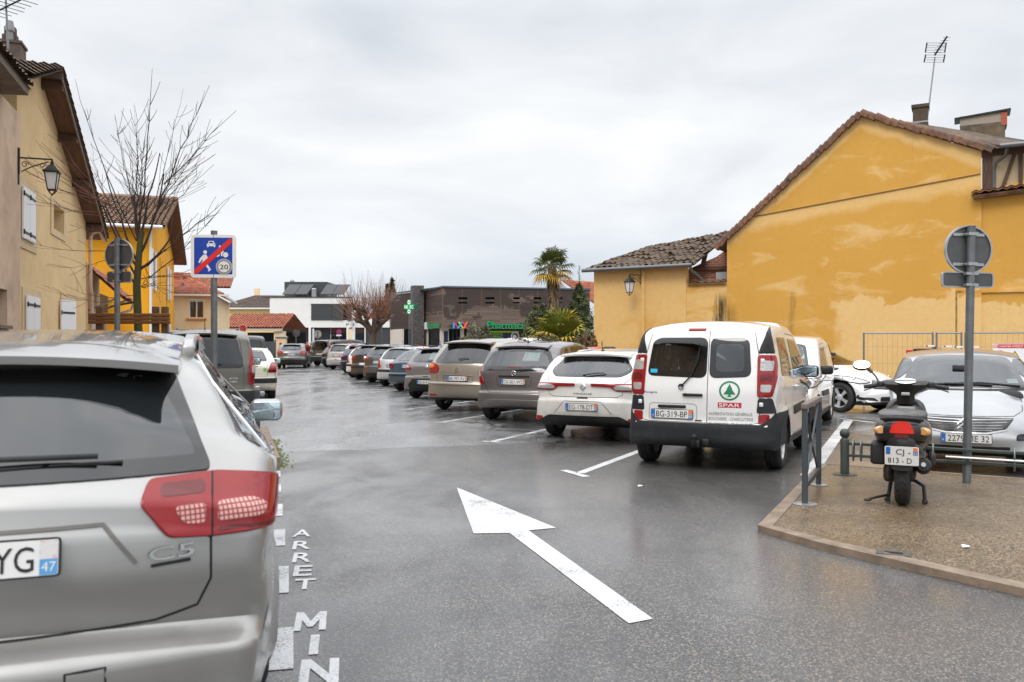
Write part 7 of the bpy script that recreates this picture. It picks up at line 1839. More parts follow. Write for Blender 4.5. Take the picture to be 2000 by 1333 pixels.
car('parked_car', 'note', lsilver, bay(650, 721.5, 'note'), BF, 'silver mini people carrier with tall red lamps beside its rear window', plate='BS-167-LT', group=GROW)
car('parked_car', 'clio', dgrey2, bay(638.5, 717.5, 'clio'), BF, 'dark hatchback squeezed between the brown van-like car and the silver mini people carrier', plate='CZ-831-FV', group=GROW)
car('parked_car', 'ludospace', brown, bay(620, 714.5, 'ludospace'), BF, 'brown tall people carrier at the far end of the row by the two people', plate='DH-559-BR', group=GROW, glass='dark')
LO = Vector((-1.53, 2.33))-SF*.11
r_, S = car('silver_estate', 'estate', silver, (LO.x, LO.y), Vector((-math.sin(R(19.3)), math.cos(R(19.3)))), 'silver estate car filling the left foreground, large red tail lamps', lod=0, glass='op')
c = S.rear(0, .895, .0); c1, c0 = S.rear(0, .945, 0), S.rear(0, .845, 0); up = (c1-c0).normalized()
plate(r_, 'AD-316-YG', None, c+Vector((-.008, 0, 0)), right=Vector((0, -1, 0)), up=up, norm=Vector((0, -1, 0)).cross(up).normalized() if Vector((0, -1, 0)).cross(up).x < 0 else -Vector((0, -1, 0)).cross(up).normalized(), dept='47', topw=True)
b = MB(); put_text(b, 'C5', lambda u, q: S.rear(.545+u, .865+q, .008), .040, .125); put_text(b, 'C5', lambda u, q: S.rear(.545+u, .865+q, .004), .043, .13); b.build('model_lettering', m_chrome, r_)
b = MB(); b.add([S.rear(*p_, .004) for p_ in ((.49, .825), (.60, .827), (.60, .837), (.49, .835))], [(0, 1, 2, 3)]); b.build('trim_lettering', m_trim, r_)
for sg in (1, -1):                                   # roof rails
 b = MB(); xs_ = [.98, 1.06, 1.2, 1.5, 2.0, 2.6, 2.95, 3.08]; hs_ = [.0, .045, .062, .066, .066, .06, .04, 0]
 def rl(x, h): p_ = S.top(x, -sg*(.60-.03*abs(x-2)), 0); return p_+Vector((0, 0, h))
 pts = [rl(x, h) for x, h in zip(xs_, hs_)]
 for i in range(len(pts)-1):
  a, c_ = pts[i], pts[i+1]; w_ = Vector((0, .024, 0)); z_ = Vector((0, 0, .03))
  b.hexa([a-w_-z_*.4, c_-w_-z_*.4, c_+w_-z_*.4, a+w_-z_*.4], [a-w_*.7+z_*.4, c_-w_*.7+z_*.4, c_+w_*.7+z_*.4, a+w_*.7+z_*.4])
 for x in (1.0, 2.98): p_ = rl(x, .0); b.rbox(p_+Vector((.02, 0, .012)), (.14, .05, .06), .015, 2)
 b.build('roof_rail', silver, r_, smooth=50, fix=True)
 b = MB(); rod(b, [(.80, 1.08), (1.5, 1.055), (2.4, 1.035), (3.55, 1.03)], S.side(sg), .008, .008); rod(b, [(.80, 1.09), (.88, 1.35), (1.02, 1.445), (1.55, 1.462), (2.45, 1.475), (2.75, 1.46), (3.1, 1.34), (3.55, 1.07)], S.side(sg), .008, .008); b.build('window_trim', m_chrome, r_, smooth=60)
b = MB()                                             # dark ribbon painting in the shade of the pressed recess round the plate
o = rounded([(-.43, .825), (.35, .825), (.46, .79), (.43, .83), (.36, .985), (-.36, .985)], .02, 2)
ribbon(b, [(-.36, .965), (.36, .965), (.45, .845)], S.rear, .012, .005, step=.02); b.build('tailgate_crease_shade', M('shadow crease', (.14, .13, .12), .5), r_)
r_, S = car('tall_people_carrier', 'ludospace', olive, (-5.62, 15.4), SF, 'olive grey tall people carrier parked at the left behind the zone sign', glass='dark', plate='CB-705-EY')
badge_text(S, r_, 'HDi', .52, .80, .03, .12, m_chrome, 'model_lettering'); badge_text(S, r_, 'XTR', .52, .86, .03, .16, m_chrome, 'model_lettering')
r_, S = car('cream_hatchback', 'saloonhatch', cream, (-7.05, 22.2), SF, 'cream hatchback with a black bumper strip and a green sticker on its tail', plate='CT-425-CG')
chevron(S, r_, 0, .97, .10); b = MB(); b.add([S.rear(*p_, .004) for p_ in ((.50, .77), (.58, .77), (.58, .85), (.50, .85))], [(0, 1, 2, 3)]); b.build('sticker', M('green sticker', (.15, .5, .04), .5), r_)
car('dark_van', 'panelvan', P('anthracite van', (.04, .042, .045), .3, .3), (-12.85, 41), SF, 'anthracite panel van parked by the stop sign', cat='van', plate='EA-913-QH', lod=2)
hd = Vector((-math.sin(R(9)), math.cos(R(9))))
r_, S = car('moving_car', 'crossover', midgrey, (-.2615*51.5, 51.5), hd, 'grey crossover driving away down the middle of the car park', plate='DS-811-VN', lod=1, lit=True, group=None, mirblk=True)
r_, S = car('white_van', 'van', white, (5.78, 17.54), -BF, 'plain white panel van parked nose to nose with the delivery van', cat='van', lod=1, panelvan=True, mirblk=True, facing=True, fplate='AH-204-RM')
r_.scale = (1, 1, .925); lozenge(S, r_, 0, .80, .09, True)
b = MB(); q = S.side(1); disc_ = [(3.25+.075*math.cos(a), .90+.075*math.sin(a)) for a in [i*math.pi/8 for i in range(16)]]
b.add([q(*p_, .006) for p_ in disc_], [tuple(range(16))], 0); b.build('round_sticker', M('orange sticker', (.75, .35, .1), .5), r_)
mf = Vector((.60, -.80)).normalized()
wc = gp(1642, 806); mr = Vector((mf.y, -mf.x))       # front right wheel
o_ = Vector((wc.x, wc.y))-mf*SPEC['minimpv']['axles'][1]-mr*(SPEC['minimpv']['W']/2-.1)
car('white_people_carrier', 'minimpv', P('clean white', (.80, .80, .80), 0, .15), (o_.x, o_.y), mf, 'white compact people carrier facing right in front of the ochre wall', lod=0, facing=True, fplate='BX-640-PA', rim='alloy')
cf = -BF
fr0 = Vector((5.17, 9.62)); o_ = fr0-cf*SPEC['facing']['L']
r_, S = car('silver_hatchback', 'facing', P('pale silver', (.40, .41, .425), .55, .2), (o_.x, o_.y), cf, 'silver hatchback facing the bicycle rack behind the steel sign post', lod=0, facing=True, fplate='2279 ME 32', oldplate=True)
b = MB()
for i, z in enumerate((.625, .595, .565, .535, .51)):
 w_ = .46-.05*i if i < 3 else .36-.10*(i-3)
 rod(b, [(-w_, z), (-w_*.5, z-.004), (0, z-.006), (w_*.5, z-.004), (w_, z)], S.front, .008, .010)
b.build('grille_bar', m_chrome, r_, smooth=60)
b = MB(); ribbon(b, [(-.52, .65), (-.42, .52), (-.2, .48), (.2, .48), (.42, .52), (.52, .65)], S.front, .022, .008); b.build('grille_surround', P('pale silver', 0), r_)
chevron(S, r_, -.02, .585, .13, True)
b = MB()
rod(b, [(-.55, .965), (-.1, .985), (.32, .975)], S.front, .011, .02); rod(b, [(.62, .965), (.2, 1.0), (-.2, .985)], S.front, .011, .02); ribbon(b, [(-.68, .945), (-.3, .935), (.3, .935), (.68, .945)], S.front, .05, .004); b.build('windscreen_wiper', m_trim, r_)
b = MB()
for pl in ([(.50, 1.02), (.62, 1.02), (.60, 1.07), (.49, 1.07)], [(-.60, 1.0), (-.52, 1.0), (-.51, 1.04), (-.59, 1.04)]): b.add([S.front(*p_, -.008) for p_ in pl], [(0, 1, 2, 3)])
b.build('windscreen_sticker', m_swhite, r_)
p = at(2160, 740, 13.0); car('red_car', 'facing', red, (p.x+1.7, p.y+3.45), cf, 'red car cut by the right edge of the frame below the warning board', lod=2, facing=True, fplate='AB-311-CD')
G2 = 'cars in the second row seen only as roofs'
def nose(k, kind, pnt, lab, dx=0.0, dy=0.0, **o):
 """faces the bay row at bay k"""
 p = Vector((1.76, 10.95))+Vector((-1.046, 3.15))*k+BR*.75+BF*(4.6+SPEC[kind]['L']+dy)+BR*dx
 return car('parked_car', kind, pnt, (p.x, p.y), -BF, lab, lod=2, facing=True, group=G2, cat='van' if 'van' in kind else 'car', **o)
nose(3.0, 'supermini', red, 'red car roof between the white hatchback and the hedge', .2)
nose(2.0, 'older', navy2, 'dark blue low car roof left of the delivery van', .3, .5)
nose(1.1, 'saloonhatch', P('grey blue', (.20, .25, .31), .4), 'grey blue car roof just left of the delivery van', .6, 3.6)
nose(6.2, 'van', white, 'white van roof in front of the clipped hedge', .3, 2.5, panelvan=True)
nose(7.0, 'clio', lsilver, 'silver roof above the petrol blue hatchback', 0, .0)
nose(8.0, 'compact', lsilver, 'silver compact roof above the slate grey hatchback', 0, .3)
nose(9.0, 'mpv', white, 'white people carrier with roof rails before the stone pillar', .4, 1.0)
nose(12.6, 'ludospace', white, 'white tall van with small side windows under the pollarded tree', .1, 3.0)
nose(11.2, 'clio', red, 'red roof sliver behind the black tall hatchback', .0, .0)
nose(14.0, 'mpv', dgrey2, 'dark people carrier behind the brown one', .6, 4.0)
def far(px, Y, kind, pnt, h, lab, **o):
 p = at(px, 672, Y); return car('parked_car', kind, pnt, (p.x, p.y), h, lab, lod=2, group='cars parked before the health centre', **o)
far(736, 72, 'clio', bluep, Vector((-.2, 1)).normalized(), 'blue hatchback parked before the white wing behind the tree', plate='CL-118-AA')
far(664, 70, 'clio', white, Vector((-.1, 1)).normalized(), 'white hatchback with red lamps before the health centre entrance', plate='AB-118-AA')
far(636, 77, 'panelvan', P('anthracite van', 0), Vector((1, .2)).normalized(), 'dark van close to the health centre glass doors', cat='van')
# ------------------------------------------------------------------ street furniture
m_post = M('galvanised post', (.20, .215, .23), .45, .6, c2=(.14, .15, .16), nscale=6)
m_signback = M('grey sign back', (.115, .12, .125), .5, .4, c2=(.09, .093, .097), nscale=5)
m_signrim = M('sign rim aluminium', (.42, .43, .44), .35, .7)
m_green = M('dark grey green paint', (.055, .07, .063), .45, c2=(.04, .05, .046), nscale=8)
m_gsteel = M('grey green steel', (.17, .20, .19), .4, .6)
m_barrier = M('dark grey barrier paint', (.05, .06, .07), .45)
m_barrtop = M('worn barrier top', (.16, .13, .11), .6)
m_wood = M('varnished wood', (.22, .085, .02), .55, c2=(.12, .045, .012), nscale=3, aniso=(1, 1, 14), bump=(9, .4, .01))
m_woodpost = M('wooden post', (.14, .075, .03), .7, c2=(.08, .045, .02), nscale=3, aniso=(10, 10, 1))
m_blackp = M('black scooter plastic', (.012, .012, .013), .28, coat=.3, c2=(.02, .02, .02), nscale=6)
m_blackm = M('matt black plastic', (.018, .018, .019), .55)
m_seatg = M('worn scooter seat', (.11, .11, .115), .4, c2=(.04, .04, .04), nscale=9)
m_engine = M('engine metal', (.11, .10, .09), .5, .7, c2=(.05, .045, .04), nscale=12)
def discobj(b, c, r, t, n=40, mi=0):          # disc facing -y
 b.lathe([(.0005, 0), (r, 0), (r, t), (.0005, t)], n, c, 'Y', mi)
def rect_rounded(w, h, r, n=5): return rounded([(-w/2, -h/2), (w/2, -h/2), (w/2, h/2), (-w/2, h/2)], r, n)
p = gp(417, 672+F*1.5/12.0)
zs = empty('zone_sign', (p.x, p.y, .0), 'blue square end-of-zone sign with a red diagonal bar and the number 20', 'sign', R(4))
zc = HC+(672-501)*12/F
b = MB(); b.tube([(0, .03, .0), (0, .03, zc+.345)], .045, 14); b.lathe([(.047, zc+.345), (.047, zc+.365), (.001, zc+.37)], 14, (0, .03, 0)); b.build('post', m_post, zs, smooth=40)
b = MB(); K = .625/443
def uv(x, y): return ((x-396)*K, zc+(312-y)*K)
FN = lambda u, v, w: Vector((u, -w-.012, v))
def lay(poly, mi, w):
 pl = [uv(*q) for q in poly]
 tri = tessellate_polygon([[Vector((q[0], q[1], 0)) for q in pl]])
 b.add([FN(q[0], q[1], w) for q in pl], [tuple(t) for t in tri], mi)
def cir(x, y, r, n=28): return [(x+r*math.cos(2*math.pi*i/n), y+r*math.sin(2*math.pi*i/n)) for i in range(n)]
b.prism([uv(*q) for q in rounded([(175, 97), (618, 97), (618, 528), (175, 528)], 38, 6)], lambda u, v, w: Vector((u, .012-w, v)), .026, mi=0)
lay(rounded([(208, 125), (585, 125), (585, 495), (208, 495)], 10, 3), 1, .003)
lay([(333, 205), (333, 190), (345, 183), (352, 160), (400, 158), (410, 183), (418, 192), (418, 205), (413, 222), (402, 222), (402, 212), (350, 212), (350, 222), (338, 222)], 0, .0045)
lay([(360, 167), (394, 166), (399, 181), (352, 183)], 1, .006); lay(cir(346, 196, 5, 10), 1, .006); lay(cir(406, 195, 5, 10), 1, .006)
lay(cir(317, 272, 19), 0, .0045)
lay([(300, 298), (330, 296), (346, 335), (334, 345), (336, 372), (310, 392), (272, 392), (284, 380), (296, 345), (283, 352), (264, 383), (249, 377), (266, 333)], 0, .0045)
lay([(308, 395), (338, 388), (376, 448), (352, 467), (344, 459), (352, 447), (322, 412)], 0, .0045)
lay(cir(462, 215, 11, 14), 0, .0045); lay([(472, 266), (494, 254), (503, 266), (486, 288), (488, 312), (474, 312), (470, 286)], 0, .0045); lay(cir(518, 298, 26), 0, .0045); lay([(424, 314), (446, 300), (462, 292), (458, 308), (440, 320)], 0, .0045)
lay([(208, 452), (552, 138), (585, 138), (585, 172), (243, 487), (208, 487)], 2, .0065)
lay(cir(503, 418, 79, 36), 0, .0078); lay(cir(503, 418, 75, 36), 3, .009); lay(cir(503, 418, 55, 36), 0, .0102)
cu, cv = uv(503, 419); put_text(b, '20', lambda u, v: FN(cu+u, cv+v, .0116), 50*K, 82*K, 4); put_text(b, '20', lambda u, v: FN(cu+u+.002, cv+v, .0117), 50*K, 82*K, 4)
b.build('sign_plate', [M('sign border white', (.74, .74, .72), .4), M('sign field blue', (.008, .05, .36), .35), M('sign bar red', (.70, .025, .02), .35), M('sign ring grey', (.27, .25, .22), .5), m_sblk], zs)
def backsign(name, base, label, zr, rr, zp, pw, phh, ztop, rz, pr=.038, group=None):
 e_ = empty(name, base, label, 'sign', rz, group)
 b = MB(); b.tube([(0, 0, 0), (0, 0, ztop)], pr, 14); b.lathe([(pr+.003, ztop), (pr+.003, ztop+.012), (.001, ztop+.016)], 14); b.build('post', m_post, e_, smooth=40)
 b = MB(); b.lathe([(.001, .05), (rr-.012, .05), (rr-.006, .04), (rr, .04), (rr, .066), (rr-.004, .07), (.001, .07)], 48, (.0, 0, zr), 'Y'); b.build('round_panel', [m_signback], e_, smooth=30)
 b = MB(); b.lathe([(rr-.014, .036), (rr+.003, .036), (rr+.003, .068)], 48, (0, 0, zr), 'Y')
 for dz in (-rr*.62, rr*.62):
  w_ = math.sqrt(rr*rr-dz*dz)-.03; b.box((0, .046, zr+dz), (w_*2, .014, .03)); b.box((0, -.02, zr+dz), (.10, .05, .032)); b.tube([(-.06, -.02, zr+dz), (-.06, .05, zr+dz)], .01, 6); b.tube([(.06, -.02, zr+dz), (.06, .05, zr+dz)], .01, 6)
 b.build('bracket', m_signrim, e_, smooth=40)
 b = MB(); b.prism([(q[0], q[1]+zp) for q in rect_rounded(pw, phh, phh*.3)], lambda u, v, w: Vector((u, .05+w, v)), .018, mi=0)
 o = [(q[0], q[1]+zp) for q in rect_rounded(pw+.008, phh+.008, phh*.3)]; i_ = inset(o, .016); n = len(o)
 b.add([(q[0], .044, q[1]) for q in o]+[(q[0], .044, q[1]) for q in i_]+[(q[0], .066, q[1]) for q in o], [(k, (k+1) % n, n+(k+1) % n, n+k) for k in range(n)]+[(k, 2*n+k, 2*n+(k+1) % n, (k+1) % n) for k in range(n)], 1)
 for dz in (-phh*.36, phh*.36): b.box((0, -.01, zp+dz), (.13, .06, .025), mi=1)
 b.build('lower_panel', [m_signback, m_signrim], e_)
 return e_
p = gp(1888, 943, .05); k = p.y/F
e_ = backsign('road_sign', p, 'back of a round sign and a plate on the post by the bicycle rack', 1.45+(672-487)*k, .252, 1.45+(672-546)*k, .555, .16, 1.45+(672-444)*k, R(3), .041)
e_.rotation_euler = (0, R(1.1), R(3))
p = gp(229, 672+F*1.5/15)
backsign('road_sign', (p.x, p.y, .1), 'back of a round sign above a rounded plate before the orange house', HC+(672-498)*15/F-.1, .285, HC+(672-541)*15/F-.1, .50, .20, HC+(672-466)*15/F-.1, R(-13), .05)
p = at(255, 672, 16); wb = empty('wooden_barrier', (p.x, p.y, .0), 'brown wooden plank board on three posts in front of the young tree', 'barrier', R(3))
s_ = 16/F
b = MB()
for i in range(3): b.rbox((0, -.06+.004*i, HC+(672-616-7*i)*s_), (155*s_, .07, 6.6*s_), .012, 2)
b.build('board', m_wood, wb, smooth=40)
for px in (195, 302, 320):
 b = MB(); b.rbox(((px-255)*s_, .03, (HC+(672-599)*s_)/2), (.12, .10, HC+(672-599)*s_), .015, 2); b.build('post', m_woodpost, wb)
p = gp(503, 672+F*1.5/11.6); bo_ = empty('bollard', (p.x, p.y, .12), 'slim dark bollard with a pale cap behind the estate car mirror', 'bollard')
b = MB(); b.rbox((0, 0, .36), (.06, .06, .76), .01, 2); b.build('shaft', m_barrier, bo_)
b = MB(); b.rbox((0, 0, .77), (.064, .064, .06), .012, 2); b.build('cap', m_signrim, bo_)
p0, p1 = gp(1572, 985, .05), gp(1598, 949, .05); d = (p1-p0); L = d.length+.05; ang = math.atan2(d.y, d.x)
pb_ = empty('pedestrian_barrier', (p0.x, p0.y, .05), 'dark grey metal pedestrian barrier along the pavement kerb', 'barrier', ang)
b = MB(); b.rbox((0, 0, .44), (.055, .05, .88), .008, 2); b.rbox((L, 0, .43), (.055, .05, .86), .008, 2); b.rbox((L/2, 0, .16), (L, .035, .05), .006, 2); b.build('frame', m_barrier, pb_)
b = MB(); b.rbox((L/2, 0, .885), (L+.09, .06, .055), .012, 2); b.build('top_rail', [m_barrtop], pb_)
b = MB(); b.tube([(.02, 0, .18), (L-.02, 0, .86)], .011, 6); b.tube([(.02, .012, .86), (L-.02, .012, .18)], .011, 6); b.build('cross_brace', m_barrier, pb_)
b = MB(); b.lathe([(.11, 0), (.11, .006), (.06, .012), (.03, .012)], 20); b.lathe([(.09, 0), (.09, .006), (.03, .012)], 20, (L, 0, 0)); b.build('foot_plate', m_signrim, pb_)
rd = Vector((.866, -.5)); rb = gp(1650, 927, .05)
rk_ = empty('bicycle_rack', (rb.x, rb.y, .05), 'low grey green bicycle rack with a ball-topped end post', 'bike rack', math.atan2(rd.y, rd.x))
b = MB(); b.lathe([(.047, 0), (.047, .385), (.043, .395), (.034, .40), (.030, .415), (.001, .42)], 20); b.sphere((0, 0, .455), .055, 10); b.build('end_post', m_green, rk_, smooth=50)
b = MB(); b.lathe([(.13, 0), (.13, .006), (.05, .01)], 24)
b.build('base_plate', m_green, rk_, smooth=40)
b = MB(); b.rbox((1.9, 0, .345), (3.8, .03, .032), .006, 2); b.rbox((1.9, 0, .215), (3.8, .03, .032), .006, 2);
for x in (.36, 1.2, 2.05, 2.75, 3.5): b.rbox((x, 0, .28), (.03, .025, .11), .004, 1)
b.build('rail', m_green, rk_)
b = MB(); b.tube([(1.0, -.05, .27), (3.8, -.05, .265)], .014, 8)
b.build('lower_bar', m_signrim, rk_)
b = MB()
for x in (.09, .17, .80, .88, 1.62, 1.72, 2.35, 2.44, 3.05, 3.14):
 pts = [Vector((x, -.055*math.cos(a), .275+.115*math.sin(a))) for a in [i*math.pi/10 for i in range(21)]]; b.tube(pts, .009, 6, cap=False)
b.build('hoop', m_gsteel, rk_, smooth=60)
b = MB(); b.lathe([(.035, 0), (.035, .36)], 14, (3.75, 0, 0)); b.build('end_post', m_green, rk_)
p = gp(1763, 986, .05)
sc_ = empty('scooter', (p.x, p.y, .05), 'black scooter parked on the beige pavement with its front wheel in the bicycle rack', 'scooter', math.atan2(BF.y, BF.x))
def loft(b, secs, n=20, mi=0, pw=2.6):
 """rounded sections (x, y centre, half width, z0, z1)"""
 o = len(b.v); vs_ = []
 for (x, yc, hw_, z0, z1) in secs:
  for k in range(n):
   a = 2*math.pi*k/n; ca, sa = math.cos(a), math.sin(a)
   vs_.append((x, yc+hw_*math.copysign(abs(ca)**(2/pw), ca), (z0+z1)/2+(z1-z0)/2*math.copysign(abs(sa)**(2/pw), sa)))
 fs = [(i*n+k, i*n+(k+1) % n, (i+1)*n+(k+1) % n, (i+1)*n+k) for i in range(len(secs)-1) for k in range(n)]
 fs += [tuple(range(n-1, -1, -1)), tuple((len(secs)-1)*n+k for k in range(n))]
 b.add(vs_, fs, mi)
def swheel(R_, w, loc):
 b = MB(); b.lathe([(R_*.6, -w*.38), (R_*.8, -w*.5), (R_*.93, -w*.42), (R_*.985, -w*.22), (R_, 0), (R_*.985, w*.22), (R_*.93, w*.42), (R_*.8, w*.5), (R_*.6, w*.38)], 40, axis='Y')
 t = b.build('wheel', m_tyre, sc_, smooth=60); t.location = loc
 b = MB()
 for i in range(26):                                    # tread grooves
  a = 2*math.pi*i/26
  for s_ in (-1, 1): b.tube([(R_*.999*math.cos(a), s_*w*.04, R_*.999*math.sin(a)), (R_*.975*math.cos(a+.12), s_*w*.32, R_*.975*math.sin(a+.12))], .004, 4)
 b.build('tread', m_gap, t)
 b = MB(); b.lathe([(R_*.62, -w*.36), (R_*.5, -w*.2), (R_*.5, w*.2), (R_*.62, w*.36)], 30, axis='Y'); b.lathe([(.05, -w*.5), (.05, w*.5)], 14, axis='Y')
 for i in range(5): a = 2*math.pi*i/5; b.tube([(.03*math.cos(a), 0, .03*math.sin(a)), (R_*.55*math.cos(a), 0, R_*.55*math.sin(a))], .018, 6)
 b.build('rim', m_blackm, t, smooth=40)
swheel(.235, .128, (.0, 0, .237)); swheel(.225, .11, (1.22, 0, .227))
b = MB(); loft(b, [(-.27, 0, .06, .64, .72), (-.25, 0, .15, .60, .765), (-.20, 0, .205, .57, .79), (-.08, 0, .232, .54, .80), (.12, 0, .24, .48, .80), (.38, 0, .225, .42, .78), (.60, 0, .17, .38, .74), (.70, 0, .12, .36, .66)], 28, pw=2.5)
loft(b, [(-.275, 0, .05, .52, .64), (-.25, 0, .11, .48, .66), (-.05, 0, .15, .40, .62), (.3, 0, .18, .36, .50)], 24, pw=2.2); b.build('tail_fairing', m_blackp, sc_, smooth=45)
b = MB(); loft(b, [(-.235, 0, .10, .80, .825), (-.21, 0, .18, .785, .842), (-.05, 0, .205, .79, .855), (.20, 0, .20, .79, .85), (.34, 0, .185, .775, .815), (.60, 0, .155, .755, .80), (.70, 0, .10, .72, .77)], 24); b.build('seat', m_seatg, sc_, smooth=50)
b = MB()
for i in range(9): a = -.8+1.6*i/8; b.sphere((-.235+.05*abs(a), .19*a, .80), .006, 4)
b.tube([(-.26, -.17, .79), (-.285, -.10, .80), (-.29, 0, .803), (-.285, .10, .80), (-.26, .17, .79)], .014, 8); b.build('grab_rail', m_blackm, sc_, smooth=50)
Sx = lambda u, v, w=0: Vector((-.262-w+.9*abs(u)**2*1.2, -u, v))
b = MB(); o = rounded([(-.105, .665), (.105, .665), (.07, .755), (.03, .77), (-.03, .77), (-.07, .755)], .02, 3); patch(b, o, lambda u, v, w=0: Sx(u, v, w), .022, 0, .02, .04); lp_ = b.build('tail_lamp', m_redlit, sc_, smooth=50)
b = MB(); b.box((-.282, 0, .645), (.012, .11, .035)); b.build('reflector', m_redd, sc_)
for s_ in (-1, 1):
 b = MB(); loft(b, [(-.03, 0, .045, -.028, .028), (.0, 0, .055, -.036, .036), (.03, 0, .05, -.03, .03)], 16); q = b.build('indicator', M('amber indicator lens', (.62, .42, .20), .15, coat=1, c2=(.70, .28, .03), nscale=14), sc_, smooth=60); q.location = (-.225, s_*.172, .69); q.rotation_euler = (s_*R(-14), 0, s_*R(28))
b = MB(); N_ = Vector((-1, 0, -.12)).normalized(); U_ = Vector((-.12, 0, 1)).normalized(); pf = lambda u, v, w=0: Vector((-.295, 0, .475))+Vector((0, -1, 0))*u+U_*v+N_*w
b.prism(rect_rounded(.27, .165, .012, 2), lambda u, v, w: pf(u, v, w), .006, mi=0)
def q_(u0, v0, u1, v1, mi): b.add([pf(u0, v0, .0075), pf(u1, v0, .0075), pf(u1, v1, .0075), pf(u0, v1, .0075)], [(0, 1, 2, 3)], mi)
q_(-.125, .01, -.09, .075, 1); q_(.09, .01, .125, .042, 1); q_(.09, .042, .125, .075, 2)
put_text(b, 'CJ -', lambda u, v: pf(.012+u, .037+v, .0085), .05, .115, 3); put_text(b, '813 - D', lambda u, v: pf(-.015+u, -.04+v, .0085), .05, .19, 3); put_text(b, '32', lambda u, v: pf(.107+u, .026+v, .0085), .022, .026, 0)
b.build('number_plate', [m_plwhite, m_plblue, m_plor, m_plblk], sc_)
b = MB(); loft(b, [(-.27, 0, .085, .34, .40), (-.24, 0, .095, .35, .43), (-.12, 0, .085, .42, .50), (.0, 0, .07, .44, .52)], 16); b.build('mudguard', m_blackm, sc_, smooth=50)
b = MB(); b.rbox((.28, .02, .30), (.42, .26, .20), .05, 3); b.rbox((.12, .12, .28), (.34, .08, .16), .04, 3); b.tube([(.0, .09, .24), (.35, .12, .26)], .045, 10); b.tube([(.0, .10, .24), (-.02, .13, .52)], .028, 10); b.build('engine', m_engine, sc_, smooth=50)
b = MB(); b.rbox((.03, .20, .46), (.26, .13, .20), .03, 3); b.build('air_box', m_blackm, sc_, smooth=50)
b = MB(); b.rbox((.05, -.235, .42), (.2, .06, .12), .03, 3); b.build('side_panel', m_blackm, sc_, smooth=50)
b = MB(); b.tube([(.42, -.14, .25), (.25, -.16, .29), (.12, -.165, .33)], .02, 8); b.tube([(.14, -.165, .33), (.10, -.165, .335), (-.14, -.17, .385), (-.17, -.17, .39)], [.05, .066, .066, .05], 16); b.tube([(-.16, -.17, .387), (-.20, -.17, .397)], .02, 10, mi=1); b.build('exhaust', [m_blackm, m_signrim], sc_, smooth=50)
b = MB(); b.tube([(.16, .10, .20), (.13, .12, .06), (.10, .13, .02)], .017, 8); b.tube([(.16, .10, .20), (.17, 0, .21), (.16, -.10, .20)], .015, 8); b.tube([(.16, -.10, .20), (.13, -.17, .16), (.12, -.18, .03)], .017, 8); b.tube([(.11, .13, .06), (.0, .22, .05), (-.03, .28, .03)], .012, 8); b.rbox((-.03, .29, .025), (.05, .06, .02), .008, 2); b.rbox((.12, -.18, .02), (.05, .05, .03), .008, 2); b.rbox((.11, .13, .02), (.05, .05, .03), .008, 2); b.build('centre_stand', m_blackm, sc_, smooth=50)
b = MB(); loft(b, [(.66, 0, .15, .26, .36), (.95, 0, .17, .25, .33), (1.04, 0, .19, .26, .40)], 20); loft(b, [(1.02, 0, .19, .30, .78), (1.06, 0, .205, .30, .86), (1.14, 0, .20, .34, .90), (1.22, 0, .15, .40, .86), (1.30, 0, .08, .48, .74)], 24, pw=3.2); b.build('leg_shield', m_blackp, sc_, smooth=45)
b = MB(); b.lathe([(.016, 0), (.016, .004)], 12, (1.02, -.08, .73), 'X'); b.build('ignition_lock', m_signrim, sc_)
b = MB(); loft(b, [(1.28, 0, .07, .42, .48), (1.35, 0, .08, .38, .46), (1.42, 0, .06, .32, .38)], 14); b.tube([(1.22, .08, .23), (1.12, .07, .5)], .022, 8); b.tube([(1.22, -.08, .23), (1.12, -.07, .5)], .022, 8); b.build('front_fork', m_blackm, sc_, smooth=50)
b = MB()
def loftz(b, secs, n=20, pw=2.6, mi=0):
 vs_ = []
 for (z, xc, hx, hy) in secs:
  for k in range(n):
   a = 2*math.pi*k/n; ca, sa = math.cos(a), math.sin(a)
   vs_.append((xc+hx*math.copysign(abs(sa)**(2/pw), sa), hy*math.copysign(abs(ca)**(2/pw), ca), z))
 fs = [(i*n+k, i*n+(k+1) % n, (i+1)*n+(k+1) % n, (i+1)*n+k) for i in range(len(secs)-1) for k in range(n)]+[tuple(range(n-1, -1, -1)), tuple((len(secs)-1)*n+k for k in range(n))]
 b.add(vs_, fs, mi)
loftz(b, [(.84, 1.09, .07, .085), (.93, 1.07, .07, .085), (.965, 1.06, .075, .12), (1.0, 1.05, .085, .19), (1.04, 1.04, .09, .225), (1.075, 1.05, .08, .215), (1.085, 1.05, .06, .17)], 24, 3.0); b.build('handlebar_cover', m_blackp, sc_, smooth=45)
b = MB(); pl = [(.10*math.cos(a), .026*math.sin(a)) for a in [2*math.pi*i/24 for i in range(24)]]; b.add([(1.005+v*2.0-.025, u, 1.058+v+.02) for u, v in pl], [tuple(range(24))]); b.build('dashboard', m_swhite, sc_)
b = MB(); b.rbox((.975, 0, .945), (.012, .08, .03), .005, 2); b.build('sticker', m_signrim, sc_)
for s_ in (-1, 1):
 b = MB(); b.tube([(1.03, s_*.20, 1.03), (1.0, s_*.26, 1.03), (.97, s_*.385, 1.01)], [.02, .019, .021], 10); b.rbox((1.0, s_*.235, 1.04), (.06, .06, .055), .012, 2); b.build('handle_grip', m_blackm, sc_, smooth=50)
 b = MB(); b.tube([(1.05, s_*.23, 1.03), (1.07, s_*.30, 1.0), (1.04, s_*.39, .97)], .007, 6); b.build('brake_lever', m_engine, sc_, smooth=50)
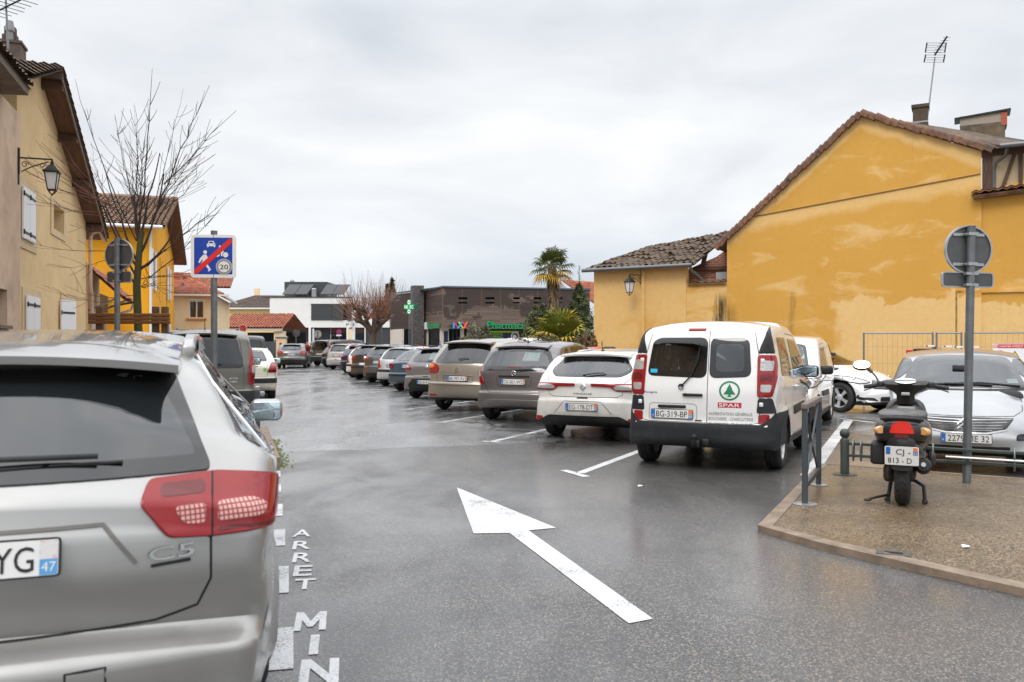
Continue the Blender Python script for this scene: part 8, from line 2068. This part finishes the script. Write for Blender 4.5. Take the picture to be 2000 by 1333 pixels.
b = MB(); b.tube([(1.0, .245, 1.05), (.99, .27, 1.11), (.985, .31, 1.16)], .008, 6); b.tube([(.985, .31, 1.16), (.98, .35, 1.20)], .018, 8); b.build('mirror_stem', M('brown mirror stem', (.10, .07, .03), .5), sc_, smooth=50)
b = MB()
b.sphere((0, 0, 0), .078, 8, sc=(.32, 1.08, .64)); q = b.build('mirror_housing', m_blackp, sc_, smooth=60); q.location = (.985, .41, 1.225)
b = MB(); pl = [(.074*1.05*math.cos(a), .044*math.sin(a)) for a in [2*math.pi*i/24 for i in range(24)]]; b.add([(-.038, u, v) for u, v in pl], [tuple(range(24))]); g_ = b.build('mirror_glass', m_mirror, q); g_.rotation_euler = (0, R(22), R(8))
p = at(799, 672, 50); px_ = empty('pharmacy_cross', (p.x, p.y, 0), 'lit green pharmacy cross with letters on a tall grey pole', 'sign')
zz = HC+(672-600)*50/F; px_.scale = (.6, .6, 1)
m_led = M('green led', (.0, .5, .18), .4, emit=(.0, .62, .2, .5)); m_ledw = M('white led', (.7, .9, .75), .4, emit=(.8, 1, .85, .5))
b = MB(); b.tube([(0, 0, 0), (0, 0, zz-.2)], .05, 8); b.box((-.35, .05, zz-.36), (.6, .05, .04)); b.build('pole', m_post, px_)
b = MB(); b.rbox((.0, 0, zz), (1.0, .14, .26), .03, 2); b.rbox((.0, 0, zz+.24), (.36, .14, .36), .14, 4); b.rbox((0, 0, zz-.24), (.36, .14, .36), .14, 4); b.rbox((.62, .03, zz+.02), (.5, .10, .30), .02, 2, mi=1); b.build('cross_case', [M('green cross case', (.0, .22, .09), .4, emit=(.0, .45, .16, .25)), M('dark green case', (.01, .10, .05), .4)], px_)
b = MB(); put_text(b, 'NE', lambda u, v: Vector((-.27+u, -.08, zz+v)), .2, .34, 1); put_text(b, 'EC', lambda u, v: Vector((.26+u, -.08, zz+v)), .2, .34, 1)
for s_ in (-1, 1):
 pts = [(.11*math.cos(a), zz+s_*.27+.09*math.sin(a)) for a in [2*math.pi*i/16 for i in range(17)]]; b.tube([(u, -.08, v) for u, v in pts], .03, 4, mi=1 if s_ else 0)
b.build('led_display', [m_led, m_ledw], px_)
def smallsign(name, px, py, Y, r, label, kind, zlow=0.0, col=None):
 p = at(px, py, Y); e_ = empty(name, (p.x, p.y, zlow), label, 'sign'); z = p.z-zlow
 b = MB(); b.tube([(0, .03, 0), (0, .03, z+r)], .035, 8); b.build('post', m_post, e_)
 b = MB()
 if kind == 'stop':
  oc = [(r*1.08*math.cos(R(22.5+45*i)), z+r*1.08*math.sin(R(22.5+45*i))) for i in range(8)]; b.prism(oc, lambda u, v, w: Vector((u, w-.02, v)), .02, mi=1); b.add([(q[0]*.92, -.024, z+(q[1]-z)*.92) for q in oc], [tuple(range(8))], 0)
  put_text(b, 'STOP', lambda u, v: Vector((u, -.028, z+v)), r*.62, r*1.5, 1); put_text(b, 'STOP', lambda u, v: Vector((u+.004, -.028, z+v)), r*.62, r*1.5, 1)
  discobj(b, (0, -.02, z-r*2.2), r*.95, .02, 32, 0); b.add([(-r*.7, -.024, z-r*2.35), (r*.7, -.024, z-r*2.35), (r*.7, -.024, z-r*2.05), (-r*.7, -.024, z-r*2.05)], [(0, 1, 2, 3)], 1)
  b.build('panel', [m_sred, m_swhite], e_)
 elif kind == 'octback':
  oc = [(r*1.08*math.cos(R(22.5+45*i)), z+r*1.08*math.sin(R(22.5+45*i))) for i in range(8)]; b.prism(oc, lambda u, v, w: Vector((u, w+.06, v)), .02); b.build('panel', m_signback, e_)
 elif kind == 'roundback':
  b.lathe([(.001, .06), (r, .06), (r, .08)], 32, (0, 0, z), 'Y'); b.lathe([(r-.03, .055), (r+.01, .055), (r+.01, .08)], 32, (0, 0, z), 'Y', 1); b.box((0, .05, z+r*.5), (r*1.4, .02, .04), mi=1); b.box((0, .05, z-r*.5), (r*1.4, .02, .04), mi=1); b.build('panel', [M('pale sign back', (.34, .34, .33), .5), m_signrim], e_)
 else:
  discobj(b, (0, -.02, z), r, .02, 32, 0); discobj(b, (0, -.024, z), r*.76, .01, 32, 1); b.add([(-r*.6, -.027, z+r*.42), (-r*.42, -.027, z+r*.6), (r*.6, -.027, z-r*.42), (r*.42, -.027, z-r*.6)], [(0, 1, 2, 3)], 0); b.box((0, -.01, z-r*1.45), (r*2.1, .02, r*.6), mi=2); b.build('panel', [m_sred, m_sblue, m_swhite], e_)
 return e_
smallsign('stop_sign', 475, 642, 54, .235, 'red octagonal stop sign beside the anthracite van', 'stop')
smallsign('road_sign', 578, 651, 62, .27, 'back of an octagonal sign in front of the grey slatted shutters', 'octback')
smallsign('road_sign', 620, 653, 60, .27, 'pale back of a round sign on a post above the brown people carrier', 'roundback')
smallsign('no_parking_sign', 662, 648.5, 68, .20, 'small round blue and red no parking sign before the glass entrance', 'nopark', .0)
bn = empty('bench', (at(584, 672, 74).x, 74, 1.25), 'red brown wooden bench on the terrace of the health centre', 'bench')
b = MB();
for i in range(3): b.box((0, -.1+.14*i, .45), (1.15, .11, .04))
b.build('seat', M('red brown wood', (.30, .11, .07), .6), bn)
b = MB(); b.box((0, .22, .66), (1.15, .04, .11)); b.box((0, .24, .82), (1.15, .04, .11)); b.build('backrest', M('red brown wood slat', (.32, .12, .08), .6), bn)
for x in (-.5, .5):
 b = MB(); b.box((x, .05, .22), (.05, .36, .44)); b.box((x, .24, .6), (.05, .05, .6)); b.build('leg', m_iron, bn)
p = at(572, 672, 73.5); la = empty('terrace_lamp', (p.x, p.y, 1.25), 'short black lamp post with a white globe left of the bench', 'lamp')
b = MB(); b.tube([(0, 0, 0), (0, 0, .95)], .05, 8); b.build('post', m_iron, la); b = MB(); b.sphere((0, 0, 1.03), .10, 8); b.build('globe', m_swhite, la, smooth=60)
for px, nm in ((746, 'left of the two thin flag poles before the white wing'), (762, 'right of the two thin flag poles before the white wing')):
 p = at(px, 672, 66); b = MB(); b.tube([(p.x, p.y, 0), (p.x, p.y, 1.5+(672-608)*66/F)], [.05, .035], 8); tag(b.build('flag_pole', m_post), nm, 'pole', 'flag poles')
def person(px, Y, hgt, label, top, legs, shoe, turn, hair, bald=False):
 p = at(px, 672, Y); k = hgt/1.75
 e_ = empty('person', (p.x, p.y, 0), label, 'person', turn, None)
 J = [(0, 0, .95, .15), (0, 0, 1.10, .155), (0, .01, 1.30, .175), (0, .01, 1.44, .13), (0, .0, 1.52, .06), (0, -.01, 1.60, .085), (0, -.005, 1.68, .085),
   (-.09, 0, .86, .10), (-.10, .02, .50, .075), (-.10, .05, .09, .055), (-.10, -.08, .04, .045),
   (.09, 0, .86, .10), (.11, -.01, .50, .075), (.12, .03, .09, .055), (.12, -.10, .04, .045),
   (-.20, .01, 1.40, .075), (-.25, .03, 1.14, .06), (-.22, -.10, .93, .05), (-.20, -.16, .87, .04),
   (.20, .01, 1.40, .075), (.25, .04, 1.14, .06), (.23, -.08, .93, .05), (.21, -.14, .87, .04)]
 E = [(0, 1), (1, 2), (2, 3), (3, 4), (4, 5), (5, 6), (0, 7), (7, 8), (8, 9), (9, 10), (0, 11), (11, 12), (12, 13), (13, 14), (3, 15), (15, 16), (16, 17), (17, 18), (3, 19), (19, 20), (20, 21), (21, 22)]
 me = bpy.data.meshes.new('body'); me.from_pydata([(a*k, b_*k, c*k) for a, b_, c, r in J], E, [])
 ob = bpy.data.objects.new('tmp', me); COL.objects.link(ob)
 ob.modifiers.new('s', 'SKIN'); sub = ob.modifiers.new('d', 'SUBSURF'); sub.levels = sub.render_levels = 2
 sv = me.skin_vertices[0].data
 for i, (a, b_, c, r) in enumerate(J): sv[i].radius = (r*k, r*k*(.72 if i in (0, 1, 2, 3) else 1))
 sv[0].use_root = True
 dg = bpy.context.evaluated_depsgraph_get(); res = bpy.data.meshes.new_from_object(ob.evaluated_get(dg)); bpy.data.objects.remove(ob)
 skin = M('skin', (.48, .27, .19), .6); res.materials.clear()
 for m_ in (top, legs, shoe, skin): res.materials.append(m_)
 for f in res.polygons:
  c = f.center/k
  f.material_index = 2 if c.z < .10 else 3 if (c.z > 1.50 or (c.z < .92 and abs(c.x) > .17 and c.z > .75)) else 1 if c.z < .80 else 0
 res.shade_smooth(); res.name = 'body'
 bo = bpy.data.objects.new('body', res); COL.objects.link(bo); bo.parent = e_
 b = MB(); b.sphere((0, .0, 0), .098*k, 7, sc=(.95, 1.05, .75 if not bald else .35)); hr = b.build('hair', hair, e_, smooth=60); hr.location = (0, .02*k, (1.685 if not bald else 1.63)*k)
 b = MB(); b.sphere((0, 0, 0), .018*k, 4); ns_ = b.build('nose', skin, e_); ns_.location = (0, -.10*k, 1.625*k)
 return e_
mj = M('red jacket', (.50, .012, .025), .6); mk = M('khaki jacket', (.22, .165, .09), .8); mt_ = M('black trousers', (.015, .015, .018), .8); mjn = M('blue jeans', (.03, .055, .12), .8)
person(600, 62, 1.70, 'person in a bright red jacket and black trousers standing by the brown people carrier', mj, mt_, M('brown shoes', (.16, .06, .03), .6), R(70), M('short dark grey hair', (.10, .09, .08), .8), True)
person(607, 62.3, 1.62, 'person with grey hair in a khaki jacket and jeans beside the red jacket', mk, mjn, M('dark shoes', (.03, .03, .03), .6), R(-60), M('grey hair', (.42, .42, .42), .8))
# ------------------------------------------------------------------ trees, shrubs, palms
def leafmat(name, c, c2, rough=.55):
 m, n, b = newmat(name)
 o = n.obj()
 oi = n.n.new('ShaderNodeNewGeometry')
 cc = n.mix(n.add(n.mul(oi.outputs['Random Per Island'], .75), n.mul(n.noise(o, 1.4, 3), .35)), c, c2)
 n.l(cc, b.inputs['Base Color']); b.inputs['Roughness'].default_value = rough; b.inputs['Specular IOR Level'].default_value = .3
 return m
m_bark = M('brown bark', (.045, .032, .022), .9, c2=(.08, .06, .042), nscale=9, bump=(20, .6, .01))
m_barkg = M('mossy bark', (.05, .042, .022), .9, c2=(.07, .075, .02), nscale=7, bump=(20, .6, .01))
m_twig = M('dark twigs', (.04, .026, .02), .8); m_twigr = M('reddish twigs', (.155, .065, .045), .75)
m_pbark = M('plane tree bark', (.085, .055, .04), .9, c2=(.15, .11, .08), nscale=4, bump=(8, .6, .03)); m_ptwig = M('red brown plane twigs', (.24, .115, .07), .8)
def bez(a, b_, c, n):
 return [a*(1-t)**2+b_*2*t*(1-t)+c*t*t for t in [i/n for i in range(n+1)]]
TZ = 18.0; tb = at(270, 672, TZ); rn = random.Random(11)
yt = empty('bare_tree', (tb.x, tb.y, .1), 'young leafless tree with long thin upright shoots before the tan and orange houses', 'tree')
k = TZ/F
def tp(px, py, dy=0.0): return Vector(((px-270)*k, dy, HC+(672-py)*k-.1))
b = MB(); b.tube([tp(274, 800), tp(270, 640), tp(267, 560), tp(270, 520), tp(273, 478), tp(278, 452)], [.10, .085, .078, .07, .06, .05], 12); b.build('trunk', m_barkg, yt, smooth=60)
twd, twr = MB(), MB()
def shoot(p0, p1, r, lift, dark=True, sub=3):
 r *= .62
 d = p1-p0; mid = p0+d*.45+Vector((0, 0, -lift*d.length))+Vector((rn.gauss(0, .05), rn.gauss(0, .05), 0))
 pts = bez(p0, mid, p1, 10); pts = [q+Vector((rn.gauss(0, .012), rn.gauss(0, .012), rn.gauss(0, .012))) for q in pts]
 mb = twd if dark else twr
 mb.tube(pts, [r*(1-.82*i/10) for i in range(11)], 5, cap=False)
 for i in range(2, 10): mb.sphere(pts[i], r*(1-.75*i/10)*1.25, 3)
 for j in range(sub*3):
  i = rn.randint(2, 8); q = pts[i]; dd = (pts[i+1]-pts[i]).normalized(); sd_ = Vector((rn.gauss(0, 1), rn.gauss(0, .7), rn.gauss(.2, .5))).normalized()
  L_ = rn.uniform(.25, .8); e1_ = q+dd*L_*.75+sd_*L_*.5
  mb.tube(bez(q, q+dd*L_*.3+sd_*L_*.3, e1_, 4), [max(.004, r*q) for q in (.40, .34, .28, .2, .12)], 4, cap=False)
up = [(140, 152, 268, 470, .028), (330, 160, 272, 455, .032), (331, 152, 300, 400, .018), (374, 155, 310, 400, .03), (437, 236, 318, 360, .026), (420, 250, 300, 420, .02), (246, 195, 268, 450, .026), (280, 258, 275, 450, .02), (198, 215, 255, 380, .016), (352, 330, 300, 430, .018), (300, 290, 285, 440, .016), (222, 238, 262, 460, .018), (390, 320, 310, 420, .018), (455, 375, 288, 520, .024), (430, 410, 290, 545, .022), (290, 220, 276, 400, .014), (258, 330, 272, 430, .016), (340, 290, 300, 410, .014), (362, 290, 316, 400, .014), (245, 300, 266, 440, .014)]
for (x1, y1, x0, y0, r) in up: shoot(tp(x0, y0, rn.uniform(-.05, .05)), tp(x1, y1, rn.uniform(-1.0, 1.0)), r, rn.uniform(-.02, .12), True, 4)
for (x0, y0, x1, y1, r) in ((270, 500, 300, 430, .05), (268, 510, 235, 420, .045), (272, 470, 290, 380, .045), (270, 470, 262, 380, .045), (274, 525, 330, 470, .045), (300, 430, 320, 340, .032), (235, 420, 205, 330, .025), (290, 380, 312, 300, .026), (330, 470, 338, 420, .03)):
 twd.tube(bez(tp(x0, y0), tp((x0+x1)/2, max(y0, y1)-abs(y0-y1)*.25), tp(x1, y1), 6), [r*.75, r*.68, r*.62, r*.56, r*.5, r*.45, r*.4], 8, cap=False)
for (x1, y1, x0, y0, r) in ((28, 245, 200, 400, .02), (20, 300, 205, 395, .016), (14, 356, 210, 420, .015), (65, 310, 215, 400, .018), (100, 430, 240, 450, .015), (78, 480, 225, 490, .015), (130, 350, 215, 400, .014), (45, 385, 215, 415, .013), (82, 520, 230, 500, .013), (95, 553, 262, 575, .016), (105, 565, 262, 590, .012), (160, 270, 225, 420, .018), (130, 230, 230, 420, .014), (180, 300, 240, 440, .018), (110, 300, 210, 390, .013), (60, 330, 205, 405, .012), (340, 560, 275, 560, .018), (370, 525, 278, 545, .018), (310, 545, 275, 560, .014), (350, 590, 280, 520, .012)):
 shoot(tp(x0, y0, rn.uniform(-.1, .1)), tp(x1, y1, rn.uniform(-1.2, .8)), r, rn.uniform(.06, .16), x1 > 300, 2)
for (x0, y0, x1, y1) in ((266, 540, 232, 470), (266, 520, 205, 400), (268, 560, 230, 500), (266, 590, 215, 600), (232, 470, 200, 400)):
 twd.tube(bez(tp(x0, y0), tp((x0*.6+x1*.4), y0-(y0-y1)*.3), tp(x1, y1), 6), [.028, .025, .023, .021, .02, .018, .016], 6, cap=False)
twd.build('branches', m_twig, yt, smooth=80); twr.build('reddish_shoots', m_twigr, yt, smooth=80)
PZ = 63.0; pb = at(729, 672, PZ); rn = random.Random(5); k = PZ/F
pt_ = empty('pollarded_tree', (pb.x, pb.y, 0), 'pollarded leafless plane tree with a dense fan of red brown twigs', 'tree')
def pp(px, py, dy=0.0): return Vector(((px-729)*k, dy, HC+(672-py)*k))
b = MB(); b.tube([pp(729, 715), pp(729, 690), pp(728, 665), pp(730, 648)], [.36, .28, .26, .27], 12)
knobs = []
for (x, y, dy) in ((698, 618, .4), (712, 606, -.8), (727, 600, .9), (745, 606, -.4), (758, 616, .6), (704, 628, -1.2), (752, 630, -1.0), (737, 612, 1.6)):
 m_ = pp(729+(x-729)*.6, 632, dy*.5); e_ = pp(x, y, dy); b.tube(bez(pp(729, 652), m_, e_, 6), [.2, .17, .15, .13, .12, .12, .15], 8); b.sphere(e_, .2, 5, sc=(1, 1, .9)); knobs.append(e_)
 for j in range(2):
  q = m_.lerp(e_, rn.random()); q2 = q+Vector((rn.gauss(0, .4), rn.gauss(0, .4), rn.uniform(.1, .5))); b.tube([q, q2], [.12, .13], 6); b.sphere(q2, .16, 4); knobs.append(q2)
b.build('trunk', m_pbark, pt_, smooth=60)
b = MB()
for e_ in knobs:
 out_ = Vector((e_.x*.55, e_.y*.55, 0))
 for j in range(17):
  d = Vector((rn.gauss(0, .62), rn.gauss(0, .62), rn.uniform(.35, 1.4)))+out_*.35; L_ = rn.uniform(1.0, 2.9)
  d.normalize(); d *= L_; mid = e_+d*.5+Vector((d.x*.25, d.y*.25, -.12*L_)); pts = bez(e_, mid, e_+d+Vector((0, 0, .1*L_)), 4)
  b.tube(pts, [.022, .018, .014, .010, .006], 3, cap=False)
  if rn.random() < .6:
   q = pts[2]; b.tube([q, q+Vector((rn.gauss(0, .25), rn.gauss(0, .25), rn.uniform(.1, .6)))], [.012, .006], 3, cap=False)
b.build('twigs', m_ptwig, pt_)
def leafcloud(name, c, rad, n, size, mats, label, cat, seed=1, stem=True, lump=.35, elong=1.6, group=None, shape=None, droop=0.0):
 rn = random.Random(seed); e_ = empty(name, (c[0], c[1], c[2] if len(c) > 2 else 0.0), label, cat, 0, group)
 b = MB(); rx, ry, rz = rad
 lumps = [(Vector((rn.gauss(0, 1), rn.gauss(0, 1), rn.gauss(0, 1))).normalized(), rn.uniform(.5, 1)) for _ in range(14)]
 nm = len(mats)
 for i in range(n):
  d = Vector((rn.gauss(0, 1), rn.gauss(0, 1), rn.gauss(0, 1))).normalized()
  f = 1-lump+lump*max(max(0, d.dot(l))**6*w_ for l, w_ in lumps)*1.25
  rr = f*(rn.random()**.28)
  if shape == 'dome' and d.z < 0: d.z *= .35
  q = Vector((d.x*rx*rr, d.y*ry*rr, d.z*rz*rr+(rz if shape != 'dome' else 0)+(0.05)))
  if shape == 'dome': q.z = max(.03, q.z)
  if shape == 'cone':
   t = rn.random()**1.25; a = rn.uniform(0, 6.283); ph = (t*15) % 1
   rr = rx*(1-t)**.85*(.25+.75*math.sqrt(rn.random()))*(.72+.38*math.sin(a*5+t*40))+.03
   q = Vector((math.cos(a)*rr, math.sin(a)*rr, t*rz*2-rr*.18+.15))
   d = Vector((math.cos(a), math.sin(a), .05))
  nrm = (d+Vector((rn.gauss(0, .7), rn.gauss(0, .7), rn.gauss(.2, .7)))).normalized()
  t1 = nrm.orthogonal().normalized(); t1 = Matrix.Rotation(rn.uniform(0, 6.28), 3, nrm) @ t1; t2 = nrm.cross(t1)
  s_ = size*rn.uniform(.6, 1.35); mi = min(nm-1, int(rn.random()**1.3*nm)) if nm > 1 else 0
  b.add([q-t1*s_*.5*elong, q-t2*s_*.34, q+t1*s_*.5*elong+nrm*s_*.12, q+t2*s_*.34], [(0, 1, 2, 3)], mi)
 b.build('foliage', mats, e_)
 if stem:
  b = MB(); hh = rz*(1.6 if shape == 'cone' else 1.0)
  b.tube([(0, 0, 0), (0, 0, hh)], [max(.03, rx*.06), .02], 6)
  for j in range(9):
   a = rn.uniform(0, 6.28); z = rn.uniform(.15, .8)*hh; b.tube([(0, 0, z), (math.cos(a)*rx*.6, math.sin(a)*ry*.6, z+rz*.35)], [.025, .008], 4)
  b.build('stem', m_bark, e_)
 return e_
g1 = leafmat('dark green leaf', (.022, .038, .010), (.085, .115, .028)); g2_ = leafmat('mid green leaf', (.035, .055, .014), (.13, .15, .04)); g3 = leafmat('yellow green leaf', (.09, .11, .015), (.28, .25, .03))
gr = leafmat('reddish leaf', (.07, .02, .014), (.22, .07, .035)); gb = leafmat('brownish green leaf', (.045, .04, .02), (.14, .115, .06)); gs = leafmat('grey green leaf', (.07, .08, .05), (.22, .22, .15)); gc = leafmat('conifer needle', (.03, .045, .02), (.09, .11, .05)); gcb = leafmat('brown conifer needle', (.045, .025, .012), (.12, .06, .03)); gd = leafmat('dry palm leaf', (.20, .12, .04), (.40, .22, .04))
def gxy(px, Y): p = at(px, 672, Y); return (p.x, p.y)
leafcloud('shrub', gxy(930, 44), (.95, .9, 1.42), 4200, .10, [gb, gs], 'brownish green loose shrub hiding the pharmacy entrance', 'shrub', 2, lump=.5)
leafcloud('shrub', gxy(1058, 44.5), (1.2, 1.1, 1.85), 7000, .11, [g1, g2_, gb], 'tall rounded green shrub left of the low palm', 'shrub', 3, lump=.25)
leafcloud('shrub', gxy(1143, 27.6), (.68, .6, 1.02), 4200, .065, [gr, g1, g2_], 'rounded shrub with reddish leaves at the foot of the low ochre building', 'shrub', 4)
hg_ = leafcloud('hedge', gxy(1070, 31), (1.0, .45, .92), 4600, .065, [gb, g2_], 'low clipped brownish hedge in front of the palms', 'hedge', 5, lump=.15, shape=None)
leafcloud('shrub', gxy(1018, 36), (.75, .5, .95), 2200, .08, [gb, gr], 'low reddish brown shrub left of the clipped hedge', 'shrub', 6, lump=.25)
leafcloud('shrub', gxy(357, 48), (1.3, .8, 1.25), 2600, .12, [gs, gs, gb], 'pale grey green bush in front of the cream house', 'shrub', 7, lump=.55)
leafcloud('shrub', gxy(378, 47), (.6, .5, .85), 900, .11, [gs, gb], 'smaller grey green bush right of the pale bush by the cream house', 'shrub', 17, lump=.55)
leafcloud('shrub', gxy(459, 57), (1.0, .6, 1.3), 1800, .14, [g3, g2_], 'yellow green bush behind the stop sign under the carport roof', 'shrub', 8, lump=.5)
leafcloud('shrub', gxy(748, 64), (.75, .6, .75), 1300, .12, [g2_, g3], 'small rounded bush at the foot of the pollarded tree', 'shrub', 9)
leafcloud('conifer', gxy(1131, 44), (1.75, 1.3, 2.2), 5600, .11, [gc, gc, g2_], 'dark feathery conifer with a thin spire between the palms and the ochre building', 'tree', 10, shape='cone', elong=3.4)
b = MB()
cx, cy = gxy(1131, 44); rn = random.Random(4)
b = MB()
for i in range(26):
 z = 3.6+i*.075; a = rn.uniform(0, 6.28); L_ = .55*(1-i/30); b.tube([(0, 0, z), (math.cos(a)*L_, math.sin(a)*L_, z+.10)], [.012, .005], 4)
b.tube([(0, 0, 0), (0, 0, 5.6)], [.07, .012], 6)
for o_ in bpy.data.objects:
 if o_.name == 'conifer': b.build('spire', gc, o_)
for px, Y, h_, w_, lab in ((757, 92, 3.9, 1.0, 'left of the two brownish spruces behind the pollarded tree'), (766, 92, 4.2, 1.05, 'right of the two brownish spruces behind the pollarded tree')):
 leafcloud('spruce', gxy(px, Y), (w_, w_, h_), 2600, .26, [gcb, gcb, gc], lab, 'tree', px, shape='cone', elong=2.2, group='brownish spruces')
leafcloud('pine', gxy(449, 98), (2.1, 1.8, 3.1), 3800, .34, [gc, g1], 'dark green pine behind the cream house', 'tree', 12, lump=.45)
leafcloud('tree', (*gxy(478, 125), 3.0), (3.3, 2, 2.4), 3000, .38, [g2_, g3], 'yellow green tree beyond the brown roofed house', 'tree', 13, lump=.45)
leafcloud('tree', (*gxy(503, 130), 3.0), (3.0, 2, 1.9), 2400, .38, [g1, g2_], 'dull green tree behind the left end of the health centre', 'tree', 14, lump=.45)
leafcloud('tree', gxy(805, 80), (1.2, 1, 3.2), 1400, .28, [g1], 'dark tree top showing above the grey stone pillar', 'tree', 15, lump=.4)
leafcloud('tree', (*gxy(690, 130), 1.0), (4.5, 2, 2.6), 2600, .4, [g1, gb], 'dull green tree behind the low white wing', 'tree', 16, lump=.45)
bt = empty('bare_tree', (*gxy(466, 120), 0), 'faint leafless tree beyond the dark pine', 'tree'); rn = random.Random(8)
b = MB(); b.tube([(0, 0, 0), (0, 0, 4)], [.2, .1], 6); b.build('trunk', m_bark, bt); b = MB()
for i in range(60):
 z = rn.uniform(2.5, 4.5); d = Vector((rn.gauss(0, 1), rn.gauss(0, .6), rn.uniform(.6, 1.8))).normalized()*rn.uniform(1.5, 3.6); b.tube(bez(Vector((0, 0, z)), Vector((d.x*.5, d.y*.5, z+d.z*.35)), Vector((d.x, d.y, z+d.z)), 4), [.05, .04, .03, .02, .012], 3, cap=False)
b.build('branches', m_twig, bt)
def fan(b, base, d, L, R_, mi, rn, droop):
 d = d.normalized(); side = d.cross(Vector((0, 0, 1))); side = side.normalized() if side.length > .05 else Vector((1, 0, 0)); upn = side.cross(d).normalized()
 tip = base+d*L+Vector((0, 0, -droop*L*.4)); b.tube([base, base+d*L*.5, tip], [.018, .014, .012], 4, mi=2, cap=False)
 nb = 19
 for i in range(nb):
  a = -2.15+4.3*i/(nb-1); dir_ = (d*math.cos(a)+side*math.sin(a)).normalized(); l_ = R_*(1-.16*abs(a)/2.15)*rn.uniform(.88, 1.05)
  w_ = R_*.052; nrm = upn; t2 = dir_.cross(nrm).normalized()*w_
  mid = tip+dir_*l_*.62+nrm*.03; end = tip+dir_*l_+Vector((0, 0, -droop*.32*l_-rn.uniform(0, .10)*l_))
  b.add([tip-t2*.3, tip+t2*.3, mid+t2, mid-t2, end], [(0, 1, 2, 3), (3, 2, 4)], mi)
def palm(px, Y, ztop, label, R_, nf, seed, trunk=True, z0=0.0, lean=0.0):
 rn = random.Random(seed); x, y = gxy(px, Y); e_ = empty('palm_tree' if trunk else 'low_palm', (x, y, z0), label, 'palm')
 c = Vector((lean, 0, ztop))
 if trunk:
  b = MB(); N_ = 26; pts, rr = [], []
  for i in range(N_+1):
   t = i/N_; pts.append(Vector((.32*(1-t)**2*1.2+lean*t-.0, 0, ztop*t))); rr.append((.16+.17*max(0, (t-.45)/.55)**1.2-.16*max(0, (t-.9)/.1))*(1+.10*math.sin(i*2.3)))
  b.tube(pts, rr, 12); b.build('trunk', M('fibrous palm trunk', (.09, .06, .035), .95, c2=(.17, .12, .075), nscale=4, bump=(8, 1, .05), aniso=(3, 3, 1)), e_, smooth=70)
  b = MB()
  for i in range(260):                              # hanging dead leaf bases
   t = rn.uniform(.62, .97); a = rn.uniform(0, 6.28); p_ = pts[int(t*N_)]; r_ = rr[int(t*N_)]; o_ = p_+Vector((math.cos(a), math.sin(a), 0))*r_*.9; q = o_+Vector((math.cos(a)*rn.uniform(.04, .26), math.sin(a)*rn.uniform(.04, .26), -rn.uniform(.2, .75)))
   w_ = Vector((-math.sin(a), math.cos(a), 0))*.03; b.add([o_-w_, o_+w_, q+w_*.5, q-w_*.5], [(0, 1, 2, 3)])
  b.build('dead_leaves', leafmat('dead palm fibre', (.10, .06, .03), (.27, .18, .10)), e_)
 b = MB()
 for i in range(nf):
  a = i*2.39996; t = i/nf; el = R(82)-R(118 if trunk else 88)*t**.9
  d = Vector((math.cos(a)*math.cos(el), math.sin(a)*math.cos(el), math.sin(el)))
  fan(b, c, d, R_*rn.uniform(.55, .75), R_*rn.uniform(.62, .78), (1 if (t > .72 and rn.random() < .75) else 0) if trunk else (1 if rn.random() < .25+.4*(t > .6) else 0), rn, .35+.8*t)
 b.build('fronds', [leafmat('palm green', (.030, .042, .010), (.12, .135, .030)), leafmat('palm yellow', (.30, .17, .01), (.50, .30, .03)), M('palm stalk', (.14, .13, .04), .6)] if trunk else [leafmat('bright palm green', (.06, .085, .012), (.22, .23, .035)), leafmat('palm yellow', (.28, .20, .015), (.46, .33, .04)), M('palm stalk', (.14, .13, .04), .6)], e_)
 return e_
palm(1084, 43.5, HC+(672-519)*43.5/F, 'tall fan palm with a shaggy trunk and yellowing lower leaves', 1.0, 24, 3, True, 0, -.15)
palm(1095, 41.5, 1.15, 'low spreading bright green palm under the tall palm', 1.6, 34, 6, False, .45)
palm(1083, 41.0, .45, 'small yellowing palm at the foot of the tall palm', .85, 16, 9, False, .4)
